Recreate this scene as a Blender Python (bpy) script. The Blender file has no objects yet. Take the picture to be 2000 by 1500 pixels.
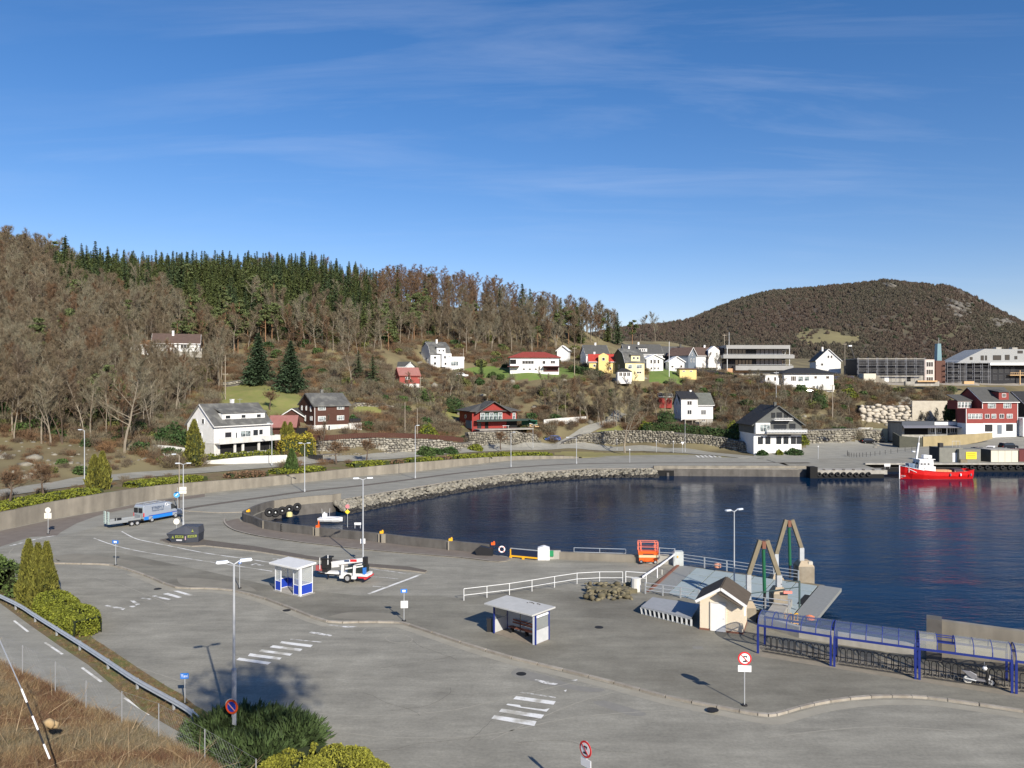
import bpy,math,random
import numpy as np
from mathutils import Vector,Matrix,Euler
random.seed(11);np.random.seed(11)
S=bpy.context.scene
COL=S.collection
PI=math.pi
RNG=np.random.RandomState(5)
# ---- camera
H=18.5
F=1500.0
cam_d=bpy.data.cameras.new('camera');cam_d.sensor_width=36;cam_d.lens=27.0
cam_d.clip_start=.1;cam_d.clip_end=6000
cam=bpy.data.objects.new('camera',cam_d);COL.objects.link(cam)
cam.location=(0,0,H);cam.rotation_euler=(math.radians(90),0,0)
S.camera=cam
# ---- world and sun
SUN_DIR=Vector((.44,-.898,0)).normalized()
SUN_EL=math.radians(29.5)
world=bpy.data.worlds.new('World');S.world=world;world.use_nodes=True
nt=world.node_tree;nt.nodes.clear()
wo=nt.nodes.new('ShaderNodeOutputWorld');bg=nt.nodes.new('ShaderNodeBackground')
sky=nt.nodes.new('ShaderNodeTexSky');sky.sky_type='NISHITA';sky.sun_disc=False
sky.sun_elevation=SUN_EL;sky.sun_rotation=math.atan2(SUN_DIR.x,SUN_DIR.y)
sky.air_density=1.0;sky.dust_density=.3;sky.ozone_density=3.4;sky.altitude=0
bg.inputs[1].default_value=.087
hs=nt.nodes.new('ShaderNodeHueSaturation');hs.inputs['Saturation'].default_value=1.28;hs.inputs['Value'].default_value=1.0
wb=nt.nodes.new('ShaderNodeMixRGB');wb.blend_type='MULTIPLY';wb.inputs[0].default_value=1;wb.inputs[2].default_value=(1.22,.985,1.06,1)
nt.links.new(sky.outputs[0],hs.inputs['Color']);nt.links.new(hs.outputs[0],wb.inputs[1])
# thin cirrus
tc=nt.nodes.new('ShaderNodeTexCoord');sep=nt.nodes.new('ShaderNodeSeparateXYZ')
nt.links.new(tc.outputs['Generated'],sep.inputs[0])
mx=nt.nodes.new('ShaderNodeMath');mx.operation='MAXIMUM';mx.inputs[1].default_value=.02
ad=nt.nodes.new('ShaderNodeMath');ad.operation='ADD';ad.inputs[1].default_value=.12
nt.links.new(sep.outputs[2],mx.inputs[0]);nt.links.new(mx.outputs[0],ad.inputs[0])
dv=nt.nodes.new('ShaderNodeVectorMath');dv.operation='DIVIDE'
cb=nt.nodes.new('ShaderNodeCombineXYZ')
for k in range(3):nt.links.new(ad.outputs[0],cb.inputs[k])
nt.links.new(tc.outputs['Generated'],dv.inputs[0]);nt.links.new(cb.outputs[0],dv.inputs[1])
mp=nt.nodes.new('ShaderNodeMapping');mp.inputs['Rotation'].default_value=(0,0,math.radians(58));mp.inputs['Scale'].default_value=(.6,2.6,.0)
mp.inputs['Location'].default_value=(2.1,-1.2,0)
nt.links.new(dv.outputs[0],mp.inputs[0])
n1=nt.nodes.new('ShaderNodeTexNoise');n1.inputs['Scale'].default_value=1.3;n1.inputs['Detail'].default_value=9;n1.inputs['Roughness'].default_value=.62;n1.inputs['Distortion'].default_value=.5
nt.links.new(mp.outputs[0],n1.inputs['Vector'])
n2=nt.nodes.new('ShaderNodeTexNoise');n2.inputs['Scale'].default_value=.55;n2.inputs['Detail'].default_value=3
nt.links.new(dv.outputs[0],n2.inputs['Vector'])
r1=nt.nodes.new('ShaderNodeValToRGB');r1.color_ramp.elements[0].position=.47;r1.color_ramp.elements[1].position=.8
r2=nt.nodes.new('ShaderNodeValToRGB');r2.color_ramp.elements[0].position=.42;r2.color_ramp.elements[1].position=.7
nt.links.new(n1.outputs[0],r1.inputs[0]);nt.links.new(n2.outputs[0],r2.inputs[0])
mu=nt.nodes.new('ShaderNodeMath');mu.operation='MULTIPLY';nt.links.new(r1.outputs[0],mu.inputs[0]);nt.links.new(r2.outputs[0],mu.inputs[1])
mu2=nt.nodes.new('ShaderNodeMath');mu2.operation='MULTIPLY';mu2.inputs[1].default_value=.2;nt.links.new(mu.outputs[0],mu2.inputs[0])
mixw=nt.nodes.new('ShaderNodeMixRGB');mixw.inputs[2].default_value=(7.2,7.6,8.6,1)
nt.links.new(mu2.outputs[0],mixw.inputs[0]);nt.links.new(wb.outputs[0],mixw.inputs[1])
nt.links.new(mixw.outputs[0],bg.inputs[0]);nt.links.new(bg.outputs[0],wo.inputs[0])
sd=bpy.data.lights.new('sun','SUN');sd.energy=4.6;sd.angle=math.radians(.53);sd.color=(1,.925,.80)
sun=bpy.data.objects.new('sun',sd);COL.objects.link(sun)
to_sun=(SUN_DIR*math.cos(SUN_EL)+Vector((0,0,math.sin(SUN_EL)))).normalized()
sun.rotation_euler=to_sun.to_track_quat('Z','Y').to_euler()
sun.location=(60,-60,80)
vs=S.view_settings
vs.view_transform='Standard';vs.look='None';vs.exposure=.5;vs.gamma=1;vs.use_curve_mapping=False
S.cycles.max_bounces=5;S.cycles.diffuse_bounces=2;S.cycles.glossy_bounces=3
S.cycles.transparent_max_bounces=12;S.cycles.transmission_bounces=3
S.cycles.use_denoising=True
S.cycles.caustics_reflective=False;S.cycles.caustics_refractive=False
# ---- helpers
def gp(px,py,z=.0):
 "the point of the level z seen at this place of a 2000 x 1500 picture"
 Y=(H-z)*F/(py-750.0)
 return Vector(((px-1000.0)/F*Y,Y,z))
def at(px,Y,z=.0):return Vector(((px-1000.0)/F*Y,Y,z))
def zat(py,Y):return H-(py-750.0)/F*Y
def lerp(a,b,t):return a+(b-a)*t
MATS={}
def mat(name,c,rough=.8,metal=.0,c2=None,ns=2.0,nf=.5,bump=.0,bs=None,coord='Object',island=.0,spec=.35,stretch=None,det=5,c3=None,ns3=.3,streak=.0,tr=.0,grain=.0):
 "principled material with colour noise, fine relief and per-piece variation"
 if name in MATS:return MATS[name]
 m=bpy.data.materials.new(name);m.use_nodes=True;MATS[name]=m
 t=m.node_tree;p=t.nodes['Principled BSDF']
 p.inputs['Roughness'].default_value=rough;p.inputs['Metallic'].default_value=metal
 p.inputs['Specular IOR Level'].default_value=spec
 col=None
 def rgb(v):
  n=t.nodes.new('ShaderNodeRGB');n.outputs[0].default_value=(*v,1);return n.outputs[0]
 vec=None
 if coord=='World':
  g=t.nodes.new('ShaderNodeNewGeometry');vec=g.outputs['Position']
 else:
  g=t.nodes.new('ShaderNodeTexCoord');vec=g.outputs['Object']
 if stretch:
  mpn=t.nodes.new('ShaderNodeMapping');mpn.inputs['Scale'].default_value=stretch
  t.links.new(vec,mpn.inputs[0]);svec=mpn.outputs[0]
 else:svec=vec
 col=rgb(c)
 def mixin(a,b,fac,typ='MIX'):
  n=t.nodes.new('ShaderNodeMixRGB');n.blend_type=typ
  t.links.new(a,n.inputs[1]);t.links.new(b,n.inputs[2]);t.links.new(fac,n.inputs[0]);return n.outputs[0]
 if c2:
  n=t.nodes.new('ShaderNodeTexNoise');n.inputs['Scale'].default_value=ns;n.inputs['Detail'].default_value=det;n.inputs['Roughness'].default_value=.6
  t.links.new(svec,n.inputs['Vector'])
  r=t.nodes.new('ShaderNodeValToRGB');r.color_ramp.elements[0].position=.5-nf/2;r.color_ramp.elements[1].position=.5+nf/2
  t.links.new(n.outputs[0],r.inputs[0]);col=mixin(col,rgb(c2),r.outputs[0])
 if c3:
  n=t.nodes.new('ShaderNodeTexNoise');n.inputs['Scale'].default_value=ns3;n.inputs['Detail'].default_value=4
  t.links.new(vec,n.inputs['Vector'])
  r=t.nodes.new('ShaderNodeValToRGB');r.color_ramp.elements[0].position=.48;r.color_ramp.elements[1].position=.62
  t.links.new(n.outputs[0],r.inputs[0]);col=mixin(col,rgb(c3),r.outputs[0])
 if streak:
  mpn=t.nodes.new('ShaderNodeMapping');mpn.inputs['Scale'].default_value=(.8,.8,.1)
  t.links.new(vec,mpn.inputs[0])
  n=t.nodes.new('ShaderNodeTexNoise');n.inputs['Scale'].default_value=1.0;n.inputs['Detail'].default_value=6
  t.links.new(mpn.outputs[0],n.inputs['Vector'])
  r=t.nodes.new('ShaderNodeValToRGB');r.color_ramp.elements[0].position=.3;r.color_ramp.elements[1].position=.7
  r.color_ramp.elements[0].color=(1-streak,)*3+(1,);r.color_ramp.elements[1].color=(1,1,1,1)
  t.links.new(n.outputs[0],r.inputs[0])
  one=t.nodes.new('ShaderNodeValue');one.outputs[0].default_value=1
  col=mixin(col,r.outputs[0],one.outputs[0],'MULTIPLY')
 if grain:
  for sc_,rot_,st_,lo_,hi_,dt_ in((5.5,0,(1,1,1),.3,.72,8),(1.0,.52,(.16,.9,1),.3,.72,7),(.6,.1,(.3,.8,1),.34,.68,5)):
   mpn=t.nodes.new('ShaderNodeMapping');mpn.inputs['Rotation'].default_value=(0,0,rot_);mpn.inputs['Scale'].default_value=st_;t.links.new(vec,mpn.inputs[0])
   n=t.nodes.new('ShaderNodeTexNoise');n.inputs['Scale'].default_value=sc_;n.inputs['Detail'].default_value=dt_;n.inputs['Roughness'].default_value=.72;t.links.new(mpn.outputs[0],n.inputs['Vector'])
   r=t.nodes.new('ShaderNodeValToRGB');r.color_ramp.elements[0].position=lo_;r.color_ramp.elements[1].position=hi_;g0=1-grain;r.color_ramp.elements[0].color=(g0,g0,g0,1);r.color_ramp.elements[1].color=(1+grain*.35,)*3+(1,)
   t.links.new(n.outputs[0],r.inputs[0]);one=t.nodes.new('ShaderNodeValue');one.outputs[0].default_value=1;col=mixin(col,r.outputs[0],one.outputs[0],'MULTIPLY')
 if island:
  gi=t.nodes.new('ShaderNodeNewGeometry')
  r=t.nodes.new('ShaderNodeMapRange');r.inputs['To Min'].default_value=1-island;r.inputs['To Max'].default_value=1+island
  t.links.new(gi.outputs['Random Per Island'],r.inputs['Value'])
  vm=t.nodes.new('ShaderNodeVectorMath');vm.operation='SCALE'
  t.links.new(col,vm.inputs[0]);t.links.new(r.outputs[0],vm.inputs['Scale']);col=vm.outputs[0]
 t.links.new(col,p.inputs['Base Color'])
 if bump:
  n=t.nodes.new('ShaderNodeTexNoise');n.inputs['Scale'].default_value=bs or ns*4;n.inputs['Detail'].default_value=4
  t.links.new(svec,n.inputs['Vector'])
  b=t.nodes.new('ShaderNodeBump');b.inputs['Strength'].default_value=bump;b.inputs['Distance'].default_value=.05
  t.links.new(n.outputs[0],b.inputs['Height']);t.links.new(b.outputs[0],p.inputs['Normal'])
 if tr:
  p.inputs['Alpha'].default_value=1-tr
 return m
def lines(m,axis='Z',scale=9.0,strength=.35,dist=.03):
 "adds the relief of boards, courses or corrugation to a material"
 t=m.node_tree;p=t.nodes['Principled BSDF']
 g=t.nodes.new('ShaderNodeTexCoord')
 w=t.nodes.new('ShaderNodeTexWave');w.wave_type='BANDS';w.bands_direction=axis;w.wave_profile='SAW';w.inputs['Scale'].default_value=scale/(2*PI)*2
 t.links.new(g.outputs['Object'],w.inputs['Vector'])
 b=t.nodes.new('ShaderNodeBump');b.inputs['Strength'].default_value=strength;b.inputs['Distance'].default_value=dist
 t.links.new(w.outputs[0],b.inputs['Height']);t.links.new(b.outputs[0],p.inputs['Normal'])
 return m
class MB:
 def __init__(s):s.v=[];s.f=[];s.mi=[]
 def add(s,vs,fs,mi=0):
  o=len(s.v);s.v+=[tuple(v)for v in vs]
  for f in fs:s.f.append(tuple(i+o for i in f));s.mi.append(mi)
  return s
 def quad(s,a,b,c,d,mi=0):return s.add([a,b,c,d],[(0,1,2,3)],mi)
 def box(s,c,sz,rz=0,mi=0,rot=None,tx=1.0,ty=1.0):
  x,y,z=sz[0]/2,sz[1]/2,sz[2]/2
  vs=[(-x,-y,-z),(x,-y,-z),(x,y,-z),(-x,y,-z),(-x*tx,-y*ty,z),(x*tx,-y*ty,z),(x*tx,y*ty,z),(-x*tx,y*ty,z)]
  R=rot if rot is not None else Matrix.Rotation(rz,3,'Z')
  c=Vector(c);vs=[R@Vector(v)+c for v in vs]
  return s.add(vs,[(3,2,1,0),(4,5,6,7),(0,1,5,4),(1,2,6,5),(2,3,7,6),(3,0,4,7)],mi)
 def beam(s,p,q,w,h,mi=0):
  p=Vector(p);q=Vector(q);d=q-p;L=d.length
  if L<1e-6:return s
  R=d.to_track_quat('X','Z').to_matrix()
  return s.box((p+q)/2,(L,w,h),rot=R,mi=mi)
 def tube(s,p,q,r,r2=None,n=6,mi=0,caps=True):
  p=Vector(p);q=Vector(q);d=q-p
  if d.length<1e-6:return s
  r2=r if r2 is None else r2
  R=d.to_track_quat('Z','Y').to_matrix()
  vs=[]
  for k,(c,rr)in enumerate(((p,r),(q,r2))):
   for i in range(n):
    a=2*PI*i/n;vs.append(R@Vector((math.cos(a)*rr,math.sin(a)*rr,0))+c)
  fs=[(i,(i+1)%n,n+(i+1)%n,n+i)for i in range(n)]
  if caps:fs+=[tuple(range(n-1,-1,-1)),tuple(range(n,2*n))]
  return s.add(vs,fs,mi)
 def path(s,pts,r,n=5,mi=0):
  for a,b in zip(pts[:-1],pts[1:]):s.tube(a,b,r,n=n,mi=mi)
  return s
 def prism(s,poly,z0,z1,mi=0):
  n=len(poly);vs=[(p[0],p[1],z0)for p in poly]+[(p[0],p[1],z1)for p in poly]
  fs=[tuple(range(n-1,-1,-1)),tuple(range(n,2*n))]+[(i,(i+1)%n,n+(i+1)%n,n+i)for i in range(n)]
  return s.add(vs,fs,mi)
 def ext(s,poly,fn,a,b,mi=0):
  "poly in 2D, fn(u, v, t) gives a point; extruded from t=a to t=b"
  n=len(poly);vs=[fn(p[0],p[1],a)for p in poly]+[fn(p[0],p[1],b)for p in poly]
  fs=[tuple(range(n-1,-1,-1)),tuple(range(n,2*n))]+[(i,(i+1)%n,n+(i+1)%n,n+i)for i in range(n)]
  return s.add(vs,fs,mi)
 def ring(s,c,axis,R,r,n=20,m=8,mi=0,flat=1.0):
  A=Vector(axis).normalized().to_track_quat('Z','Y').to_matrix();c=Vector(c)
  vs=[]
  for i in range(n):
   a=2*PI*i/n
   for j in range(m):
    b=2*PI*j/m
    vs.append(A@Vector(((R+r*math.cos(b))*math.cos(a),(R+r*math.cos(b))*math.sin(a),r*flat*math.sin(b)))+c)
  fs=[(i*m+j,((i+1)%n)*m+j,((i+1)%n)*m+(j+1)%m,i*m+(j+1)%m)for i in range(n)for j in range(m)]
  return s.add(vs,fs,mi)
 def lathe(s,c,axis,prof,n=16,mi=0):
  A=Vector(axis).normalized().to_track_quat('Z','Y').to_matrix();c=Vector(c);vs=[]
  for(r,h)in prof:
   for i in range(n):
    a=2*PI*i/n;vs.append(A@Vector((r*math.cos(a),r*math.sin(a),h))+c)
  fs=[(k*n+i,k*n+(i+1)%n,(k+1)*n+(i+1)%n,(k+1)*n+i)for k in range(len(prof)-1)for i in range(n)]
  fs+=[tuple(range(n-1,-1,-1)),tuple((len(prof)-1)*n+i for i in range(n))]
  return s.add(vs,fs,mi)
 def strip(s,pts,w,mi=0,closed=False):
  "flat ribbon along points"
  L=offset(pts,w/2);R=offset(pts,-w/2)
  for i in range(len(pts)-1):s.quad(R[i],R[i+1],L[i+1],L[i],mi)
  return s
 def obj(s,name,mats,parent=None,smooth=False,bevel=.0):
  me=bpy.data.meshes.new(name);me.from_pydata([tuple(v)for v in s.v],[],s.f)
  if not isinstance(mats,(list,tuple)):mats=[mats]
  for m in mats:me.materials.append(m)
  me.polygons.foreach_set('material_index',s.mi)
  if smooth:me.polygons.foreach_set('use_smooth',[True]*len(s.f))
  me.update()
  o=bpy.data.objects.new(name,me);COL.objects.link(o)
  if parent:o.parent=parent
  if bevel:
   b=o.modifiers.new('bevel','BEVEL');b.width=bevel;b.segments=2;b.limit_method='ANGLE'
  return o
def offset(pts,d):
 P=[Vector(p)for p in pts];out=[]
 for i,p in enumerate(P):
  a=P[max(i-1,0)];b=P[min(i+1,len(P)-1)]
  t=(b-a);t.z=0;t.normalize()
  out.append(p+Vector((-t.y,t.x,0))*d)
 return out
def smooth_path(pts,n=6):
 "Catmull-Rom through points"
 P=[Vector(p)for p in pts];out=[]
 for i in range(len(P)-1):
  p0=P[max(i-1,0)];p1=P[i];p2=P[i+1];p3=P[min(i+2,len(P)-1)]
  for k in range(n):
   t=k/n
   out.append(.5*((2*p1)+(p2-p0)*t+(2*p0-5*p1+4*p2-p3)*t*t+(3*p1-p0-3*p2+p3)*t**3))
 out.append(P[-1]);return out
def tag(o,label=None,cat=None,group=None,kind=None):
 if label:o['label']=label
 if cat:o['category']=cat
 if group:o['group']=group
 if kind:o['kind']=kind
 return o
def thing(name,label,cat,loc=(0,0,0),rz=0,group=None):
 o=bpy.data.objects.new(name,None);COL.objects.link(o);o.empty_display_size=.3
 o.location=loc;o.rotation_euler=(0,0,rz)
 return tag(o,label,cat,group)
def inst(me,name,loc=(0,0,0),rz=0,sc=1.0,parent=None,rot=None):
 o=bpy.data.objects.new(name,me);COL.objects.link(o);o.location=loc
 o.rotation_euler=rot if rot else(0,0,rz)
 o.scale=(sc,sc,sc)if not isinstance(sc,(tuple,list))else sc
 if parent:o.parent=parent
 return o
def copy_thing(root,loc,rz,label=None,group=None,sc=None):
 r=root.copy();COL.objects.link(r);r.location=loc;r.rotation_euler=(0,0,rz)
 if sc:r.scale=(sc,sc,sc)
 if label:r['label']=label
 if group:r['group']=group
 for ch in list(root.children):
  c=ch.copy();COL.objects.link(c);c.parent=r
  for g in list(ch.children):
   d=g.copy();COL.objects.link(d);d.parent=c
 return r
def struct(o):o['kind']='structure';return o
def np_mesh(name,V,Fc,mats,midx=None):
 "mesh from arrays, all faces with the same number of corners"
 V=np.asarray(V,dtype=np.float32).reshape(-1,3);Fc=np.asarray(Fc,dtype=np.int32);k=Fc.shape[1]
 me=bpy.data.meshes.new(name);me.vertices.add(len(V));me.vertices.foreach_set('co',V.ravel())
 me.loops.add(Fc.size);me.loops.foreach_set('vertex_index',Fc.ravel())
 me.polygons.add(len(Fc));me.polygons.foreach_set('loop_start',np.arange(0,Fc.size,k,dtype=np.int32))
 if not isinstance(mats,(list,tuple)):mats=[mats]
 for m in mats:me.materials.append(m)
 if midx is not None:me.polygons.foreach_set('material_index',np.asarray(midx,dtype=np.int32))
 me.update(calc_edges=True);return me
def tri_cloud(C,size,rs,axis=None,elong=1.0):
 "one small leaf-like triangle at each centre"
 n=len(C);a=rs.normal(size=(n,3));a/=np.linalg.norm(a,axis=1)[:,None]
 if axis is not None:
  a=axis+a*.35;a/=np.linalg.norm(a,axis=1)[:,None]
 b=rs.normal(size=(n,3));b-=(b*a).sum(1)[:,None]*a;b/=np.linalg.norm(b,axis=1)[:,None]
 s=(size*rs.uniform(.6,1.4,n))[:,None]if np.isscalar(size)else size[:,None]
 P0=C-a*s*elong*.5-b*s*.5;P1=C-a*s*elong*.5+b*s*.5;P2=C+a*s*elong*.6
 return np.stack([P0,P1,P2],1).reshape(-1,3)
def tri_obj(name,V,m,parent=None):
 me=np_mesh(name,V,np.arange(len(V)).reshape(-1,3),m)
 o=bpy.data.objects.new(name,me);COL.objects.link(o)
 if parent:o.parent=parent
 return o
def scatter(name,P,rz,sc,idx,variants,label=None,tilt=None):
 "one object whose geometry nodes stand a plant on each of its points"
 me=bpy.data.meshes.new(name);P=np.asarray(P,dtype=np.float32);me.vertices.add(len(P));me.vertices.foreach_set('co',P.ravel())
 for nm,arr,ty in(('rz',rz,'FLOAT'),('sc',sc,'FLOAT'),('idx',idx,'INT')):
  a=me.attributes.new(nm,ty,'POINT');a.data.foreach_set('value',np.asarray(arr,dtype=np.int32 if ty=='INT' else np.float32))
 o=bpy.data.objects.new(name,me);COL.objects.link(o);o['kind']='stuff'
 if label:o['label']=label
 c=bpy.data.collections.new(name+'_kinds')
 for i,v in enumerate(variants):
  q=bpy.data.objects.new('%s_kind_%02d'%(name,i),v);c.objects.link(q)
 g=bpy.data.node_groups.new(name,'GeometryNodeTree')
 g.interface.new_socket('Geometry',in_out='INPUT',socket_type='NodeSocketGeometry')
 g.interface.new_socket('Geometry',in_out='OUTPUT',socket_type='NodeSocketGeometry')
 N=g.nodes.new;L=g.links.new
 gi=N('NodeGroupInput');go=N('NodeGroupOutput');ip=N('GeometryNodeInstanceOnPoints');ci=N('GeometryNodeCollectionInfo')
 ci.inputs['Collection'].default_value=c;ci.inputs['Separate Children'].default_value=True;ci.inputs['Reset Children'].default_value=True
 ip.inputs['Pick Instance'].default_value=True
 def att(nm,ty):
  a=N('GeometryNodeInputNamedAttribute');a.data_type=ty;a.inputs['Name'].default_value=nm;return a.outputs['Attribute']
 cx=N('ShaderNodeCombineXYZ');L(att('rz','FLOAT'),cx.inputs[2])
 L(gi.outputs[0],ip.inputs['Points']);L(ci.outputs[0],ip.inputs['Instance']);L(att('idx','INT'),ip.inputs['Instance Index'])
 L(cx.outputs[0],ip.inputs['Rotation']);L(att('sc','FLOAT'),ip.inputs['Scale']);L(ip.outputs[0],go.inputs[0])
 md=o.modifiers.new('plants','NODES');md.node_group=g
 return o
_fonts={}
def text(name,s,size,m,parent,loc,rot,depth=.004,align='CENTER'):
 cu=bpy.data.curves.new(name,'FONT');cu.body=s;cu.size=size;cu.extrude=depth;cu.align_x=align;cu.align_y='CENTER'
 cu.materials.append(m)
 o=bpy.data.objects.new(name,cu);COL.objects.link(o);o.location=loc;o.rotation_euler=rot
 if parent:o.parent=parent
 bpy.context.view_layer.update();me=bpy.data.meshes.new_from_object(o.evaluated_get(bpy.context.evaluated_depsgraph_get()))
 q=bpy.data.objects.new('lettering',me);q.matrix_basis=o.matrix_basis.copy();q.parent=parent;bpy.data.objects.remove(o);COL.objects.link(q);q.name=name
 return q
 # ---- materials
ASPH=mat('asphalt',(.37,.352,.292),.9,grain=.24,c2=(.30,.285,.235),ns=.4,nf=.32,bump=.25,bs=40,coord='World',c3=(.33,.314,.26),ns3=.07,stretch=(.9,.45,1),det=12)
ASPH2=mat('asphalt_road',(.34,.33,.282),.9,grain=.16,c2=(.29,.28,.24),ns=.5,nf=.5,bump=.25,bs=40,coord='World',det=9)
PAVE=mat('pavement_asphalt',(.285,.27,.218),.92,grain=.2,c2=(.24,.226,.182),ns=.4,nf=.35,bump=.25,bs=40,coord='World',c3=(.2,.186,.148),ns3=.09,det=9)
STAIN_SHADE=mat('dirt_and_kerb_shade',(.105,.09,.072),.95,c2=(.15,.13,.11),ns=1.5,coord='World')  # brown dirt tone, also used as painted kerb shade along the seam
BROWNPAVE=mat('weathered_pavement',(.2,.172,.145),.95,c2=(.15,.125,.105),ns=.8,coord='World',det=8,bump=.2)
KERB=mat('kerb_stone',(.36,.33,.28),.9,c2=(.24,.21,.17),ns=2.0,coord='World',island=.12)
PAINT=mat('road_paint',(.82,.82,.79),.8,c2=(.66,.65,.61),ns=3,coord='World',det=8,c3=(.42,.4,.34),ns3=.8)
WORN=mat('worn_road_paint',(.72,.71,.68),.85,c2=(.32,.31,.27),ns=2.0,nf=.12,coord='World',det=8)
CONC=mat('concrete',(.31,.28,.225),.9,c2=(.24,.215,.175),ns=.7,coord='World',streak=.35,bump=.15,bs=14,det=7)
CONCD=mat('dark_concrete',(.17,.16,.145),.9,c2=(.11,.1,.09),ns=.9,coord='World',streak=.4,bump=.2,bs=14,det=7)
CONCL=mat('pale_concrete',(.47,.45,.4),.9,c2=(.33,.31,.27),ns=1.2,coord='World',streak=.3,det=7)
CONCW=mat('whitewashed_concrete',(.74,.73,.69),.85,c2=(.55,.54,.5),ns=.8,coord='World',streak=.15)
ROCK=mat('rock',(.27,.25,.2),.9,c2=(.15,.14,.115),ns=1.5,island=.35,coord='World',bump=.4,bs=5)
ROCKD=mat('wet_rock',(.045,.04,.034),.6,c2=(.02,.02,.018),ns=1.5,island=.3,coord='World')
ROCKT=mat('pale_boulder',(.55,.5,.41),.9,c2=(.38,.34,.28),ns=1.5,island=.2,coord='World',bump=.3,bs=5)
WHITE=mat('white_paint',(.8,.8,.79),.55,c2=(.72,.72,.7),ns=.7,bump=.05)
WHITEB=lines(mat('white_boards',(.79,.79,.77),.6,c2=(.7,.7,.68),ns=.6),'Z',30,.5)
CREAM=lines(mat('cream_boards',(.84,.73,.56),.6,c2=(.8,.68,.51),ns=.6),'Z',40,.4)
YELLOW=lines(mat('yellow_boards',(.78,.6,.24),.6,c2=(.7,.53,.2),ns=.6),'Z',30,.4)
PALEY=lines(mat('pale_yellow_boards',(.8,.7,.38),.6,c2=(.74,.64,.34),ns=.6),'Z',30,.4)
BROWN=lines(mat('brown_boards',(.085,.032,.02),.7,c2=(.065,.026,.017),ns=.8),'Z',30,.5)
REDB=lines(mat('red_boards',(.30,.035,.028),.65,c2=(.24,.03,.024),ns=.7),'X',30,.4)
REDD=lines(mat('faded_red_boards',(.33,.07,.055),.7,c2=(.27,.055,.045),ns=.7),'Z',30,.4)
BRICKR=lines(mat('brick_red_boards',(.28,.055,.045),.7,c2=(.22,.045,.038),ns=.7),'Z',30,.4)
DARKB=lines(mat('dark_grey_boards',(.026,.026,.029),.7,c2=(.018,.018,.021),ns=.7),'X',26,.5)
GREYB=lines(mat('grey_boards',(.13,.135,.13),.7,c2=(.1,.105,.1),ns=.7),'Z',26,.5)
BLUEG=lines(mat('blue_grey_boards',(.17,.2,.24),.7,c2=(.14,.17,.2),ns=.7),'X',26,.5)
SLATE=lines(mat('slate_roof',(.15,.15,.145),.8,c2=(.085,.087,.083),ns=1.2,c3=(.2,.2,.185),ns3=.6,det=7),'Y',16,.9,.06)
SLATEG=lines(mat('mossy_slate_roof',(.19,.2,.175),.85,c2=(.12,.13,.115),ns=1.1,det=7),'Y',16,.9,.06)
ROOFD=lines(mat('dark_tile_roof',(.035,.035,.036),.7,c2=(.025,.025,.026),ns=1),'Y',16,.7)
ROOFG=lines(mat('grey_tile_roof',(.1,.1,.095),.8,c2=(.075,.075,.07),ns=1),'Y',16,.7)
ROOFR=lines(mat('red_tile_roof',(.32,.06,.045),.75,c2=(.25,.045,.035),ns=1),'X',22,.8)
ROOFO=lines(mat('bright_red_tile_roof',(.5,.06,.04),.7,c2=(.4,.05,.035),ns=1),'X',22,.8)
ROOFP=lines(mat('faded_pink_roof',(.36,.17,.15),.8,c2=(.3,.13,.11),ns=1),'X',22,.8)
ROOFB=lines(mat('brown_tile_roof',(.135,.09,.072),.8,c2=(.095,.065,.052),ns=1),'Y',18,.8)
FELT=mat('roofing_felt',(.1,.08,.06),.95,c2=(.075,.06,.045),ns=2,bump=.2)
GLASS=mat('window_glass',(.025,.03,.035),.08,spec=.6)
CURT=mat('window_with_curtain',(.33,.38,.38),.3,c2=(.06,.075,.08),ns=1.1,nf=.12)
STEEL=mat('galvanised_steel',(.55,.57,.58),.45,.4,c2=(.42,.44,.45),ns=3)
POLE=mat('grey_painted_pole',(.5,.52,.54),.5,.2,c2=(.4,.42,.44),ns=2)
WOODP=mat('weathered_wood',(.38,.33,.26),.9,c2=(.26,.22,.17),ns=2,stretch=(3,3,.3))
WOODN=mat('new_wood',(.62,.42,.22),.8,c2=(.5,.33,.17),ns=2)
DARK=mat('black_rubber',(.018,.018,.019),.75)
BLACK=mat('black_paint',(.02,.02,.022),.45)
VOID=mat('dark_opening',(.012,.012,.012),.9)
BLUE=mat('blue_paint',(.016,.045,.42),.45,c2=(.02,.06,.36),ns=2)
BLUEM=mat('blue_metal',(.018,.035,.23),.5,c2=(.014,.028,.16),ns=2)
SIGNB=mat('sign_blue',(.03,.17,.55),.4)
SIGNR=mat('sign_red',(.62,.03,.035),.4)
SIGNW=mat('sign_white',(.82,.82,.82),.4)
SIGNY=mat('sign_yellow',(.85,.62,.04),.4)
SIGNBACK=mat('sign_back',(.7,.68,.6),.5)
ORANGE=mat('orange_paint',(.8,.12,.015),.45)
YEL=mat('yellow_paint',(.8,.42,.02),.5)
GREENP=mat('green_paint',(.02,.12,.06),.35)
GREENB=mat('green_box_paint',(.02,.22,.09),.5)
BUFF=mat('buff_painted_steel',(.23,.195,.13),.7,c2=(.16,.135,.09),ns=2)
BARK=mat('pale_bark',(.3,.26,.2),.9,c2=(.22,.185,.14),ns=2.5,stretch=(1,1,.3))
BARKD=mat('brown_bark',(.13,.095,.07),.9,c2=(.08,.06,.045),ns=2.5)
TWIG=mat('twigs',(.16,.128,.082),.9,island=.45)
TWIGG=mat('grey_twigs',(.19,.17,.115),.9,island=.45)
TWIGR=mat('reddish_twigs',(.15,.092,.052),.9,island=.4)
TWIGP=mat('birch_twigs',(.125,.094,.064),.9,island=.4)
SPR=mat('spruce_needles',(.095,.115,.03),.8,c2=(.045,.065,.022),ns=.35,island=.55)
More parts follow.
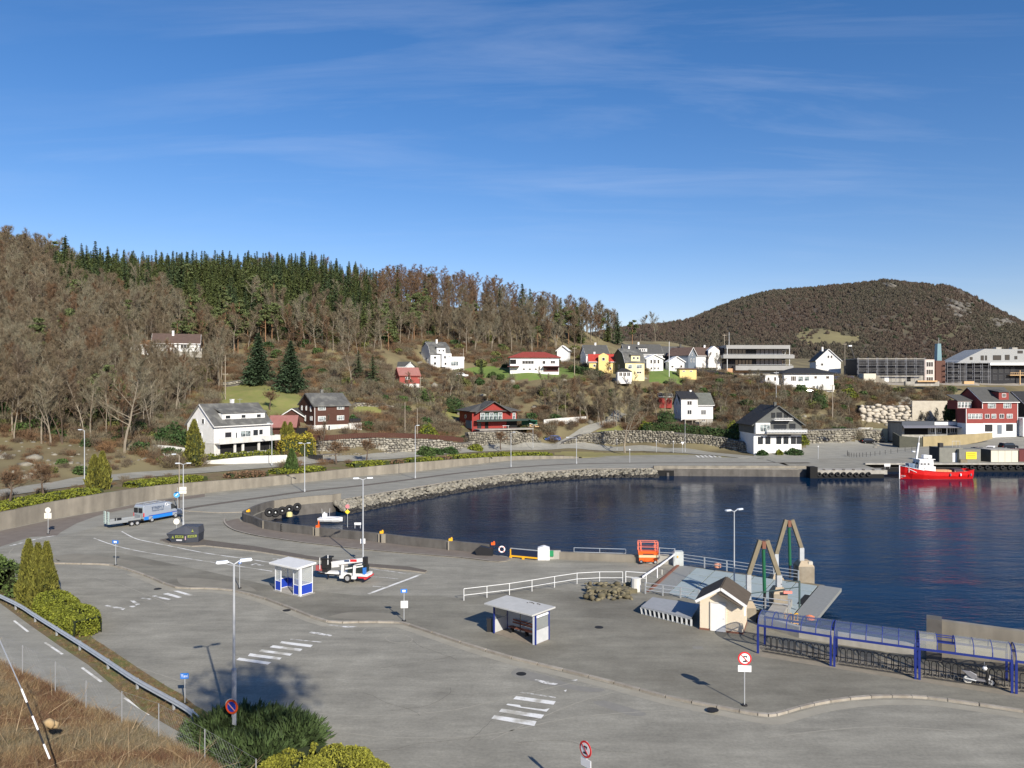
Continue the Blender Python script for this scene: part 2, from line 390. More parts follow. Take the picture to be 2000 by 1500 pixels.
SPRB=mat('blue_spruce_needles',(.045,.07,.028),.8,island=.5)
PINE=mat('pine_needles',(.1,.125,.045),.8,island=.45)
THUJ=mat('thuja_leaves',(.17,.155,.025),.8,c2=(.1,.11,.02),ns=2.2,island=.6)
HEDG=mat('hedge_leaves',(.175,.185,.018),.8,c2=(.11,.135,.015),ns=1.5,island=.5)
HEDD=mat('dark_hedge_leaves',(.035,.07,.018),.75,island=.5)
BUSHG=mat('bush_leaves',(.06,.1,.025),.8,island=.5)
CORE=mat('hedge_core',(.03,.04,.012),.95)
LAWN=mat('lawn',(.16,.19,.045),.95,c2=(.24,.215,.08),ns=.5,coord='World',det=8,bump=.4,bs=8)
LAWNG=mat('green_lawn',(.1,.17,.035),.95,c2=(.15,.19,.05),ns=.5,coord='World',det=8,bump=.4,bs=8)
SOIL=mat('hillside_soil',(.17,.135,.075),.95,c2=(.11,.095,.05),ns=.22,nf=.35,coord='World',det=9,c3=(.2,.17,.09),ns3=.06,bump=.6,bs=3)
VERGE=mat('verge',(.19,.15,.075),.95,c2=(.13,.09,.055),ns=1.2,coord='World',det=8,c3=(.12,.13,.04),ns3=.4,bump=.5,bs=9)
HILLM=mat('far_hill',(.082,.067,.052),.95,c2=(.065,.054,.043),ns=.02,nf=.4,coord='World',det=9,c3=(.085,.08,.045),ns3=.011)
DRYG=mat('dry_grass',(.27,.19,.1),.9,island=.6)
DRYB=mat('dry_bracken',(.15,.08,.045),.9,island=.5)
#  THE GROUND
def V3(l):return[Vector(p)for p in l]
WALLB=[(-420,1120),(-250,1082),(-100,1052),(0,1035),(104,1013),(200,996),(300,976),(400,963),(500,952),(600,941),(700,930),(800,922),(900,910),(1000,899),(1100,895.5),(1130,895)]
WALLH=[2.2,2.2,2.2,2.2,2.35,2.45,2.2,1.95,1.75,1.65,1.7,1.95,1.6,1.0,.6,.35]
wall_path=[gp(a,b)for a,b in WALLB]
# control points of the hillside: column, distance, height
CP=[]
for(a,b),h in zip(WALLB,WALLH):
 p=gp(a,b);CP.append((p.x,p.y+.6,h-.05))
STREET=[(-400,88,2.0),(-150,103,2.1),(0,113.5,2.2),(100,121,2.3),(200,130,2.35),(300,137,2.4),(400,143,2.4),(500,151,2.3),(560,156,2.2),(640,166,2.1),(700,170,2.0),(760,175,1.9),(850,188,1.7),(930,199,1.5),(1000,207,1.3),(1080,212,.9),(1150,214,.6),(1250,213,.5),(1330,208,.3),(1420,198,.1),(1480,190,.03)]
LANE=[(1045,210,1.1),(1090,214,2.6),(1140,222,4.9),(1190,232,6.9),(1215,242,8.6)]
def cp(px,Y,z):CP.append(((px-1000)/F*Y,Y,z))
for a in STREET+LANE:cp(*a)
for a in STREET[:16]:cp(a[0],a[1]+4,a[2]+.3)
for a in[(-400,90,2.2),(-400,120,9),(-400,200,36),(-400,270,63),(-400,420,70),(0,121,3.6),(0,132,5.4),(0,142,7.3),(0,170,18),(0,200,31),(0,230,45),(0,262,59.5),(0,330,65),(0,430,63),(120,131,4.0),(120,145,6.6),(120,175,18),(120,220,37),(120,270,54.5),(120,300,56),(240,142,4.0),(240,152,6.4),(240,180,14.5),(240,215,26),(240,260,44),(240,300,56.5),(240,360,58),(330,147,3.2),(330,160,6.0),(330,185,14),(330,222,26.8),(330,240,27.6),(330,265,39),(330,300,56.5),(400,148,3.0),(420,156,4.5),(420,170,4.7),(430,185,11.5),(440,200,15),(450,215,17.8),(440,240,26),(420,270,44),(400,300,56.5),(400,400,58),(500,156,2.6),(500,168,5.5),(500,180,10.6),(500,205,17.3),(500,222,19.4),(500,250,31.5),(500,285,49),(500,315,58.5),(567,163,3.5),(560,178,8.6),(567,200,14.2),(567,215,16.8),(600,228,20.5),(600,252,33),(600,285,48),(600,320,59.5),(600,420,60),(640,171,3.0),(640,176,6.6),(640,185,8.0),(640,200,8.6),(700,178,6.4),(700,190,8.8),(700,205,12.5),(700,230,23),(700,270,38),(700,320,53.5),(800,185,2.6),(800,192,5.6),(800,200,7.6),(800,215,12.5),(798,233,17.6),(800,245,19.5),(830,262,24.8),(800,290,38.5),(800,325,53),(800,420,50),(880,200,3.2),(880,213,6.6),(900,225,8.4),(900,245,16.4),(900,265,23.8),(900,292,36.5),(900,325,49.5),(960,207,2.4),(960,211,6.0),(960,225,6.6),(1010,214,6.3),(1000,232,11),(1000,255,20.4),(1040,258,22.6),(1040,275,23.6),(1000,292,32),(1000,330,47.5),(1000,420,44),(1100,228,7.4),(1100,240,13.5),(1100,258,21.2),(1100,275,23.4),(1100,292,30),(1100,335,44.5),(1200,219.5,.9),(1200,223,5.2),(1200,240,10.5),(1200,252,18),(1200,262,21.9),(1230,275,22.6),(1200,300,29),(1200,340,37),(1200,420,36),(1300,215.5,.8),(1300,219,5.0),(1340,230,6.4),(1340,243,6.8),(1300,256,17),(1300,268,22.6),(1300,300,26),(1300,350,34),(1300,400,41),(1300,470,38),(1400,209,.6),(1400,213,3.8),(1400,232,7.5),(1400,256,17.5),(1400,278,21.4),(1420,300,23.8),(1400,330,26),(1400,420,33),(1460,204,.4),(1460,208,2.6),(1500,195,.3),(1500,205,1.7),(1500,218,2.0),(1500,235,12),(1500,250,17),(1500,290,22.5),(1560,262,18.5),(1560,275,18.8),(1600,200,.3),(1600,216,1.7),(1650,221,1.4),(1700,228,1.3),(1600,226,5.4),(1650,231,5.6),(1600,255,16.8),(1600,268,18.4),(1600,310,23),(1600,450,28),(1700,205,.3),(1700,232,1.2),(1700,238,1.4),(1680,242,5.2),(1700,252,8.4),(1710,262,15),(1700,278,18.9),(1700,320,21),(1700,450,27),(1800,195,0),(1800,215,1.4),(1800,236,2.8),(1800,250,6),(1800,265,14),(1800,282,18.6),(1800,330,20),(1900,190,0),(1900,205,1.2),(1900,228,3.7),(1900,250,6),(1900,270,14),(1900,285,18.8),(1900,330,20),(1900,450,26),(2000,195,.3),(2000,215,2.6),(2000,235,4.8),(2000,260,9),(2000,275,14),(2000,290,19),(2000,450,25),(2300,190,.1),(2300,230,5.5),(2300,290,19),(2300,450,25),(2700,190,.1),(2700,250,8),(2700,450,25),(1560,190,0),(1650,190,0),(1750,190,0),(1400,193,0),(1300,196,0),(1200,197,.02),(1560,207,1.4)]:cp(*a)
CP=np.array(CP)
_K=np.linalg.norm(CP[:,None,:2]-CP[None,:,:2],axis=2)
_n=len(CP);_A=np.zeros((_n+3,_n+3));_A[:_n,:_n]=_K-.6*np.eye(_n);_A[:_n,_n]=1;_A[:_n,_n+1:]=CP[:,:2];_A[_n,:_n]=1;_A[_n+1:,:_n]=CP[:,:2].T
_W=np.linalg.solve(_A,np.concatenate([CP[:,2],np.zeros(3)]))
def TZ(x,y):
 x=np.atleast_1d(np.asarray(x,float));y=np.atleast_1d(np.asarray(y,float));out=np.zeros(x.shape)
 xf,yf,of=x.ravel(),y.ravel(),out.ravel()
 for s in range(0,len(xf),8000):
  d=np.hypot(xf[s:s+8000,None]-CP[:,0],yf[s:s+8000,None]-CP[:,1])
  of[s:s+8000]=d@_W[:_n]+_W[_n]+_W[_n+1]*xf[s:s+8000]+_W[_n+2]*yf[s:s+8000]
 return of.reshape(x.shape)
def tz(x,y):return float(TZ([x],[y])[0])
def on(px,Y,dz=.0):
 p=at(px,Y);p.z=tz(p.x,p.y)+dz;return p
 # the edge of the harbour
PARAP=[gp(*p)for p in[(956,1084),(878,1076),(800,1068),(740,1060.5),(700,1056.5),(650,1051.5),(612,1047),(550,1040),(514,1033.5),(496,1026),(484,1017)]]
curve=[Vector((-36.35,103.8,0)),Vector((-36.7,107,0)),Vector((-36.6,111,0)),Vector((-35.6,114.6,0)),Vector((-33.3,117.6,0)),Vector((-30.6,119.6,0)),Vector((-28.4,120.6,0))]
parapet_line=smooth_path(PARAP[:-1]+curve,4)
coastN=[gp(*p)for p in[(770,959),(900,938),(1000,926),(1140,916.5)]]
coast=[Vector((260,-75,0)),gp(2100,1330),gp(1810,1285),gp(1560,1245),gp(1480,1222),gp(1440,1195),gp(1350,1172),gp(1268,1150),gp(1273,1141),gp(1327,1103),gp(1240,1099),gp(1080,1092),gp(998,1087.5)]
coast+=[p+Vector((.1,.45,0))for p in PARAP[:-2]]+offset(curve,-.5)
coast+=[gp(664,977)]+coastN+[Vector((31.5,168,0)),Vector((64,166,0)),Vector((64.5,164,0)),Vector((79,164,0)),Vector((80.5,176,0)),Vector((420,176,0))]
land=coast+[Vector((420,200,0)),Vector((64,199,0)),at(1300,201),at(1130,196)]+[p+Vector((0,.5,0))for p in reversed(wall_path[:-1])]+[Vector((-140,40,0)),Vector((-140,-60,0)),Vector((120,-75,0))]
from mathutils.geometry import tessellate_polygon
def sheet(name,poly,z,m,kind='structure',side=None,depth=.12):
 poly=[Vector((p[0],p[1],z))for p in poly]
 tris=tessellate_polygon([poly]);b=MB();b.add(poly,[tuple(t)for t in tris],0)
 # faces up
 for i,f in enumerate(b.f):
  a,c,d=(Vector(b.v[k])for k in f)
  if(c-a).cross(d-a).z<0:b.f[i]=(f[0],f[2],f[1])
 mats=[m]
 if side:
  mats.append(side);n=len(poly)
  for i in range(n):
   p,q=poly[i],poly[(i+1)%n]
   b.quad(p,q,q-Vector((0,0,depth)),p-Vector((0,0,depth)),1)
 o=b.obj(name,mats)
 if kind:o['kind']=kind
 return o
sheet('car_park',land,0,ASPH)
b=MB()
for p,q in zip(coast[:-1],coast[1:]):b.quad(p,q,q-Vector((0,0,4)),p-Vector((0,0,4)))
struct(b.obj('quay_wall',CONCD))
# water
wm=bpy.data.materials.new('harbour_water');wm.use_nodes=True;t=wm.node_tree;p=t.nodes['Principled BSDF']
p.inputs['Base Color'].default_value=(.002,.017,.048,1);p.inputs['Roughness'].default_value=.5;p.inputs['Specular IOR Level'].default_value=0
gl=t.nodes.new('ShaderNodeBsdfGlossy');gl.inputs['Roughness'].default_value=.05;fr=t.nodes.new('ShaderNodeFresnel');fr.inputs['IOR'].default_value=1.333
fm=t.nodes.new('ShaderNodeMath');fm.operation='MULTIPLY';fm.inputs[1].default_value=.75;ms=t.nodes.new('ShaderNodeMixShader');t.links.new(fr.outputs[0],fm.inputs[0]);t.links.new(fm.outputs[0],ms.inputs[0])
t.links.new(p.outputs[0],ms.inputs[1]);t.links.new(gl.outputs[0],ms.inputs[2]);t.links.new(ms.outputs[0],t.nodes['Material Output'].inputs[0])
g=t.nodes.new('ShaderNodeNewGeometry')
def wnoise(scale,rot,st,detail):
 mpn=t.nodes.new('ShaderNodeMapping');mpn.inputs['Rotation'].default_value=(0,0,rot);mpn.inputs['Scale'].default_value=st
 t.links.new(g.outputs['Position'],mpn.inputs[0]);n=t.nodes.new('ShaderNodeTexNoise');n.inputs['Scale'].default_value=scale;n.inputs['Detail'].default_value=detail
 n.inputs['Roughness'].default_value=.6
 t.links.new(mpn.outputs[0],n.inputs['Vector']);return n.outputs[0]
a1=wnoise(.5,.2,(.45,1.25,1),4);a2=wnoise(1.7,-.3,(.6,1.1,1),5);a3=wnoise(.08,.5,(.6,1.4,1),3)
m1=t.nodes.new('ShaderNodeMath');m1.operation='MULTIPLY_ADD';m1.inputs[1].default_value=.38
t.links.new(a2,m1.inputs[0]);t.links.new(a1,m1.inputs[2])
rg=t.nodes.new('ShaderNodeMapRange');rg.inputs['From Min'].default_value=.35;rg.inputs['From Max'].default_value=.65;rg.inputs['To Min'].default_value=.26;rg.inputs['To Max'].default_value=.6
t.links.new(a3,rg.inputs['Value'])
bp=t.nodes.new('ShaderNodeBump');bp.inputs['Distance'].default_value=.3
sy=t.nodes.new('ShaderNodeSeparateXYZ');t.links.new(g.outputs['Position'],sy.inputs[0]);ry=t.nodes.new('ShaderNodeMapRange');ry.inputs['From Min'].default_value=75;ry.inputs['From Max'].default_value=150;ry.inputs['To Min'].default_value=1.0;ry.inputs['To Max'].default_value=.32;t.links.new(sy.outputs[1],ry.inputs['Value'])
my=t.nodes.new('ShaderNodeMath');my.operation='MULTIPLY';t.links.new(rg.outputs[0],my.inputs[0]);t.links.new(ry.outputs[0],my.inputs[1]);t.links.new(my.outputs[0],bp.inputs['Strength']);t.links.new(m1.outputs[0],bp.inputs['Height']);t.links.new(bp.outputs[0],p.inputs['Normal']);t.links.new(bp.outputs[0],gl.inputs['Normal']);t.links.new(bp.outputs[0],fr.inputs['Normal'])
b=MB();b.quad((-60,30,-1.6),(900,-200,-1.6),(900,190,-1.6),(-60,190,-1.6));struct(b.obj('water',wm))
b=MB();b.quad((-2500,-500,-4.5),(2500,-500,-4.5),(2500,4500,-4.5),(-2500,4500,-4.5));struct(b.obj('ground',SOIL))
# ---- hillside, cut into its kinds of ground
def ymin(px):
 xs=[a for a,_ in WALLB]+[1300,1480,1600,2800]
 ys=[p.y+.35 for p in wall_path]+[200.5,189,186,186]
 return np.interp(px,xs,ys)
NP,NR=460,190
pxs=np.linspace(-430,2500,NP);rr=np.linspace(0,1,NR)**1.25
PX=np.repeat(pxs[:,None],NR,1);Y0=ymin(pxs)[:,None];YY=Y0+(520-Y0)*rr[None,:]
XX=(PX-1000)/F*YY;ZZ=TZ(XX,YY)
hn=np.zeros_like(ZZ)
for k,(fr,am)in enumerate(((.05,.6),(.13,.35),(.31,.2))):
 ph=RNG.uniform(0,6,4)
 hn+=am*np.sin(XX*fr+ph[0]+1.7*np.sin(YY*fr*.7+ph[1]))*np.sin(YY*fr*1.1+ph[2]+1.3*np.sin(XX*fr*.8+ph[3]))
wgt=np.clip((ZZ-3.2)/6,0,1)*np.clip((YY-150)/40,0,1);ZZ=ZZ+hn*wgt
flat=np.clip((PX-1480)/60,0,1)*(YY<200);ZZ=np.where(flat>.5,np.minimum(ZZ,ZZ),ZZ)
ZZ[:,0]-=np.where(pxs>1135,.35,0)
PY=750+(H-ZZ)*F/YY
def inpoly(px,py,poly):
 r=np.zeros(px.shape,bool);n=len(poly)
 for i in range(n):
  x1,y1=poly[i];x2,y2=poly[(i+1)%n]
  c=((y1>py)!=(y2>py))&(px<(x2-x1)*(py-y1)/(y2-y1+1e-9)+x1);r^=c
 return r
fpx=(PX[:-1,:-1]+PX[1:,1:])/2;fpy=(PY[:-1,:-1]+PY[1:,1:])/2;fY=(YY[:-1,:-1]+YY[1:,1:])/2
zone=np.zeros(fpx.shape,int)
LAWNS=[[(430,752),(470,744),(500,746),(560,765),(592,772),(600,790),(580,812),(540,815),(500,812),(425,800)],[(683,788),(740,795),(748,812),(690,815)],[(855,803),(880,800),(935,832),(925,838),(885,832)],[(1115,859),(1215,828),(1216,840),(1150,858)]]
GLAWNS=[[(905,722),(950,714),(1000,722),(1100,718),(1150,733),(1140,741),(1000,741),(930,736)],[(1262,722),(1300,716),(1345,735),(1330,752),(1270,745)]]
for q in LAWNS:zone[inpoly(fpx,fpy,q)&(fY<300)]=1
for q in GLAWNS:zone[inpoly(fpx,fpy,q)&(fY<300)]=2
zone[inpoly(fpx,fpy,[(1474,940),(1474,886),(1570,876),(1580,864),(1600,859),(1760,864),(1880,852),(1990,832),(2100,815),(2600,800),(2600,960)])&(fY<250)]=3
zone[inpoly(fpx,fpy,[(1680,752),(1700,738),(2600,738),(2600,752)])&(fY<420)]=4
wl=np.interp(fpx,[a for a,_ in WALLB],[p.y for p in wall_path]);zone[(fY<wl+9)&(fpx<1100)&(zone==0)]=5
zone[(fpx>1085)&(fpx<1440)&(fY<np.interp(fpx,[1085,1150,1250,1340,1440],[206,209,208,203,193]))&(zone==0)]=6
GRAVEL=mat('gravel',(.33,.3,.26),.95,c2=(.24,.22,.19),ns=.8,coord='World')
STRIPG=mat('grass_strip',(.2,.19,.06),.95,c2=(.26,.22,.1),ns=.8,coord='World',det=8)
idx=np.arange(NP*NR).reshape(NP,NR)
quads=np.stack([idx[:-1,:-1],idx[1:,:-1],idx[1:,1:],idx[:-1,1:]],-1)
Vall=np.stack([XX,YY,ZZ],-1).reshape(-1,3)
for zi,(nm,m)in enumerate((('hillside',SOIL),('lawn',LAWN),('lawn',LAWNG),('harbour_street',ASPH2),('building_site',GRAVEL),('planting_strip',VERGE),('grass_strip',STRIPG))):
 q=quads[zone==zi]
 if not len(q):continue
 u,inv=np.unique(q.ravel(),return_inverse=True)
 me=np_mesh(nm,Vall[u],inv.reshape(-1,4),m);me.polygons.foreach_set('use_smooth',[True]*len(q))
 o=bpy.data.objects.new(nm,me);COL.objects.link(o);struct(o)
def tzn(x,y):
 "height of the finished hillside mesh"
 px=1000+x/y*F;i=np.clip((px-pxs[0])/(pxs[1]-pxs[0]),0,NP-2);i0=int(i);fi=i-i0
 yr=YY[i0]*(1-fi)+YY[i0+1]*fi;zr=ZZ[i0]*(1-fi)+ZZ[i0+1]*fi
 return float(np.interp(y,yr,zr))
def onn(px,Y,dz=.0):
 p=at(px,Y);p.z=tzn(p.x,p.y)+dz;return p
def drape(name,pts,w,m,dz=.1,n=6,level=False):
 P=smooth_path([Vector((p[0],p[1],0))for p in pts],n);L=offset(P,w/2);M0=P;R=offset(P,-w/2);b=MB()
 for row in(L,M0,R):
  for p in row:p.z=tzn(p.x,p.y)+dz
 if level:
  for a_,m_,c_ in zip(L,M0,R):zz=max(a_.z,m_.z,c_.z);a_.z=m_.z=c_.z=zz
 for i in range(len(P)-1):b.quad(M0[i],M0[i+1],L[i+1],L[i]);b.quad(R[i],R[i+1],M0[i+1],M0[i])
 o=b.obj(name,m);struct(o);return o
drape('upper_street',[at(a,y)for a,y,_ in STREET],5.4,ASPH2,.1,8)
drape('driveway',[at(a,y)for a,y,_ in LANE],3.2,ASPH2,.12,8)
drape('footpath',[at(846,205),at(868,213),at(895,222),at(905,228)],1.4,BLACK if False else STAIN_SHADE,.12)
drape('hill_road',[at(1200,256),at(1225,259),at(1262,262)],2.2,ASPH2,.12)
drape('site_road',[at(1745,272),at(1765,263),at(1775,255)],5,ASPH,.15)
# far hill ---
sk=[(900,700),(1100,664),(1230,640),(1300,634),(1350,626),(1400,604),(1450,584),(1500,571),(1550,566),(1600,562),(1660,557),(1700,553),(1730,549),(1760,552),(1800,556),(1850,561),(1880,572),(1920,592),(1960,612),(2000,632),(2100,658),(2300,690),(2700,720)]
A,B=200,70
hp=np.linspace(900,2700,A);hy=np.linspace(505,1150,B);PXh=np.repeat(hp[:,None],B,1);YH=np.repeat(hy[None,:],A,0)
top=H+(750-np.interp(hp,*zip(*sk)))/F*800
tt=np.clip((YH-505)/(800-505),0,1);prof=tt*tt*(3-2*tt)*.55+tt*.45
ZH=24+(top[:,None]-24)*prof;back=np.clip((YH-800)/350,0,1);ZH=ZH*(1-.35*back)
XH=(PXh-1000)/F*YH
for k in range(5):
 fr=.012*1.9**k;ph=RNG.uniform(0,6,4)
 ZH+=np.sin(tt*PI)*5.0/1.8**k*np.sin(XH*fr+ph[0]+np.sin(YH*fr+ph[1]))*np.sin(YH*fr*1.2+ph[2]+np.sin(XH*fr*.8+ph[3]))
 # crag on the right shoulder and outcrop on the summit
def crag(px,y,rx,ry,am):
 global ZH
 w=np.exp(-((PXh-px)/rx)**2-((YH-y)/ry)**2);ZH=ZH+am*w*(np.sin(XH*.13)*np.sin(YH*.21+XH*.05)+.2)
crag(1890,770,50,45,5);crag(1735,785,22,20,3)
ih=np.arange(A*B).reshape(A,B);qh=np.stack([ih[:-1,:-1],ih[1:,:-1],ih[1:,1:],ih[:-1,1:]],-1).reshape(-1,4)
PYh=750+(H-ZH)*F/YH;fh=lambda A_:((A_[:-1,:-1]+A_[1:,1:])/2).ravel();MEAD=[(1552,655),(1575,643),(1610,641),(1650,652),(1700,668),(1640,674),(1560,668)]
me=np_mesh('far_hill',np.stack([XH,YH,ZH],-1).reshape(-1,3),qh,[HILLM,mat('far_meadow',(.2,.18,.09),.95,c2=(.14,.12,.065),ns=.06,coord='World')],inpoly(fh(PXh),fh(PYh),MEAD).astype(int));me.polygons.foreach_set('use_smooth',[True]*len(qh))
o=bpy.data.objects.new('hills',me);COL.objects.link(o);struct(o)
# ---- roads, pavements, markings (z  0 quay level)
SEAM=[(360,995),(400,988),(520,971),(600,960),(700,949.5),(800,937),(900,924),(1000,914),(1126,906.5),(1300,904.5),(1580,904)]
seam=smooth_path([gp(*p)for p in SEAM],4)
# far road between the retaining wall and the promenade
r=[gp(*p)for p in[(-300,1105),(0,1052),(104,1027),(200,1006),(300,985),(400,971),(500,959),(600,947),(700,936),(800,927),(900,914),(1000,902.5),(1100,898.5),(1300,893),(1480,891)]]
road=r+[gp(1600,890),gp(1600,904)]+list(reversed(seam))+[gp(330,1001),gp(250,1012),gp(120,1048),gp(0,1072),gp(-300,1140)]
sheet('harbour_road',road,.004,ASPH2)
sheet('verge',[gp(*p)for p in[(-300,1140),(-300,1085),(0,1037),(104,1015),(200,998),(300,978),(400,964.5),(400,970.5),(300,983),(200,1004),(150,1022),(118,1040),(111,1046),(60,1049),(0,1068)]],.008,BROWNPAVE)
K1=[(440,1013),(438,1018),(442,1026),(460,1037),(504,1047.5),(548,1054),(600,1061.5),(650,1067),(700,1073),(800,1082),(900,1090),(975,1098),(1000,1092)]
k1=smooth_path([gp(*p)for p in K1],3)
pav=k1+list(PARAP[:-1])+[Vector((-36.4,103,0)),Vector((-37.4,105,0)),Vector((-38.3,103,0))]
sheet('quay_pavement',pav,.12,BROWNPAVE,side=KERB)
b=MB();b.strip([p+Vector((0,0,.125))for p in k1],.22);struct(b.obj('kerb',KERB))
# promenade between seam and rocks
prom=seam+[Vector((62,187,0)),Vector((62,166.3,0)),Vector((31.5,168.2,0))]+list(reversed(coastN))+[gp(664,977)]+[Vector((-28.9,121.1,0)),Vector((-31,120.2,0)),Vector((-34,118.2,0)),Vector((-36.4,115.2,0)),Vector((-37.4,111,0)),Vector((-42,110,0)),Vector((-50,112.5,0))]
sheet('promenade',prom,.1,ASPH2,side=KERB,depth=.1)
b=MB();b.strip([p+Vector((0,-.5,.106))for p in seam],1.5);struct(b.obj('kerbside_strip',STAIN_SHADE))  # dark strip painted in for the shadow line of the kerb
# median with its kerb
MED=[(312,1056),(345,1048),(385,1051),(400,1056),(500,1069),(600,1087),(700,1101),(800,1109),(834,1116),(830,1120),(800,1116),(700,1107.5),(600,1094),(500,1078),(400,1067),(375,1068),(330,1063)]
sheet('median_strip',[gp(*p)for p in MED],.12,STAIN_SHADE,side=KERB)
# big pavement island
ISL=[(105,1101),(160,1102),(215,1104),(262,1117),(300,1131),(345,1148.5),(400,1150),(455,1154),(520,1171),(580,1194),(640,1215),(700,1216),(770,1216.5),(800,1222),(900,1256),(1000,1286),(1100,1310),(1200,1335),(1300,1362),(1400,1382),(1480,1396.5),(1515,1397),(1560,1384),(1620,1371),(1700,1362.5),(1780,1362),(1850,1369),(2000,1391),(2300,1440)]
isl=[gp(*p)for p in ISL]
islback=[Vector((255,-73.5,0)),gp(2100,1330)+Vector((0,-.1,0)),gp(1810,1286),gp(1560,1246),gp(1482,1223),gp(1440,1197),gp(1350,1173),gp(1266,1151)]+[gp(*p)for p in[(1235,1156),(1150,1160),(1040,1150),(905,1172),(850,1166),(700,1166),(540,1149),(400,1117),(230,1081),(160,1086)]]
sheet('pavement',isl+islback,.12,PAVE,side=KERB)
b=MB()
ki=smooth_path(isl,2)
def kerbstones(pts,name,w=.22,L=1.6):
 bb=MB();acc=0
 for p,q in zip(pts[:-1],pts[1:]):
  d=(q-p).length;n=max(1,int(d/L))
  for k in range(n):
   a=p.lerp(q,(k+.02)/n);c=p.lerp(q,(k+.98)/n)
   bb.beam(a+Vector((0,0,.065)),c+Vector((0,0,.065)),w,.15)
 o=bb.obj(name,KERB);o['kind']='structure';return o
kerbstones([p+Vector((0,-.02,0))for p in ki],'kerb')
# darker old patch and light worn strip along the kerb of the car park
b=MB();b.strip([p+Vector((0,-.75,.005))for p in ki[6:-2]],.7);struct(b.obj('kerbside_strip',mat('pale_gutter',(.36,.335,.27),.9,c2=(.27,.25,.2),ns=.8,coord='World',det=8)))
def blob(name,pts,m,z):
 c=[gp(*p)for p in pts];P=smooth_path(c+[c[0]],5)[:-1];sheet(name,P,z,m)
DAMP=mat('damp_asphalt',(.2,.184,.148),.9,c2=(.25,.232,.185),ns=.45,nf=.35,coord='World',det=9)
blob('pavement_patch',[(110,1088),(150,1084),(230,1093),(300,1108),(215,1101),(120,1098)],DAMP,.124)
blob('pavement_patch',[(345,1131),(390,1132),(470,1142),(500,1158),(440,1151),(360,1146)],DAMP,.124)
blob('pavement_patch',[(640,1208),(680,1199),(760,1201),(780,1211),(700,1213)],DAMP,.124)
def mark(name,pts,m=PAINT,z=.008):return sheet(name,[gp(*p,z)for p in pts],z,m)
def mline(name,pts,w=.13,m=PAINT,z=.008,step=3):
 P=smooth_path([gp(*p)for p in pts],step);b=MB();b.strip([p+Vector((0,0,z))for p in P],w);struct(b.obj(name,m))
def cv(l,ox,oy,s):return[(ox+x/s,oy+y/s)for x,y in l]
for q in([(495,395),(520,375),(800,415),(770,435)],[(595,360),(615,337),(890,375),(870,395)],[(690,322),(715,305),(985,340),(960,358)],[(785,285),(815,267),(1070,300),(1050,320)],[(870,250),(890,233),(1160,265),(1140,285)]):
 mark('zebra_stripe',cv(q,350,1200,4.444))
mark('zebra_stripe',cv([(960,217),(975,212),(1240,238),(1225,243)],350,1200,4.444),WORN)
mark('zebra_stripe',cv([(1285,92),(1320,90),(1540,105),(1500,120)],350,1200,4.444),WORN)
mark('zebra_stripe',cv([(1125,158),(1150,145),(1330,180),(1310,190),(1200,172)],350,1200,4.444),WORN)
for q in([(130,690),(170,645),(720,725),(690,785)],[(230,600),(265,560),(820,640),(780,688)],[(415,435),(455,395),(970,465),(940,508)]):mark('zebra_stripe',cv(q,940,1300,6.667))
for q in([(325,510),(345,495),(500,512),(520,535),(820,570),(890,555),(850,600),(500,545)],[(505,350),(530,340),(980,410),(960,420)],[(690,185),(720,178),(1000,235),(960,250),(820,235)],[(1160,190),(1250,175),(1250,200),(1200,205)],[(1075,325),(1115,310),(1100,345)]):
 mark('zebra_stripe',cv(q,940,1300,6.667),PAINT if q[0][0]==325 else WORN)
for q in([(1690,1020),(1740,1018),(1885,1060),(1850,1070)],[(1590,1050),(1640,1040),(1780,1080),(1740,1090)]):mark('zebra_stripe',cv(q,0,950,5))
for q in([(1480,1070),(1520,1065),(1670,1100),(1640,1110)],[(1370,1092),(1400,1087),(1480,1098),(1460,1104)],[(1270,1115),(1300,1110),(1370,1150),(1330,1160)],[(1260,1170),(1340,1160),(1300,1185)],[(1020,1165),(1050,1158),(1225,1190),(1200,1208)]):mark('zebra_stripe',cv(q,0,950,5),WORN)
for k in range(6):mark('zebra_stripe',cv([(790+42*k,947),(806+42*k,947),(840+42*k,966),(818+42*k,966)],1200,700,5),z=.014)
for k in range(5):mark('zebra_stripe',cv([(1155+32*k,941),(1170+32*k,941),(1200+30*k,955),(1180+30*k,955)],1200,700,5),z=.014)
mline('lane_line',[(183,1051),(226,1066),(280,1078),(340,1087),(400,1096),(480,1108),(532,1116)],.15)
mline('lane_line',[(238,1038),(254,1047),(270,1053.5),(305,1061),(340,1068),(400,1080),(470,1090),(545,1101)],.17)
mline('lane_line',[(558,1101),(586,1090.5)],.3)
mline('lane_line',[(586,1091),(640,1100),(720,1110),(805,1122)],.12,WORN)
mline('lane_line',[(720,1160),(822,1122)],.32)
mline('lane_line',[(728,1126),(780,1131)],.12,WORN);mline('lane_line',[(728,1145),(752,1147)],.12,WORN)
mline('lane_symbol',[(533,1092),(540,1091),(547,1094),(556,1094)],.3,WORN);mline('lane_symbol',[(490,1104),(500,1101),(508,1104),(516,1104)],.3,WORN)
mline('edge_line',[(20,1066),(55,1057),(75,1052),(108,1046)],.3,WORN)
mline('edge_line',[(362,1001),(400,993),(440,986)],.12,WORN,.010)
for a,c in(((380,1009),(420,1001)),((300,985.5),(330,981))):pass
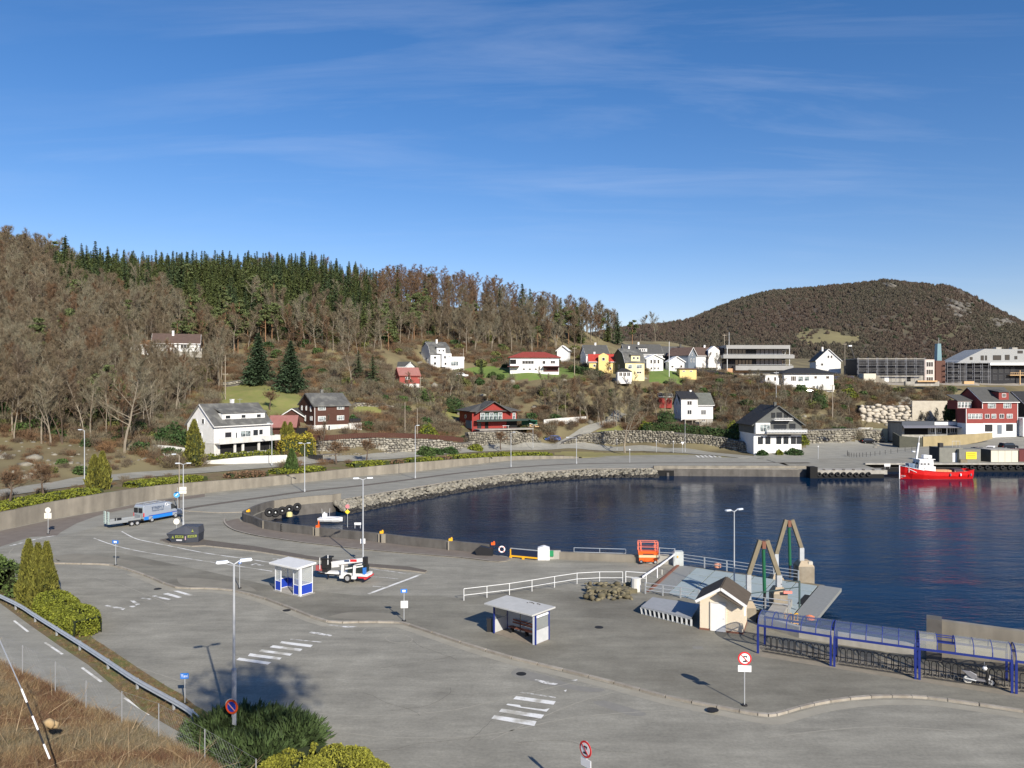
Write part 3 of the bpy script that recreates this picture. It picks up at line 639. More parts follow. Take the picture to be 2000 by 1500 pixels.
# lower left road
RE=[(-200,1010),(0,1178),(60,1222),(117,1262),(173,1299),(233,1350),(275,1386),(350,1430),(450,1484),(560,1545)]
re_=[gp(*p)for p in[(-150,1085),(0,1178),(60,1222),(117,1262),(173,1299),(233,1350),(275,1386),(350,1430),(450,1484),(600,1570)]]
sheet('lower_road',re_+[Vector((-14,20,0)),Vector((-90,20,0)),Vector((-110,60,0))],.004,ASPH2)
VE=[gp(*p)for p in[(600,1510),(500,1440),(420,1400),(380,1378),(355,1357),(327,1342),(280,1312),(205,1262),(185,1250),(120,1190),(60,1165),(0,1130),(-150,1065)]]
sheet('verge',re_+VE,.03,VERGE,side=VERGE,depth=.03)
for a,c,d in(((27,1212),(55,1234),PAINT),((88,1255),(122,1278),PAINT),((160,1304),(198,1332),PAINT),((243,1363),(293,1396),PAINT),((350,1433),(370,1448),PAINT),((374,1450),(410,1472),WORN)):mline('centre_line',[a,c],.16,d,.008,1)
# rocks of the embankment
rs=np.random.RandomState(3)
ico=bpy.data.meshes.new('tmp')
import bmesh
bmm=bmesh.new();bmesh.ops.create_icosphere(bmm,subdivisions=1,radius=1);IV=np.array([v.co[:]for v in bmm.verts]);IF=np.array([[v.index for v in f.verts]for f in bmm.faces]);bmm.free()
def rocks(name,pts,m,flat=.8,mats=None,mi=None,parent=None):
 Vs,Fs,o=[],[],0
 for(c,r_)in pts:
  jit=1+rs.uniform(-.28,.28,(len(IV),1));s=np.array([rs.uniform(.8,1.4),rs.uniform(.7,1.1),flat*rs.uniform(.7,1.1)])*r_
  a=rs.uniform(0,6.3);R=np.array([[math.cos(a),-math.sin(a),0],[math.sin(a),math.cos(a),0],[0,0,1]])
  Vs.append((IV*jit*s)@R.T+np.array(c));Fs.append(IF+o);o+=len(IV)
 me=np_mesh(name,np.concatenate(Vs),np.concatenate(Fs),mats or m,mi);o=bpy.data.objects.new(name,me);COL.objects.link(o)
 if parent:o.parent=parent
 return o
tl=smooth_path([Vector((-28.2,120.9,0)),gp(664,977)]+coastN+[Vector((31.3,168.2,0))],12);pts=[];mi=[]
for i in range(len(tl)-1):
 for k in range(46):
  t_=rs.rand();p=tl[i].lerp(tl[i+1],t_);d=rs.uniform(0,3.6);n=(tl[i+1]-tl[i]).normalized();n=Vector((n.y,-n.x,0))
  q=p+n*(d+.2);z=-.05-d*.52+rs.uniform(-.12,.12);rad=rs.uniform(.16,.5)*(1 if d>.3 else .7)
  pts.append(((q.x,q.y,z),rad));mi+=[1 if z<-1.15+rs.uniform(-.15,.15)else 0]*len(IF)
o=rocks('embankment_rocks',pts,None,mats=[ROCK,ROCKD],mi=mi);o['kind']='stuff'
b=MB()
for p,q in zip(tl[:-1],tl[1:]):
 n=(q-p).normalized();n=Vector((n.y,-n.x,0));b.quad(p+Vector((0,0,-.1)),q+Vector((0,0,-.1)),q+n*4+Vector((0,0,-2.3)),p+n*4+Vector((0,0,-2.3)))
struct(b.obj('embankment',ROCKD))
# wear on the asphalt: tyre marks, cracks, patches, covers
TM=mat('tyre_mark',(.27,.256,.215),.9,c2=(.34,.322,.268),ns=2.5,nf=.3,coord='World',det=9)
for i,q in enumerate(([(230,1290),(420,1350),(640,1395),(860,1390),(1000,1360),(1180,1320)],[(600,1420),(760,1440),(950,1435),(1130,1400),(1350,1385)],[(960,1445),(1060,1400),(1160,1362),(1300,1330)],[(205,1262),(260,1240),(330,1225),(420,1215)],[(150,1120),(230,1140),(330,1180)],[(1500,1440),(1700,1420),(1900,1430)])):mline('tyre_mark',q,.09,TM,.006,6)
for q in([(752,1246),(760,1241),(775,1239),(795,1242),(805,1248),(800,1254),(780,1256),(760,1252),(752,1246)],[(20,1090),(18,1080),(26,1071)],[(705,1236),(712,1229),(722,1224)],[(320,1110),(450,1134),(560,1140)]):mline('tyre_mark',q,.1,TM,.009,6)
CRK=mat('crack',(.1,.095,.085),.95);rc_=np.random.RandomState(12)
for k in range(9):
 px,py=rc_.uniform(250,1900),rc_.uniform(1200,1480)
 if px<650 and py>1380:continue
 p=gp(px,py,0);a=rc_.uniform(-.6,.6)+(0 if k%3 else 1.5);P=[p]
 for j in range(9):a+=rc_.uniform(-.35,.35);P.append(P[-1]+Vector((math.cos(a),math.sin(a),0))*rc_.uniform(.3,.9))
 if any(Q_.y>61 or abs(Q_.x)>55 for Q_ in P):continue
 b=MB();inside=1000+p.x/p.y*F;z=.006 if p.y<np.interp(inside,[a_ for a_,_ in ISL],[g_.y for g_ in isl])-1.5 else .127
 if z>.1 and any(Q_.y<np.interp(1000+Q_.x/Q_.y*F,[a_ for a_,_ in ISL],[g_.y for g_ in isl])+.5 for Q_ in P):continue
 b.strip([q+Vector((0,0,z))for q in P],rc_.uniform(.015,.03));struct(b.obj('crack',CRK))
for px,py,z in((1392,1386,.13),(308,1150,.012),(1018,1316,.006),(1170,1225,.13),(560,1192,.01)):p=gp(px,py,z);b=MB();b.lathe(p,(0,0,1),[(.33,-.01),(.33,.004)],18);struct(b.obj('manhole_cover',DARK))
PT=mat('asphalt_patch',(.2,.192,.17),.92,c2=(.25,.24,.21),ns=2,coord='World',det=9)
for q in([(1010,1305),(1075,1322),(1120,1338),(1180,1346),(1150,1352),(1060,1335),(1000,1318)],[(1180,1368),(1260,1392),(1235,1398),(1160,1374)]):blob('asphalt_patch',q,PT,.005)
for q in([(1352,1262),(1372,1262),(1374,1268),(1354,1268)],):sheet('asphalt_patch',[gp(*v,.126)for v in q],.126,PT)
#  WALLS
def wall_along(name,label,pts,h,th,m,cat='wall',z0=.0,hs=None,cap=None,side=1):
 L=offset(pts,th/2);R=offset(pts,-th/2);b=MB();n=len(pts)
 for i in range(n-1):
  h0=(hs[i]if hs else h);h1=(hs[i+1]if hs else h)
  a0,a1,c0,c1=L[i],L[i+1],R[i],R[i+1];u=Vector((0,0,1))
  za,zb=a0.z if z0 is None else z0,a1.z if z0 is None else z0
  A=[Vector((a0.x,a0.y,za-.8)),Vector((c0.x,c0.y,za-.8)),Vector((c0.x,c0.y,za+h0)),Vector((a0.x,a0.y,za+h0))]
  B_=[Vector((a1.x,a1.y,zb-.8)),Vector((c1.x,c1.y,zb-.8)),Vector((c1.x,c1.y,zb+h1)),Vector((a1.x,a1.y,zb+h1))]
  o=len(b.v);b.add(A+B_,[(1,5,6,2),(2,6,7,3),(4,0,3,7)]+([(0,1,2,3)]if i==0 else[])+([(5,4,7,6)]if i==n-2 else[]))
 o=b.obj(name,m);tag(o,label,cat);return o
wp=smooth_path(wall_path,4);whs=list(np.interp(np.arange(len(wp))/4,np.arange(len(WALLH)),WALLH))
RETW=wall_along('retaining_wall','long curved buff concrete retaining wall behind the harbour road',wp,0,.5,CONC,hs=whs)
b=MB()
for k in range(2,len(wp)-1,1):
 p=wp[k];b.box(p+Vector((0,-.256,whs[k]/2)),(.05,.03,whs[k]-.05),rz=0)
b.obj('expansion_joints',CONCD,RETW)['kind']='stuff'
# quay parapet with its joints and far curved part
pl=parapet_line;hs=[.35+.75*min(1,i/2)for i in range(len(pl))];hs[-1]=.7
par=wall_along('quay_parapet','dark weathered concrete parapet curving round the harbour basin',[p+Vector((0,.22,0))for p in pl],1.1,.42,CONCD)
for px,py in((514,1034),(612,1047.5),(620,1048.5),(740,1061),(749,1062),(876,1076.5)):p=gp(px,py);b=MB();b.box(p+Vector((0,-.04,.55)),(.5 if px in(620,749)else .14,.1,1.15));b.obj('pier_stub',CONC,par)
pf=wall_along('quay_parapet','pale round-topped part of the basin wall that carries the tyres',[p+Vector((0,.02,0))for p in curve[3:]]+[gp(664,977)],1.12,.5,CONC)
wall_along('low_wall','low rubble and concrete wall along the quay edge beside the white box',[gp(1078,1092)+Vector((0,.3,0)),gp(1240,1099)+Vector((0,.3,0)),gp(1262,1101)+Vector((0,.3,0))],.75,.4,CONC)
wall_along('low_wall','short concrete quay wall behind the orange scissor lift',[gp(1262,1101)+Vector((.05,.3,0)),gp(1316,1103)+Vector((0,.3,0))],.95,.4,CONCL)
wall_along('harbour_wall','tall sunlit concrete wall behind the right-hand bike shelters',[gp(1810,1285)+Vector((0,-.25,0)),gp(2100,1330)+Vector((0,-.25,0)),Vector((44,42,0))],2.75,.5,CONC)
b=MB();p=gp(1810,1285);b.box(p+Vector((.2,-.55,1.45)),(.9,1.0,2.9),rz=-.5);tag(b.obj('wall_pier',CONCD),'square concrete end pier of the tall wall behind the bike shelters','pier')
wall_along('low_wall','low concrete kerb wall between bike racks and water',[gp(1484,1224),gp(1560,1246)+Vector((0,-.2,0)),gp(1808,1285.5)+Vector((0,-.2,0))],.9,.4,CONCL)
# straight quay with its open piled front
b=MB();b.box((48,168.4,.12),(34,1.0,.95));q1=tag(b.obj('quay_deck',mat('stained_concrete',(.33,.3,.24),.9,c2=(.2,.18,.15),ns=.5,coord='World',streak=.3)),'straight concrete quay with a dark open front, right of the stone embankment','quay')
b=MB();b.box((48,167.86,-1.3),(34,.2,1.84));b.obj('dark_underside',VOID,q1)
for k in range(7):b=MB();b.box((34+k*4.9,167.6,-1.3),(.5,.3,.9));b.obj('pile',CONCD,q1)
b=MB();b.box((72.3,165.5,-.32),(15.5,3.4,.9));q2=tag(b.obj('quay_deck',CONCL),'low concrete landing stage hung with tyres, left of the red boat','quay')
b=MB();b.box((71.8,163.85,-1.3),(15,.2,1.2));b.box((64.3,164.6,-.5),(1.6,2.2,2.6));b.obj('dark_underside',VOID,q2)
for k in range(8):b=MB();b.box((64.5+k*2.1,163.95,.22),(.5,.3,.28));b.obj('mooring_block',CONCD,q2)
b=MB();b.box((120,176.5,-.1),(78,1.0,.9));q3=tag(b.obj('quay_deck',CONCL),'concrete quay with a row of tyres, right of the red boat','quay')
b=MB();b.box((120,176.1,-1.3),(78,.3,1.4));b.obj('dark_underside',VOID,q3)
tyre=MB().ring((0,0,0),(0,1,0),.36,.16,16,8).obj('tyre',DARK)
tyre.location=(65.4,163.55,-.75);tag(tyre,'worn black tyre hung on the landing stage left of the red boat','tyre','tyres hung along the landing stage')
for k in range(1,9):
 c=tyre.copy();COL.objects.link(c);c.location=(65.4+k*1.32,163.55,-.75+.05*math.sin(k*5))
for k in range(14):
 c=tyre.copy();COL.objects.link(c);c.location=(103.5+k*1.75,175.75,-.62);c['label']='black tyre hung along the quay right of the red boat';c['group']='tyres hung on the right quay'
big=None
for k,(px,py)in enumerate(((526,1002),(538,1002.5),(551,999),(564.5,995.5),(580,991.5))):
 Y=(107.6,109,110.8,113.2,116)[k];p=at(px,Y,zat(py,Y));a=math.radians((18,20,24,28,34)[k])
 b=MB();b.ring((0,0,0),(-math.sin(a),-math.cos(a),0)if False else(math.sin(a),-math.cos(a),0),.46,.2,20,8);b.lathe((0,0,0),(math.sin(a),-math.cos(a),0),[(.28,-.14),(.28,-.05),(.2,0),(.2,-.14)],16,0)
 o=b.obj('tyre',DARK,smooth=True);o.location=p+Vector((math.sin(a)*.1,-math.cos(a)*.1,.1))
 tag(o,['leftmost of the five huge tyres on the basin wall','second from left of the five huge tyres on the basin wall','middle one of the five huge tyres on the basin wall','second from right of the five huge tyres on the basin wall','rightmost of the five huge tyres on the basin wall'][k],'tyre','huge tyres fending the basin wall')
 h=MB().lathe((0,0,0),(math.sin(a),-math.cos(a),0),[(.12,-.1),(.12,.08),(.05,.1)],10);h.obj('hub',STEEL,o)
 # dry stone and boulder walls: stones of uneven size standing proud of a dark core
def stone_wall(name,label,pts,h,m,sz=.55,hs=None,z0=None,lean=.18,pieces=False,coremat=None):
 P=[Vector(p)for p in pts];b=MB();n=len(P)
 if hs is None:hs=[h]*n
 for i in range(n-1):
  p,q=P[i],P[i+1];d=(q-p).normalized();nn=Vector((d.y,-d.x,0))
  a0=p+Vector((0,0,-1));a1=q+Vector((0,0,-1));t0=p-nn*lean*hs[i]+Vector((0,0,hs[i]-.06));t1=q-nn*lean*hs[i+1]+Vector((0,0,hs[i+1]-.06))
  b.quad(a0+nn*.2,a1+nn*.2,t1,t0);b.quad(t0,t1,t1-nn*1.4,t0-nn*1.4)
  if i==0:b.quad(a0-nn*1.5,a0+nn*.2,t0,t0-nn*1.4)
  if i==n-2:b.quad(a1+nn*.2,a1-nn*1.5,t1-nn*1.4,t1)
 o=b.obj(name,coremat or CONCD);tag(o,label,'stone wall');Vs,Fs,off_=[],[],0
 for i in range(n-1):
  p,q=P[i],P[i+1];d=(q-p);L=d.length;d=d.normalized();nn=Vector((d.y,-d.x,0));u=rs.uniform(0,.3);row=0
  z=0
  hm=max(hs[i],hs[i+1])
  while z<hm:
   rh=sz*(rs.uniform(.45,.7)if pieces else rs.uniform(.55,.95));u=rs.uniform(-.8,0)
   while u<L:
    w=sz*rs.uniform(.7,2.0);f=np.clip((u+w/2)/L,0,1);hh=lerp(hs[i],hs[i+1],f)
    if z+rh<hh+.15:
     c=p+d*(u+w/2)+Vector((0,0,z+rh/2))-nn*(lean*z-.08-rs.uniform(0,.12));c.z+=0 if True else 0
     pass
     ang=math.atan2(d.y,d.x);S3=np.array([w*.52,sz*.45,rh*(.75 if pieces else .55)]);jit=1+rs.uniform(-.22,.22,(len(IV),1))
     v=np.sign(IV)*np.abs(IV)**(.95 if pieces else .75)*S3*jit*rs.uniform(.72,1.18);c.z+=rs.uniform(-.4,.4)*rh if pieces else rs.uniform(-.2,.2)*rh;R=np.array([[math.cos(ang),-math.sin(ang),0],[math.sin(ang),math.cos(ang),0],[0,0,1]])
     Vs.append(v@R.T+np.array(c));Fs.append(IF+off_);off_+=len(IV)
     if pieces:
      me=np_mesh('stone',Vs[-1],IF,m);s_=bpy.data.objects.new('stone',me);COL.objects.link(s_);s_.parent=o
    u+=w
   z+=rh
 if not pieces:
  me=np_mesh('stones',np.concatenate(Vs),np.concatenate(Fs),m);s_=bpy.data.objects.new('stones',me);COL.objects.link(s_);s_.parent=o;s_['kind']='stuff'
 return o
def zl(px,Y,z):return at(px,Y,z)
STONEL=mat('light_stone',(.34,.32,.265),.9,c2=(.2,.185,.15),ns=.9,island=.35,coord='World',bump=.3,bs=5)
STONEG=mat('grey_stone',(.29,.27,.215),.9,c2=(.16,.145,.115),ns=.9,island=.4,coord='World',bump=.3,bs=5)
stone_wall('stone_wall','long rubble stone wall beside the street below the white house with hedge',[zl(1085,212,1.0),zl(1140,217,.8),zl(1200,219,.7),zl(1300,216,.6),zl(1400,210,.4),zl(1450,204,.3),zl(1468,203,.4)],4,STONEG,.62,[.4,3.5,4.5,4.5,3.7,2.8,1.6])
stone_wall('stone_wall','grey stone retaining wall with a brown fence on it, below the brown house',[zl(622,170.5,2.4),zl(660,173,2.4),zl(720,177,2.3),zl(800,183,2.3),zl(850,188,2.3),zl(900,194,2.2)],3,STONEL,.6,[3.3,3.5,3.7,3.2,2.6,1.4])
stone_wall('stone_wall','low boulder edging of the upper street below the garden terrace',[zl(585,163,2.2),zl(640,169.5,2.1),zl(700,174,2.0),zl(760,178.5,1.9),zl(850,191,1.7),zl(925,201,1.6)],1,STONEG,.55,[.9,1.0,.9,.9,1.3,1.8])
stone_wall('stone_wall','stone wall under the terrace of the red and black chalet',[zl(918,201,2.2),zl(960,206.5,2.1),zl(1010,210,2.0),zl(1050,213,2.4)],4,STONEG,.6,[3.6,3.8,3.6,2.0])
stone_wall('stone_wall','rough stone wall behind the car park right of the grey house',[zl(1578,215,1.7),zl(1640,220,1.5),zl(1690,228,1.3),zl(1735,234,1.3)],4,STONEG,.8,[3.8,4.2,4.0,3.2])
stone_wall('boulder_wall','stack of big pale boulders beside the tall block wall',[zl(1682,246,6.3),zl(1740,247,5.3),zl(1783,247,5.0)],5,ROCKT,1.5,[5.4,6.3,6.5],pieces=True)
stone_wall('stone_wall','low stone wall at the top edge of the field under two spruces',[on(432,213),on(450,216),on(478,220)],.8,STONEL,.5,[.6,.8,.8])
stone_wall('stone_wall','low rubble wall in the slope behind the brown house',[on(672,202),on(700,205),on(745,208),on(770,209)],1,STONEG,.6,[1.2,1.2,1.2,.8])
wall_along('block_wall','tall pale concrete block wall below the building site',[at(1781,247,4.5),at(1862,246,4.5),at(1878,250,6.5)],8.0,.6,lines(mat('cream_block',(.6,.55,.45),.9,c2=(.48,.43,.35),ns=1.2),'Z',8,.6),z0=None,hs=[8.6,8.6,6])
b=MB();a_,c_=at(1781,246.6,13.1),at(1862,245.6,13.1)
wall_along('street_wall','whitewashed garden wall along the street below the white house',[Vector((at(376,148).x,148,2.4)),at(440,150,2.6),at(500,154,2.6),at(560,158,2.5)],1.1,.3,CONCW,z0=None,hs=[1.0,1.3,1.5,1.4])
wall_along('terrace_wall','whitewashed terrace wall left of the white house',[at(300,152,5.2),at(335,151,5.0),at(365,150.5,4.6)],1.3,.3,CONCW,z0=None)
wall_along('ramp_wall','white sloping ramp wall beside the tall conifer at the white house',[at(318,149,4.0),at(345,148,3.0),at(365,147.5,2.6)],1.4,.3,CONCW,z0=None,hs=[1.2,1.6,2.0])
# fences of single boards
def board_fence(name,label,pts,h,m,bw=.35,rail=True,parts=True):
 t=thing(name,label,'fence',pts[0]);o0=Vector(pts[0]);P=smooth_path(pts,3);n=0;bb=MB()
 me=None
 if parts:
  mb=MB();mb.box((0,0,h/2),(bw*.9,.03,h));tmp=mb.obj('board',m);me=tmp.data;bpy.data.objects.remove(tmp)
 for p,q in zip(P[:-1],P[1:]):
  L=(q-p).length;k=max(1,round(L/bw));a=math.atan2(q.y-p.y,q.x-p.x)
  for i in range(k):
   c=p.lerp(q,(i+.5)/k)
   inst(me,'board',c-o0,a,1,t);n+=1
 bb.path([p-o0+Vector((0,.05,h*.75))for p in P],.04);bb.path([p-o0+Vector((0,.05,h*.3))for p in P],.04);bb.obj('rail',m,t)
 return t
board_fence('board_fence','dark red-brown board fence on the stone wall below the brown house',[at(580,171,5.9),at(640,172,5.9),at(720,178,6.1),at(800,184,5.5),at(850,189,4.9),at(905,195,3.7)],1.15,BROWN,.5)
board_fence('board_fence','long dark board fence climbing to the modern grey building',[onn(1358,268),onn(1390,270),onn(1420,268),onn(1440,262)],2.2,DARKB,.7)
#  HOUSES
EXCL=[]
_wm={}
def window_mesh(w,h,n,fm,gm,rows=1):
 k=(round(w,2),round(h,2),n,fm.name,gm.name,rows)
 if k in _wm:return _wm[k]
 f=.1;b=MB();d=.1
 b.box((0,-.03,h/2-f/2),(w,d,f));b.box((0,-.03,-h/2+f/2),(w,d,f))
 b.box((-w/2+f/2,-.03,0),(f,d,h-2*f));b.box((w/2-f/2,-.03,0),(f,d,h-2*f))
 for i in range(1,n):b.box((-w/2+w*i/n,-.02,0),(.08,d*.8,h-2*f))
 for i in range(1,rows):b.box((0,-.015,-h/2+h*i/rows),(w-2*f,d*.7,.06))
 o=b.obj('window',fm);me=o.data;bpy.data.objects.remove(o)
 b=MB();b.box((0,.0,0),(w-2*f,.04,h-2*f));o=b.obj('pane',gm);me2=o.data;bpy.data.objects.remove(o)
 _wm[k]=(me,me2);return me,me2
def add_window(parent,pos,rz,w,h,n=1,fm=None,gm=None,rows=1,name='window'):
 me,me2=window_mesh(w,h,n,fm or WHITE,gm or GLASS,rows)
 o=inst(me,name,pos,rz,1,parent);inst(me2,'pane',(0,0,0),0,1,o);return o
def house(label,px,Y,z,w,d,wh,rh,yaw=0,roof='x',wm=WHITEB,rm=SLATE,base=.0,bm=CONCW,wins=(),chim=((0,.5),),name='house',cat='house',oh=.45,trim=WHITE,hang=None,th=.16,world=None,nobase=False):
 loc=Vector(world)if world else at(px,Y,z)
 yr=math.radians(yaw);t=thing(name,label,cat,loc,yr)
 c=loc+Vector((-math.sin(yr),math.cos(yr),0))*d/2;EXCL.append((c.x,c.y,max(w,d)*.62+1.2))
 t['hw']=w;del t['hw']
 b=MB();b.box((0,d/2,(wh+base)/2+(0 if base else-1)),(w,d,wh-base+(0 if base else 2)))
 X,D=w/2,d
 if roof=='x':
  b.ext([(0,wh),(D,wh),(D/2,wh+rh)],lambda u,v,s:(s,u,v),-X,X)
 elif roof=='y':
  b.ext([(-X,wh),(X,wh),(0,wh+rh)],lambda u,v,s:(u,s,v),0,D)
 elif roof=='mx':
  b.ext([(0,wh),(D,wh),(D*.84,wh+rh*.62),(D/2,wh+rh),(D*.16,wh+rh*.62)],lambda u,v,s:(s,u,v),-X,X)
 elif roof=='my':
  b.ext([(-X,wh),(X,wh),(X*.66,wh+rh*.62),(0,wh+rh),(-X*.66,wh+rh*.62)],lambda u,v,s:(u,s,v),0,D)
 b.obj('wall',wm,t)
 if base:bb=MB();bb.box((0,d/2,base/2-1.2),(w-.1,d-.1,base+2.4));bb.obj('foundation',bm,t)
 r=MB();up=.05
 def slab(p,q,a0,a1,fn):
  p=Vector((*p,0));q=Vector((*q,0));dd=(q-p).normalized();nn=Vector((-dd.y,dd.x,0))*th
  if nn.y<0:nn=-nn
  r.ext([(p.x,p.y),(q.x,q.y),(q.x+nn.x,q.y+nn.y),(p.x+nn.x,p.y+nn.y)],fn,a0,a1)
 if roof=='x':
  s=rh/(D/2);fn=lambda u,v,a:(a,u,v)
  slab((-oh,wh-oh*s+up),(D/2,wh+rh+up),-X-oh*.7,X+oh*.7,fn);slab((D/2,wh+rh+up),(D+oh,wh-oh*s+up),-X-oh*.7,X+oh*.7,fn)
 elif roof=='y':
  s=rh/X;fn=lambda u,v,a:(u,a,v)
  slab((-X-oh,wh-oh*s+up),(0,wh+rh+up),-oh,D+oh,fn);slab((0,wh+rh+up),(X+oh,wh-oh*s+up),-oh,D+oh,fn)
 elif roof in('mx','my'):
  if roof=='mx':fn=lambda u,v,a:(a,u,v);c0,c1,W=0,D,D;e0,e1=-X-oh*.6,X+oh*.6
  else:fn=lambda u,v,a:(u,a,v);c0,c1,W=-X,X,w;e0,e1=-oh,D+oh
  mid=(c0+c1)/2;k0=c0+W*.16 if roof=='mx' else-X*.66;k1=c1-W*.16 if roof=='mx' else X*.66
  for(p,q)in(((c0-oh*.5,wh-.3+up),(k0,wh+rh*.62+up)),((k0,wh+rh*.62+up),(mid,wh+rh+up)),((mid,wh+rh+up),(k1,wh+rh*.62+up)),((k1,wh+rh*.62+up),(c1+oh*.5,wh-.3+up))):slab(p,q,e0,e1,fn)
 elif roof=='hip':
  e=oh;run=min(w,d)/2+e;z0=wh;z1=wh+rh
  A=[(-X-e,-e,z0),(X+e,-e,z0),(X+e,D+e,z0),(-X-e,D+e,z0)]
  if w>=d:R0,R1=(-X-e+run,D/2,z1),(X+e-run,D/2,z1)
  else:R0,R1=(0,-e+run,z1),(0,D+e-run,z1)
  r.add([*A,*[(x,y,z_+.16)for x,y,z_ in A],R0,R1],[(3,2,1,0),(0,1,5,4),(1,2,6,5),(2,3,7,6),(3,0,4,7)]+([(4,5,9,8),(5,6,9),(6,7,8,9),(7,4,8)]if w>=d else[(4,5,8),(5,6,9,8),(6,7,9),(7,4,8,9)]))
 elif roof=='flat':
  r.box((0,d/2,wh+.15),(w+oh*2,d+oh*2,.3))
 ro=r.obj('roof',rm,t)
 if roof!='flat':
  for(cx,cy)in chim:
   zt=wh+rh;c_=MB();c_.box((cx,d*cy,zt+.1),(.6,.6,1.6));c_.box((cx,d*cy,zt+.93),(.72,.72,.1));c_.obj('chimney',trim,ro)
 if roof in('y','my','x','mx')and trim:
  v=MB()
  if roof=='y':
   for s_ in(-1,1):v.beam((s_*(X+oh),-oh-.02,wh-oh*rh/X+.02),(0,-oh-.02,wh+rh+.02),.05,.2)
  if roof=='x':
   v.box((0,-oh-.03,wh-oh*rh/(D/2)+.03),(w+oh*1.4,.05,.2))
   for s_ in(-1,1):
    v.beam((s_*(X+oh*.7+.03),-oh,wh-oh*rh/(D/2)+.02),(s_*(X+oh*.7+.03),D/2,wh+rh+.02),.05,.22)
  if roof=='mx':
   for s_ in(-1,1):
    for(p,q)in(((-oh*.5,wh-.3),(D*.16,wh+rh*.62)),((D*.16,wh+rh*.62),(D/2,wh+rh))):v.beam((s_*(X+oh*.6+.03),*p),(s_*(X+oh*.6+.03),*q),.05,.2)
  if roof=='my':
   for s_ in(-1,1):
    for(p,q)in(((X+oh*.5,wh-.3),(X*.66,wh+rh*.62)),((X*.66,wh+rh*.62),(0,wh+rh))):v.beam((s_*p[0],-oh-.02,p[1]),(s_*q[0],-oh-.02,q[1]),.05,.2)
  if v.v:v.obj('bargeboard',trim,t)
 for wdef in wins:
  face,u,zz,ww,hh=wdef[:5];n=wdef[5]if len(wdef)>5 else 1;gm=wdef[6]if len(wdef)>6 else None;fm=wdef[7]if len(wdef)>7 else None
  if face=='F':pos,rz=(u,-.02,zz),0
  elif face=='L':pos,rz=(-X-.02,d/2-u,zz),-PI/2
  elif face=='R':pos,rz=(X+.02,d/2+u,zz),PI/2
  add_window(t,pos,rz,ww,hh,n,fm,gm,name='door' if len(wdef)>8 else 'window')
 return t
def part(parent,name,m,fn,**k):
 b=MB();fn(b);return b.obj(name,m,parent,**k)
def dormer(t,x,y0,z0,w,h,dep,rh,m,rm,wins,flat=False):
 D_=part(t,'dormer',m,lambda b:(b.box((x,y0+dep/2,z0+h/2),(w,dep,h)),None if flat else b.ext([(x-w/2,z0+h),(x+w/2,z0+h),(x,z0+h+rh)],lambda u,v,s:(u,s,v),y0,y0+dep)))
 def rf(b):
  if flat:b.add([(x-w/2-.2,y0-.3,z0+h),(x+w/2+.2,y0-.3,z0+h),(x+w/2+.2,y0+dep+.6,z0+h+rh),(x-w/2-.2,y0+dep+.6,z0+h+rh),(x-w/2-.2,y0-.3,z0+h+.15),(x+w/2+.2,y0-.3,z0+h+.15),(x+w/2+.2,y0+dep+.6,z0+h+rh+.15),(x-w/2-.2,y0+dep+.6,z0+h+rh+.15)],[(3,2,1,0),(4,5,6,7),(0,1,5,4),(1,2,6,5),(2,3,7,6),(3,0,4,7)])
  else:
   for s_ in(-1,1):b.add([(x+s_*(w/2+.25),y0-.25,z0+h-.15),(x,y0-.25,z0+h+rh+.08),(x,y0+dep+.3,z0+h+rh+.08),(x+s_*(w/2+.25),y0+dep+.3,z0+h-.15),(x+s_*(w/2+.25),y0-.25,z0+h),(x,y0-.25,z0+h+rh+.22),(x,y0+dep+.3,z0+h+rh+.22),(x+s_*(w/2+.25),y0+dep+.3,z0+h)],[(0,1,2,3),(7,6,5,4),(0,4,5,1),(1,5,6,2),(2,6,7,3),(3,7,4,0)])
 part(D_,'dormer_roof',rm,rf)
 for(u,zz,ww,hh,n)in wins:add_window(t,(x+u,y0-.02,z0+zz),0,ww,hh,n)
 # 1 white house on the left
def front(px0,py0,px1,Y0,Y1):pass
A_=at(418,150,0);B_=A_+Vector((math.cos(math.radians(57)),math.sin(math.radians(57)),0))*13.6;yawd=math.degrees(math.atan2(B_.y-A_.y,B_.x-A_.x));wv=(B_-A_).length
t=house('white two-storey house with slate saltbox roof, long dormer and wide balcony',0,0,0,wv,8.6,6.0,3.9,yawd,'x',WHITEB,SLATE,2.3,CONCW,world=((A_+B_)/2)[:2]+(4.5,),wins=[('F',-3.6,3.9,1.7,1.2,1),('F',-1.7,3.7,.5,1.3,1),('F',.55,3.9,2.6,1.3,2,CURT),('F',3.0,4.0,1.4,1.35,1),('F',4.35,4.05,1.1,1.2,1),('L',-2.4,4.0,.7,.9),('L',.2,4.0,.7,.9),('L',-1.3,6.4,.7,.9),('L',.9,6.6,.9,1.1),('L',-2.6,5.9,.6,.7)],chim=((.7,.52),))
dormer(t,.8,.75,6.2,10.4,1.95,3.0,1.35,WHITEB,SLATE,[(-3.9,1.2,1.3,.8,1),(-.2,1.2,1.2,.8,1),(3.6,1.2,1.2,.8,1)],flat=True)
part(t,'balcony',CONCW,lambda b:(b.box((.7,-.75,2.35),(wv+1.2,1.7,.22)),b.box((.7,-1.55,2.85),(wv+1.2,.12,.95)),b.box((wv/2+1.25,-.75,2.85),(.12,1.6,.95))))
part(t,'open_basement',VOID,lambda b:b.box((.6,-.02,1.2),(wv-1.6,.1,1.9)))
for x in(-2.7,-.8,3.1):part(t,'pillar',CONCW,lambda b:b.box((x,-.9,1.1),(.45,.3,2.3)))
part(t,'aerial',STEEL,lambda b:(b.tube((2.5,4.3,9.9),(2.5,4.3,11),.03),b.tube((1.9,4.3,10.8),(3.1,4.3,10.8),.03)))
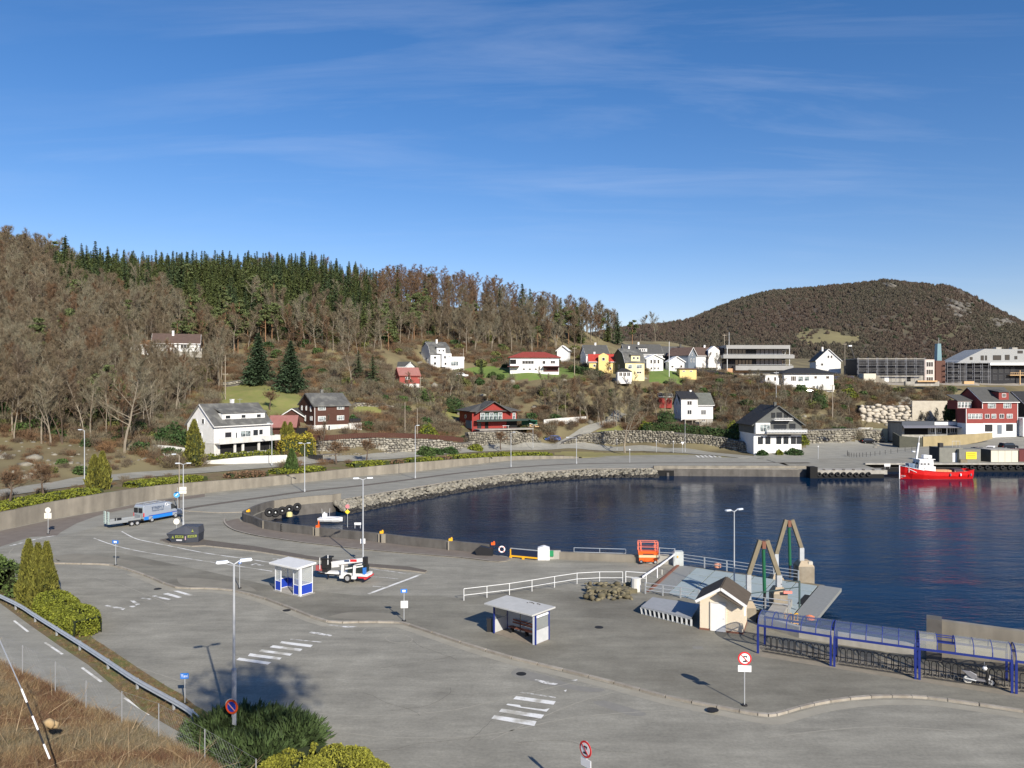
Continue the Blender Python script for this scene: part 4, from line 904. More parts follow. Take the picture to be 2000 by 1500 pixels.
# 2 brown house ---
t=house('brown timber house with slate roof and whitewashed basement beside the small red garage',0,0,0,8.9,8.6,6.4,2.6,38,'x',BROWN,SLATE,1.75,CONCW,world=at(613,178,7.2)+Vector((math.cos(.663),math.sin(.663),0))*4.45,wins=[('F',-2.5,5.7,1.9,1.05,4,CURT),('F',2.2,5.8,1.8,1.05,4,CURT),('F',-2.5,3.2,1.9,1.2,4,CURT),('F',2.2,3.3,1.8,1.1,4,CURT),('F',-.7,.9,.6,1.5,1,GLASS),('L',-2.6,5.6,.6,1.1,1,CURT),('L',0,5.6,.6,1.1,1,CURT),('L',2.6,5.5,.5,1.3,1,CURT),('L',-.6,3.2,.6,1.4,1,CURT),('L',2.9,3.3,1.1,1.0,2,CURT)],trim=SLATE,chim=((-.6,.5),))
part(t,'terrace',CONCW,lambda b:b.box((5.8,1.6,1.0),(3.2,4.5,2.0)))
part(t,'terrace_railing',BLACK,lambda b:[b.box((4.5+i*.66,-.5,2.6),(.08,.06,1.0))for i in range(5)]+[b.box((5.8,-.5,3.1),(3.0,.06,.06)),b.box((5.8,-.42,2.6),(2.9,.02,.8))])
part(t,'downpipe',WHITE,lambda b:b.tube((-4.25,-.08,0),(-4.25,-.08,6.3),.06))
t=house('low brown outbuilding wing with dark roof behind the red garage roof',0,0,0,5.4,6.0,3.3,1.7,0,'y',BROWN,ROOFG,world=at(571,182,7.6),wins=[('F',.8,2.4,1.0,1.1,2,CURT)],chim=())
t=house('small brown garage with faded red tin roof left of the brown house',0,0,0,5.6,5.5,2.7,2.2,8,'x',BROWN,ROOFP,world=at(552,172,6.3),wins=[],chim=(),trim=BROWN)
part(t,'carport_opening',VOID,lambda b:b.box((3.5,1.5,1.1),(3.2,3,2.2)))
# 3 hidden white house in the wood --
t=house('white bungalow half hidden behind bare trees on the slope',0,0,0,12.5,8,4.2,2.7,20,'x',WHITEB,ROOFB,1.6,CONCL,world=at(344,222,26.2),wins=[('F',-3.5,3.2,1.6,1.2,2),('F',-.8,3.2,1.0,1.1,1),('F',2.4,3.2,2.6,1.3,3)],chim=((-1,.4),))
part(t,'terrace',CONCL,lambda b:(b.box((0,-1.6,.8),(14,3,1.7)),b.box((6.9,-1.6,2.1),(.3,3,.9))))
t=house('low white annex left of the bungalow hidden in the wood',0,0,0,7,6,2.8,1.2,20,'x',WHITEB,mat('rusty_roof',(.3,.15,.07),.9),world=at(302,221,27),wins=[('F',-1,1.6,1.2,1.1,1),('F',1.6,1.6,1.0,1.1,1)],chim=())
tag(part(None,'garden_terrace',CONCL,lambda b:b.box(tuple(on(245,222,.3)),(9,.4,1.8))),'pale garden wall behind bare trees left of the hidden bungalow','wall')
# 4 red chalet ----
t=house('red and black chalet with dark hipped roof and wide glazed gable',0,0,0,13.4,10,4.7,2.2,24,'hip',REDB,ROOFG,0,world=at(966,213.5,6.2),oh=1.0,chim=(),wins=[('F',-4.6,.9,1.2,1.6,1,GLASS,BLACK),('F',5.9,3.3,.9,1.8,1,CURT),('L',0,3.2,1.2,1,1)])
part(t,'gable',REDB,lambda b:b.ext([(-4.9,4.7),(3.6,4.7),(-.65,7.1)],lambda u,v,s:(u,s,v),-.6,4))
part(t,'gable_roof',ROOFG,lambda b:(b.add([(-6.2,-1.6,4.15),(-.65,-1.6,7.35),(-.65,5,7.35),(-6.2,5,4.15),(-6.2,-1.6,4.35),(-.65,-1.6,7.6),(-.65,5,7.6),(-6.2,5,4.35)],[(0,1,2,3),(7,6,5,4),(0,4,5,1),(3,7,4,0)]),b.add([(4.9,-1.6,4.15),(-.65,-1.6,7.35),(-.65,5,7.35),(4.9,5,4.15),(4.9,-1.6,4.35),(-.65,-1.6,7.6),(-.65,5,7.6),(4.9,5,4.35)],[(3,2,1,0),(4,5,6,7),(1,5,4,0),(0,4,7,3)])))
for k in range(5):add_window(t,(-3.9+k*1.32,-.66,3.35),0,1.25,2.0,1,GREENP if k%2 else WHITE,CURT)
part(t,'balcony',mat('dark_green_timber',(.03,.05,.045),.7),lambda b:(b.box((1.5,-1.3,2.1),(15.5,2.2,.18)),b.box((1.5,-2.35,2.35),(15.5,.06,.5)),b.box((9,-.5,2.35),(4,4,.2))))
part(t,'basement_opening',VOID,lambda b:(b.box((5.2,-.04,1.0),(3.2,.1,1.9)),b.box((-2.4,-.04,1.0),(1.0,.1,1.9))))
part(t,'terrace',CONCL,lambda b:b.box((1.5,-3,-.1),(16,4.5,.25)))
part(t,'basement_wall',BLUEG,lambda b:b.box((-6.73,2.6,1.1),(.1,4.6,2.2)))
# 5 red hut ---
t=house('small red cabin with faded red roof alone on the slope',0,0,0,6.3,4.8,3.7,2.1,24,'x',REDD,ROOFP,1.0,CONCW,world=at(800,233,17.6),wins=[('F',-1.0,2.9,.7,1.3,1,CURT),('F',-.2,2.9,.9,1.3,1)],chim=(),trim=REDD)
# 6 white villa ---
t=house('white villa with steep grey mansard roof and white garage wing',0,0,0,7.2,8.0,4.4,4.2,30,'mx',WHITEB,SLATE,0,world=at(860,262,24.3),wins=[('F',-2.0,3.2,1.1,.9,1),('F',-2.0,1.2,1.1,1.0,1),('L',1,2.8,1,1),('L',-2,2.8,1,1),('L',1,.9,1,1)],chim=((0,.4),))
t.children[0]
dormer(t,.2,-.2,4.6,3.2,2.0,3.4,.6,WHITEB,SLATE,[(-.7,1.0,.8,.8,1),(.8,1.0,.8,.8,1)],flat=True);part(t,'front_wing',WHITEB,lambda b:b.box((1.7,-.7,2.3),(3.6,1.6,4.6)))
for(u,z_)in((1.0,3.3),(2.6,3.3),(1.2,1.1)):add_window(t,(u,-1.55,z_),0,.9,1.0)
t=house('white flat-roofed garage joined to the right of the white mansard villa',0,0,0,6.4,6,2.5,0,6,'flat',WHITEB,WHITE,world=at(888,262,24.4),oh=.15,wins=[('F',0,1.1,2.6,1.6,3,CURT)],chim=())
part(t,'parapet',WHITE,lambda b:b.box((0,-.05,3.0),(6.6,.1,.8)))
# grey shed left of villa
t=house('low pale house with grey metal roof behind the red cabin',0,0,0,7.5,6,2.6,1.5,-25,'x',WHITEB,ROOFG,world=at(772,252,21.6),wins=[('F',1.0,1.3,.6,.6),('F',2.6,1.3,.6,.6)],chim=())
# 7 bungalow red roof
t=house('long white bungalow with red tiled hip roof and lower floor on a green lawn',0,0,0,16.5,9,5.0,2.1,2,'hip',WHITE,ROOFR,0,world=at(1044,259,22.4),oh=.7,wins=[('F',-2.2,3.4,4.0,1.2,4),('F',6.2,3.5,1.6,1.1,2),('F',3.2,3.4,1.1,1.2,1),('F',-3.6,1.1,.9,.7),('F',-1.6,1.1,.9,.7),('F',.4,1.1,.9,.7)],chim=())
part(t,'balcony',mat('dark_red_timber',(.09,.03,.03),.7),lambda b:(b.box((5.6,-1.0,2.0),(5.6,1.8,.3)),b.box((-7.2,-1.0,2.0),(4.0,1.8,.3)),b.box((5.6,-.02,1.1),(5,.1,1.7))))
part(t,'awning_recess',VOID,lambda b:b.box((-7.2,-.03,3.6),(2.0,.1,1.5)))
# 8 little ones
t=house('small white gabled shed between the red-roofed bungalow and the dark hedge',0,0,0,4.2,5,2.6,1.7,-12,'y',WHITEB,WHITE,world=at(1099,283,28.3),wins=[],chim=())
t=house('dark slate house with white front behind the red-roofed yellow house',0,0,0,8.4,9,4.6,3.4,8,'x',WHITEB,ROOFG,world=at(1167,276,24.6),wins=[('F',-2,2.6,1.1,1.1),('F',1.5,2.6,1.1,1.1)],chim=((.3,.5),))
t=house('yellow house with bright red roof and front gable',0,0,0,8.8,7,3.9,2.4,-3,'x',YELLOW,ROOFO,world=at(1176,263,22.4),wins=[('F',-2.6,2.4,.8,.9),('F',2.8,1.4,.8,1.0)],chim=((-2.4,.6),))
part(t,'front_gable',YELLOW,lambda b:(b.box((.4,-.5,2.9),(3.4,1.6,5.8)),b.ext([(-1.3,5.8),(2.1,5.8),(.4,6.7)],lambda u,v,s:(u,s,v),-1.3,.3)))
add_window(t,(.4,-1.34,4.6),0,1.0,1.1)
t=house('pale yellow mansard-roofed house with green side wall in front of the white houses',0,0,0,7.4,8.2,4.4,4.6,22,'mx',PALEY,SLATE,world=at(1240,258,21.4),wins=[('F',-1.9,2.9,1.6,1.4,1,CURT),('F',1.6,3.0,2.2,1.4,2,CURT),('F',1.6,1.0,2.0,.8,2),('L',0,3,1.0,1.2)],chim=((0,.5),))
dormer(t,.2,-.1,4.7,3.4,2.0,3.5,.6,PALEY,SLATE,[(-.7,1.1,.9,.9,1),(.8,1.1,.9,.9,1)],flat=True)
part(t,'green_side_wall',mat('green_boards',(.09,.11,.07),.8),lambda b:(b.box((-3.74,4.1,2.2),(.06,8.2,4.4)),b.ext([(0,4.4),(8.2,4.4),(6.9,7.25),(4.1,9.0),(1.3,7.25)],lambda u,v,s:(s,u,v),-3.78,-3.7)))
t=house('little white conservatory with dark roof at the foot of the pale yellow house',0,0,0,4.6,3,1.9,1.2,4,'hip',WHITE,ROOFD,world=at(1220,252,20.6),wins=[('F',-1.3,1.1,1.1,1.3,2),('F',0,1.1,1.1,1.3,2),('F',1.3,1.1,1.1,1.3,2)],chim=(),oh=.2)
t=house('wide white house with dark slate roof, dormer and white chimney',0,0,0,14.0,8.5,4.3,3.4,6,'x',WHITEB,ROOFG,world=at(1258,282,25.4),wins=[('F',5,2.6,1.0,1.1)],chim=((-1,.5),))
dormer(t,-.4,.6,4.7,3.4,1.6,3.0,.6,WHITEB,ROOFG,[(-.8,.9,.7,.9,1),(0,.9,.7,.9,1),(.8,.9,.7,.9,1)],flat=True)
t=house('bright white gabled house with three tall windows above a basement',0,0,0,6.0,7,4.4,1.4,6,'y',WHITEB,WHITE,world=at(1279,270,23.0),wins=[('F',-1.3,3.4,.8,1.5,1),('F',0,3.4,.8,1.5,1),('F',1.3,3.4,.8,1.5,1),('F',-1.2,1.0,.7,.9),('F',0,1.0,.7,.9),('F',1.2,1.0,.7,.9)],chim=())
t=house('black-gabled house with grey roof and white chimney behind the white garage',0,0,0,9.4,8,4.2,3.2,7,'x',DARKB,ROOFG,world=at(1318,284,25.0),wins=[('F',3.0,2.8,1.4,1.2)],chim=((3.0,.3),),trim=ROOFG)
t=house('white gabled garage in front of the black-gabled house',0,0,0,5.4,5,2.7,1.7,4,'y',WHITEB,WHITE,world=at(1322,273,23.8),wins=[('F',-1.6,.9,.9,.8),('F',1.6,1.0,.9,.9)],chim=())
t=house('yellow shed with flat dark roof beside the long board fence',0,0,0,5.8,4,2.0,0,2,'flat',YELLOW,ROOFB,world=at(1344,263,21.6),wins=[('F',-1.5,1.3,.9,.5),('F',1.0,1.3,.9,.5)],chim=(),oh=.5)
t=house('blue-grey house with brown tiled roof and white side left of the modern building',0,0,0,5.6,8,5.4,2.6,48,'y',BLUEG,ROOFB,world=at(1352,276,23.6),wins=[('F',-.8,3.4,.8,1.3),('F',1.2,3.4,.8,1.3),('F',0,5.6,.7,1.0),('R',-1.5,2.3,1.2,1.4,1,CURT),('R',2,2.3,1.2,1.4,1,CURT)],chim=())
t=house('white house with brown roof and white front gable behind a bushy tree',0,0,0,10,8,3.6,3.0,4,'x',WHITEB,ROOFB,world=at(1385,286,25.6),wins=[],chim=((-.5,.5),))
part(t,'front_gable',WHITEB,lambda b:(b.box((1.4,-.6,2.2),(4.2,1.6,6.4)),b.ext([(-.7,5.4),(3.5,5.4),(1.4,7.0)],lambda u,v,s:(u,s,v),-1.4,2)))
# modern building
M_=at(1474,285,23.2);t=thing('apartment_building','modern dark building with pale grey floor bands and wide balconies','building',M_,math.radians(2));EXCL.append((M_.x,M_.y+5,16))
GB=mat('grey_band',(.33,.33,.32),.8,c2=(.28,.28,.27),ns=.6)
part(t,'wall',DARKB,lambda b:b.box((0,6,4.4),(23.5,11,8.8)))
part(t,'floor_band',GB,lambda b:(b.box((.6,4.4,8.95),(23.8,13,1.35))));part(t,'floor_band',GB,lambda b:(b.box((.6,4.2,5.35),(26.5,14,1.3))))
part(t,'floor_band',GB,lambda b:(b.box((2.6,3.2,1.2),(21.5,12.5,1.7))))
part(t,'terrace',mat('orange_brick',(.5,.3,.17),.9),lambda b:b.box((-6.5,-.6,.3),(9,2,1.5)))
part(t,'base',CONCL,lambda b:(b.box((3.5,2,-.4),(16,6,2.2)),b.box((-8,4,-.9),(10,10,2.5))))
for k in range(5):add_window(t,(-6.6+k*1.3,.45,3.0),0,1.2,2.6,1,BLACK)
for k in range(6):add_window(t,(-10.6+k*1.35,.45,7.1),0,1.3,2.2,1,BLACK)
for k in range(6):add_window(t,(1.4+k*1.65,.45,7.1),0,1.6,2.4,1,DARKB,mat('dark_glass_panel',(.055,.065,.085),.25,spec=.6));add_window(t,(1.4+k*1.65,.45,3.6),0,1.6,2.4,1,DARKB,MATS['dark_glass_panel'])
add_window(t,(11.0,.45,7.1),0,1.3,1.6);add_window(t,(11.0,.45,3.5),0,1.3,1.6)
part(t,'post',STEEL,lambda b:b.box((-11.0,-2.2,4.5),(.2,.2,8.4)));part(t,'post',STEEL,lambda b:b.box((12.2,-2.2,4.2),(.2,.2,8.4)))
part(t,'railing',STEEL,lambda b:(b.box((.6,-2.3,6.2),(26,.05,.08)),b.box((3,-2.6,2.4),(20,.05,.08))))
# low white house with dark hip roof
t=house('wide low white house with black hip roof behind clipped bushes',0,0,0,16.5,10,4.0,2.1,1,'hip',WHITE,ROOFD,world=at(1580,255,17.9),oh=.8,wins=[('F',-5.2,2.4,1.8,1.7,3),('F',-2.8,2.3,1.8,1.8,1,CURT),('F',-.7,2.4,1.8,1.6,1,CURT),('F',2.2,2.8,1.0,1.0),('F',6.2,2.8,1.2,1.0)],chim=())
part(t,'lower_floor',CONCW,lambda b:b.box((5.5,-.3,-.6),(5.4,1.0,1.6)));part(t,'terrace',CONCL,lambda b:b.box((-10.2,-1,-.3),(6.4,3,1.4)))
t=house('small white annex with terrace left of the black-roofed white house',0,0,0,4.6,5,3.0,0,1,'flat',WHITE,CONCL,world=at(1508,256,18.4),wins=[('F',-1.2,1.8,.8,1.2),('F',1.0,1.8,.9,1.4)],chim=(),oh=.1)
t=house('white house with steep gable and white bargeboards above the black hip roof',0,0,0,9.4,9,3.2,4.4,-6,'y',WHITEB,ROOFD,world=at(1618,302,24.6),wins=[('F',0,4.6,.8,1.2,1),('F',1.2,4.6,.8,1.2,1),('F',-2.4,1.6,1,1)],chim=((-1.5,.3),))
# white house with big hedge
t=house('white timber house with split dark and mossy slate roof above the stone wall',0,0,0,9.8,7.5,5.6,3.2,4,'x',WHITEB,SLATEG,1.2,CONCL,world=at(1361,228,6.9),wins=[('F',2.0,3.2,1.6,1.5,4),('F',2.0,.9,1.2,.8,2),('F',-3,6.0,1.4,1.3,2),('F',-3,3.2,1.4,1.5,2),('L',0,3.2,1,1.2),('L',0,5.8,1,1.2)],chim=((-.8,.5),))
part(t,'front_wing',WHITEB,lambda b:b.box((-2.6,-.5,4.2),(4.9,1.4,6.6)));part(t,'wing_roof',ROOFD,lambda b:b.add([(-5.5,-1.6,7.2),(.1,-1.6,7.2),(.1,3.9,9.2),(-5.5,3.9,9.2),(-5.5,-1.6,7.4),(.1,-1.6,7.4),(.1,3.9,9.45),(-5.5,3.9,9.45)],[(3,2,1,0),(4,5,6,7),(0,1,5,4),(1,2,6,5),(3,0,4,7)]))
add_window(t,(-2.6,-1.24,6.0),0,1.5,1.3,2);add_window(t,(-2.6,-1.24,3.3),0,1.4,1.4,2)
part(t,'veranda',WOODP,lambda b:(b.box((-1.4,-2.6,1.1),(6.6,2.6,.15)),[b.box((-4.6+i*2.1,-3.8,.5),(.15,.15,1.2))for i in range(4)],b.box((-1.4,-3.85,2.0),(6.6,.06,.08))))
# red shed in shrubs
t=house('little red shed glimpsed between bare bushes above the white timber house',0,0,0,4,3,1.8,.8,0,'x',REDB,ROOFG,world=at(1300,246,12.8),wins=[('F',.2,1.0,.5,.7)],chim=())
# grey harbour house
t=house('grey gabled harbour house with white ground floor and long balcony',0,0,0,12.8,10.5,6.4,4.6,4,'y',GREYB,ROOFD,3.9,WHITE,world=at(1519,199,1.8),oh=.7,trim=GREYB,wins=[('F',3.9,5.4,1.6,2.0,2,GLASS,DARKB),('F',.6,5.2,3.4,2.0,4,GLASS,DARKB),('F',-1.2,8.6,1.0,1.3,1,GLASS,DARKB),('F',.4,8.6,1.4,1.5,2,GLASS,DARKB),('F',2.2,8.6,1.0,1.4,1,GLASS,DARKB)],chim=((-.2,.12),))
for k,u in enumerate((-4.6,-2.6,.3,2.2,4.2,5.7)):add_window(t,(u,-.0,2.1),0,1.3,1.9,1+(k in(2,3)),BLACK)
part(t,'bay',WHITE,lambda b:b.box((-4.4,-.4,5.3),(3.8,1.6,2.7)));add_window(t,(-3.9,-1.24,5.4),0,2.7,2.0,3,WHITE,CURT)
part(t,'balcony',CONCL,lambda b:b.box((1.6,-.9,3.95),(10.6,2.2,.2)))
part(t,'balcony_railing',STEEL,lambda b:[b.box((-3.4+i*.8,-1.95,4.55),(.06,.05,1.0))for i in range(14)]+[b.box((1.6,-1.95,5.1),(10.6,.06,.08)),b.box((1.6,-1.95,4.6),(10.6,.02,.6))])
part(t,'upper_balcony',WHITE,lambda b:(b.box((.9,-.8,7.35),(4.8,1.6,.15)),b.box((.9,-1.55,7.9),(4.8,.05,.08)),[b.box((-1.4+i*.4,-1.55,7.6),(.04,.04,.6))for i in range(13)]))
part(t,'shop_sign',mat('dark_sign',(.12,.13,.15),.6),lambda b:b.box((.4,-.12,3.45),(6.2,.1,.6)))
# building site
SCAF=mat('scaffold_tube',(.42,.43,.46),.5,.1)
def scaffold(label,px0,px1,Y,z,h,step=2.6):
 a=at(px0,Y,z);w=(px1-px0)/F*Y;t=thing('scaffolding',label,'scaffolding',a)
 n=max(2,int(w/step));lv=int(h/2.0)
 me=MB().tube((0,0,0),(0,0,h),.05,n=5).obj('upright',SCAF);md=me.data;bpy.data.objects.remove(me)
 for i in range(n+1):
  for y in(0,1.0):inst(md,'upright',(w*i/n,y,0),0,1,t)
 for k in range(1,lv+1):part(t,'walkway',mat('walkway_plank',(.13,.13,.13),.8),lambda b:(b.box((w/2,.5,k*2.0-.4),(w,.95,.05))));part(t,'guard_rail',SCAF,lambda b:(b.tube((0,0,k*2+.6),(w,0,k*2+.6),.022)))
 return t
t=thing('apartment_building','black unfinished apartment block behind scaffolding left of the glass tower','building',at(1740,284,18.6));EXCL.append((at(1740,284).x,289,17))
part(t,'wall',DARKB,lambda b:b.box((0,6,6.1),(24.5,12,6.0)));part(t,'ground_floor',CONCL,lambda b:b.box((2.0,6.1,1.5),(20,12,3.1)));part(t,'roof',CONCL,lambda b:b.box((0,6,9.2),(24.9,12.4,.3)))
for k in range(8):
 for j in range(2):add_window(t,(-10.8+k*3.05,-.02,4.6+j*2.7),0,1.7,1.5,1,mat('pale_window_frame',(.07,.075,.085),.5),BLACK)
for k,(x,w_)in enumerate(((-1.6,1.6),(6.6,1.4),(-7.4,1.6))):part(t,'doorway',(WHITE,VOID,VOID)[k],lambda b:b.box((x,-.02,1.4),(w_,.1,2.4)))
scaffold('steel scaffolding along the black unfinished block',1677,1808,281.5,18.6,9.6,3.3)
t=thing('apartment_building','unfinished block with pale pink corner below the glass tower','building',at(1822,285,18.6));EXCL.append((at(1822,285).x,290,6))
part(t,'wall',mat('pink_render',(.6,.5,.45),.9),lambda b:(b.box((-1.2,4,4.5),(3.6,8,9.0))));part(t,'brick_wall',mat('dark_brick',(.12,.06,.045),.9),lambda b:b.box((3.4,5,4.3),(3.6,8,8.6)))
for j in range(3):add_window(t,(-1.2,-.02,1.6+j*2.8),0,2.6,1.9,3)
t=thing('glass_tower','slim leaning glass tower rising behind the building site','tower',at(1832,300,19));part(t,'shaft',mat('teal_glass',(.16,.27,.3),.3,spec=.6),lambda b:b.box((0,0,8),(2.4,2.4,14.5),tx=.55,ty=.8));part(t,'mast',STEEL,lambda b:b.tube((.3,0,15),(.3,0,17.6),.06))
t=thing('apartment_building','grey slanted-roof building over an unfinished dark front at the right edge','building',at(1940,286,18.6));EXCL.append((at(1940,286).x,292,26))
GRF=lines(mat('standing_seam_grey',(.34,.35,.35),.7),'X',14,.5)
part(t,'wall',mat('dark_render',(.028,.028,.032),.9),lambda b:b.box((2,7,4.0),(37,12,8.0)))
part(t,'upper_storey',GRF,lambda b:b.ext([(-14.2,7.6),(25,7.6),(25,12.6),(-3.6,13.0),(-8.6,10.6)],lambda u,v,s:(u,s,v),-.6,12))
part(t,'eaves_band',WHITE,lambda b:b.box((11,-.8,7.3),(26,1.0,.9)))
for(u,z_,w_,h_)in((-8.6,9.4,1.0,1.0),(-4.5,9.6,1.1,1.8),(-3.1,9.6,.7,1.8),(1.0,9.7,3.0,1.8),(4.8,9.8,1.7,1.9),(8.0,9.7,1.0,1.2),(9.6,11.8,1.9,1.0),(12.6,11.8,1.0,1.0),(15,11.6,2.5,1.3)):add_window(t,(u,-.63,z_),0,w_,h_,1,BLACK)
for k in range(11):
 for j in range(2):add_window(t,(-14.6+k*2.25,.98,2.3+j*2.8),0,1.5,1.9,2,MATS['pale_window_frame'],BLACK)
part(t,'balcony',WOODN,lambda b:(b.box((9.5,.2,3.2),(7.2,1.6,.3)),b.box((9.5,-.6,4.1),(7.2,.06,.12)),[b.box((6.2+i*.7,-.6,3.7),(.08,.05,.8))for i in range(10)]))
part(t,'column',WOODN,lambda b:b.box((9.6,-.5,1.5),(.3,.3,7)));part(t,'roof_box',CONCL,lambda b:(b.box((4,4,13.3),(2.0,2,.9)),b.box((10,4,13.2),(2.0,2,.9))))
scaffold('steel scaffolding left of centre on the slanted-roof building',1850,1888,284,18.6,8.2,2.2);scaffold('steel scaffolding in the middle of the slanted-roof building',1903,1934,284,18.6,8.2,2.2)
t=thing('block_hut','pale blank concrete block hut in front of the black unfinished block','hut',at(1699,277,18.4));part(t,'wall',mat('sandy_render',(.62,.58,.47),.9),lambda b:b.box((0,2,1.9),(4.4,4,3.9)));part(t,'flight_of_steps',CONC,lambda b:b.ext([(2.2,0),(7.4,0),(2.2,3.7)],lambda u,v,s:(u,s,v),.6,3.2))
tag(part(None,'retaining_slab',CONCL,lambda b:b.box(tuple(at(1800,274,18.6)),(12,1.2,1.6))),'long pale slab in front of the building site','slab')
tag(part(None,'timber_pile',WOODN,lambda b:b.box(tuple(at(1810,273,19.5)),(7,1.2,.5))),'stack of new timber on the pale slab at the building site','timber')
tag(part(None,'timber_pile',WOODN,lambda b:b.box(tuple(at(1891,274,19.0)),(3.6,1.2,1.0))),'heap of new boards before the slanted-roof building','timber')
t=thing('crane_lift','white platform lift on a thin dark slanting boom above the site','lift',at(1684,300,20));part(t,'boom',BLACK,lambda b:b.beam((0,0,0),(-4.6,0,13.2),.35,.35));part(t,'platform',WHITE,lambda b:b.box((-4.8,0,13.4),(1.2,1,.5)))
# red harbour building -
t=house('brick-red three-storey boarded building with white ground floor and dormer',0,0,0,10.6,12,9.3,3.9,4,'x',BRICKR,ROOFG,3.0,WHITE,world=at(1953,222,4.2),oh=.5,wins=[('F',-2.5,8.0,2.4,1.4,4,CURT),('F',2.2,8.0,2.4,1.4,4,CURT),('F',-3.9,5.0,1.4,1.3,2),('F',-1.9,5.0,1.4,1.3,2,CURT),('F',.5,5.0,1.4,1.3,2),('F',2.9,5.0,1.8,1.3,3,CURT)],chim=())
dormer(t,1.4,.3,9.7,3.0,2.2,4.2,.7,BRICKR,ROOFG,[(0,1.3,1.2,1.1,2)],flat=True)
add_window(t,(-3.4,-.0,1.6),0,2.2,2.0,1,BLACK);add_window(t,(2.9,0,1.7),0,2.0,2.0,1,BLACK)
part(t,'door',BLUEG,lambda b:b.box((-.1,-.02,1.2),(1.3,.1,2.6)))
part(t,'left_wing',BRICKR,lambda b:b.box((-7.9,1.6,5.1),(5.2,4,4.2)));part(t,'wing_base',WHITE,lambda b:b.box((-7.9,1.65,1.2),(5.1,3.9,3.6)))
for k in range(4):add_window(t,(-9.5+k*1.1,-.42,5.0),0,1.05,1.5,2,WHITE,CURT)
part(t,'sun_porch',BRICKR,lambda b:b.box((-8.6,5.5,8.2),(4.2,4.6,2.6)));part(t,'porch_roof',ROOFG,lambda b:b.add([(-11,2.8,9.3),(-6.2,2.8,9.3),(-6.2,8,11.0),(-11,8,11.0),(-11,2.8,9.5),(-6.2,2.8,9.5),(-6.2,8,11.2),(-11,8,11.2)],[(3,2,1,0),(4,5,6,7),(0,1,5,4),(1,2,6,5),(3,0,4,7)]))
for k in range(4):add_window(t,(-10.1+k*1.02,3.16,8.2),0,1.0,1.8,1,WHITE,CURT)
part(t,'corner_trim',WHITE,lambda b:(b.box((-5.32,-.04,6.1),(.16,.1,6.3)),b.box((5.32,-.04,6.1),(.16,.1,6.3)),b.box((0,-.03,9.35),(10.8,.1,.16)),b.box((-10.5,-.44,5.1),(.14,.1,4.2))))
t=house('dark boarded house with black roof at the right picture edge',0,0,0,12,12,6.5,4,4,'x',DARKB,ROOFD,2.5,CONCL,world=at(2042,232,5.6),wins=[('F',-4.5,4.6,1.2,1.4),('F',-1.5,4.6,1.2,1.4)],chim=())
t=house('white side building with grey wall right of the red building',0,0,0,8,6,3.0,0,4,'flat',WHITE,WHITE,world=at(2024,221,5.4),wins=[],chim=(),oh=.05)
# cafe
t=house('low flat-roofed cafe with dark fascia and grey awning on a buff terrace',0,0,0,19.5,8,3.6,0,2,'flat',CONCL,CONCD,world=at(1825,226,3.4),oh=.25,wins=[],chim=(),)
part(t,'fascia',mat('dark_slate_fascia',(.07,.08,.1),.7),lambda b:b.box((-5.2,-.35,3.5),(9.6,.2,1.2)));part(t,'fascia',WHITE,lambda b:b.box((5.0,-.35,3.5),(10.4,.2,.9)))
part(t,'awning',mat('grey_awning',(.2,.2,.23),.7),lambda b:b.add([(-11,-3.4,2.35),(6.2,-3.4,2.35),(6.2,0,2.9),(-9.5,0,2.9),(-11,-3.4,2.45),(6.2,-3.4,2.45),(6.2,0,3.0),(-9.5,0,3.0)],[(3,2,1,0),(4,5,6,7),(0,1,5,4),(1,2,6,5)]))
part(t,'shopfront',VOID,lambda b:b.box((-5.5,-.05,1.3),(7,.1,2.1)));part(t,'shopfront',VOID,lambda b:b.box((3.2,-.05,1.4),(2.2,.1,1.6)));part(t,'shopfront',VOID,lambda b:b.box((8.0,-.05,1.5),(1.4,.1,1.3)))
for u in(-.6,1.4,5.4,6.6):add_window(t,(u,-.06,1.5),0,1.2,1.6,2)
part(t,'awning_post',WHITE,lambda b:[b.tube((x,-3.2,-1),(x,-3.2,2.4),.05)for x in(-1.6,1.8)])
BUFFW=mat('buff_render',(.42,.34,.19),.9,c2=(.33,.27,.15),ns=.7,streak=.2,coord='World')
wall_along('terrace_wall','buff rendered terrace wall in front of the cafe and red building',[at(1802,213,1.2),at(1860,213.5,1.9),at(1910,215,3.0),at(1937,216.5,3.9)],3.2,.5,BUFFW,z0=None,hs=[2.7,2.4,1.6,.9])
wall_along('terrace_wall','dark shaded end of the cafe terrace wall',[at(1745,221,1.6),at(1758,214,1.1),at(1801,213,1.0)],3.0,.5,mat('shade_toned_render',(.1,.1,.075),.9,c2=(.07,.07,.055),ns=1),z0=None,hs=[3.0,2.9,2.6])  # shade of the wall end is painted into this darker render
wall_along('whitewashed_wall','patchy whitewashed wall with faded round paintings behind the dark parked car',[at(1676,232,1.3),at(1704,232.5,1.3)],4.0,.3,CONCW,z0=None)
tag(part(None,'green_grey_wall',mat('mossy_wall',(.3,.31,.24),.9,c2=(.22,.23,.18),ns=.7),lambda b:b.box(tuple(at(1719,233,3.0)),(4.4,.4,4.0))),'mossy wall panel between the whitewashed wall and the cafe','wall')
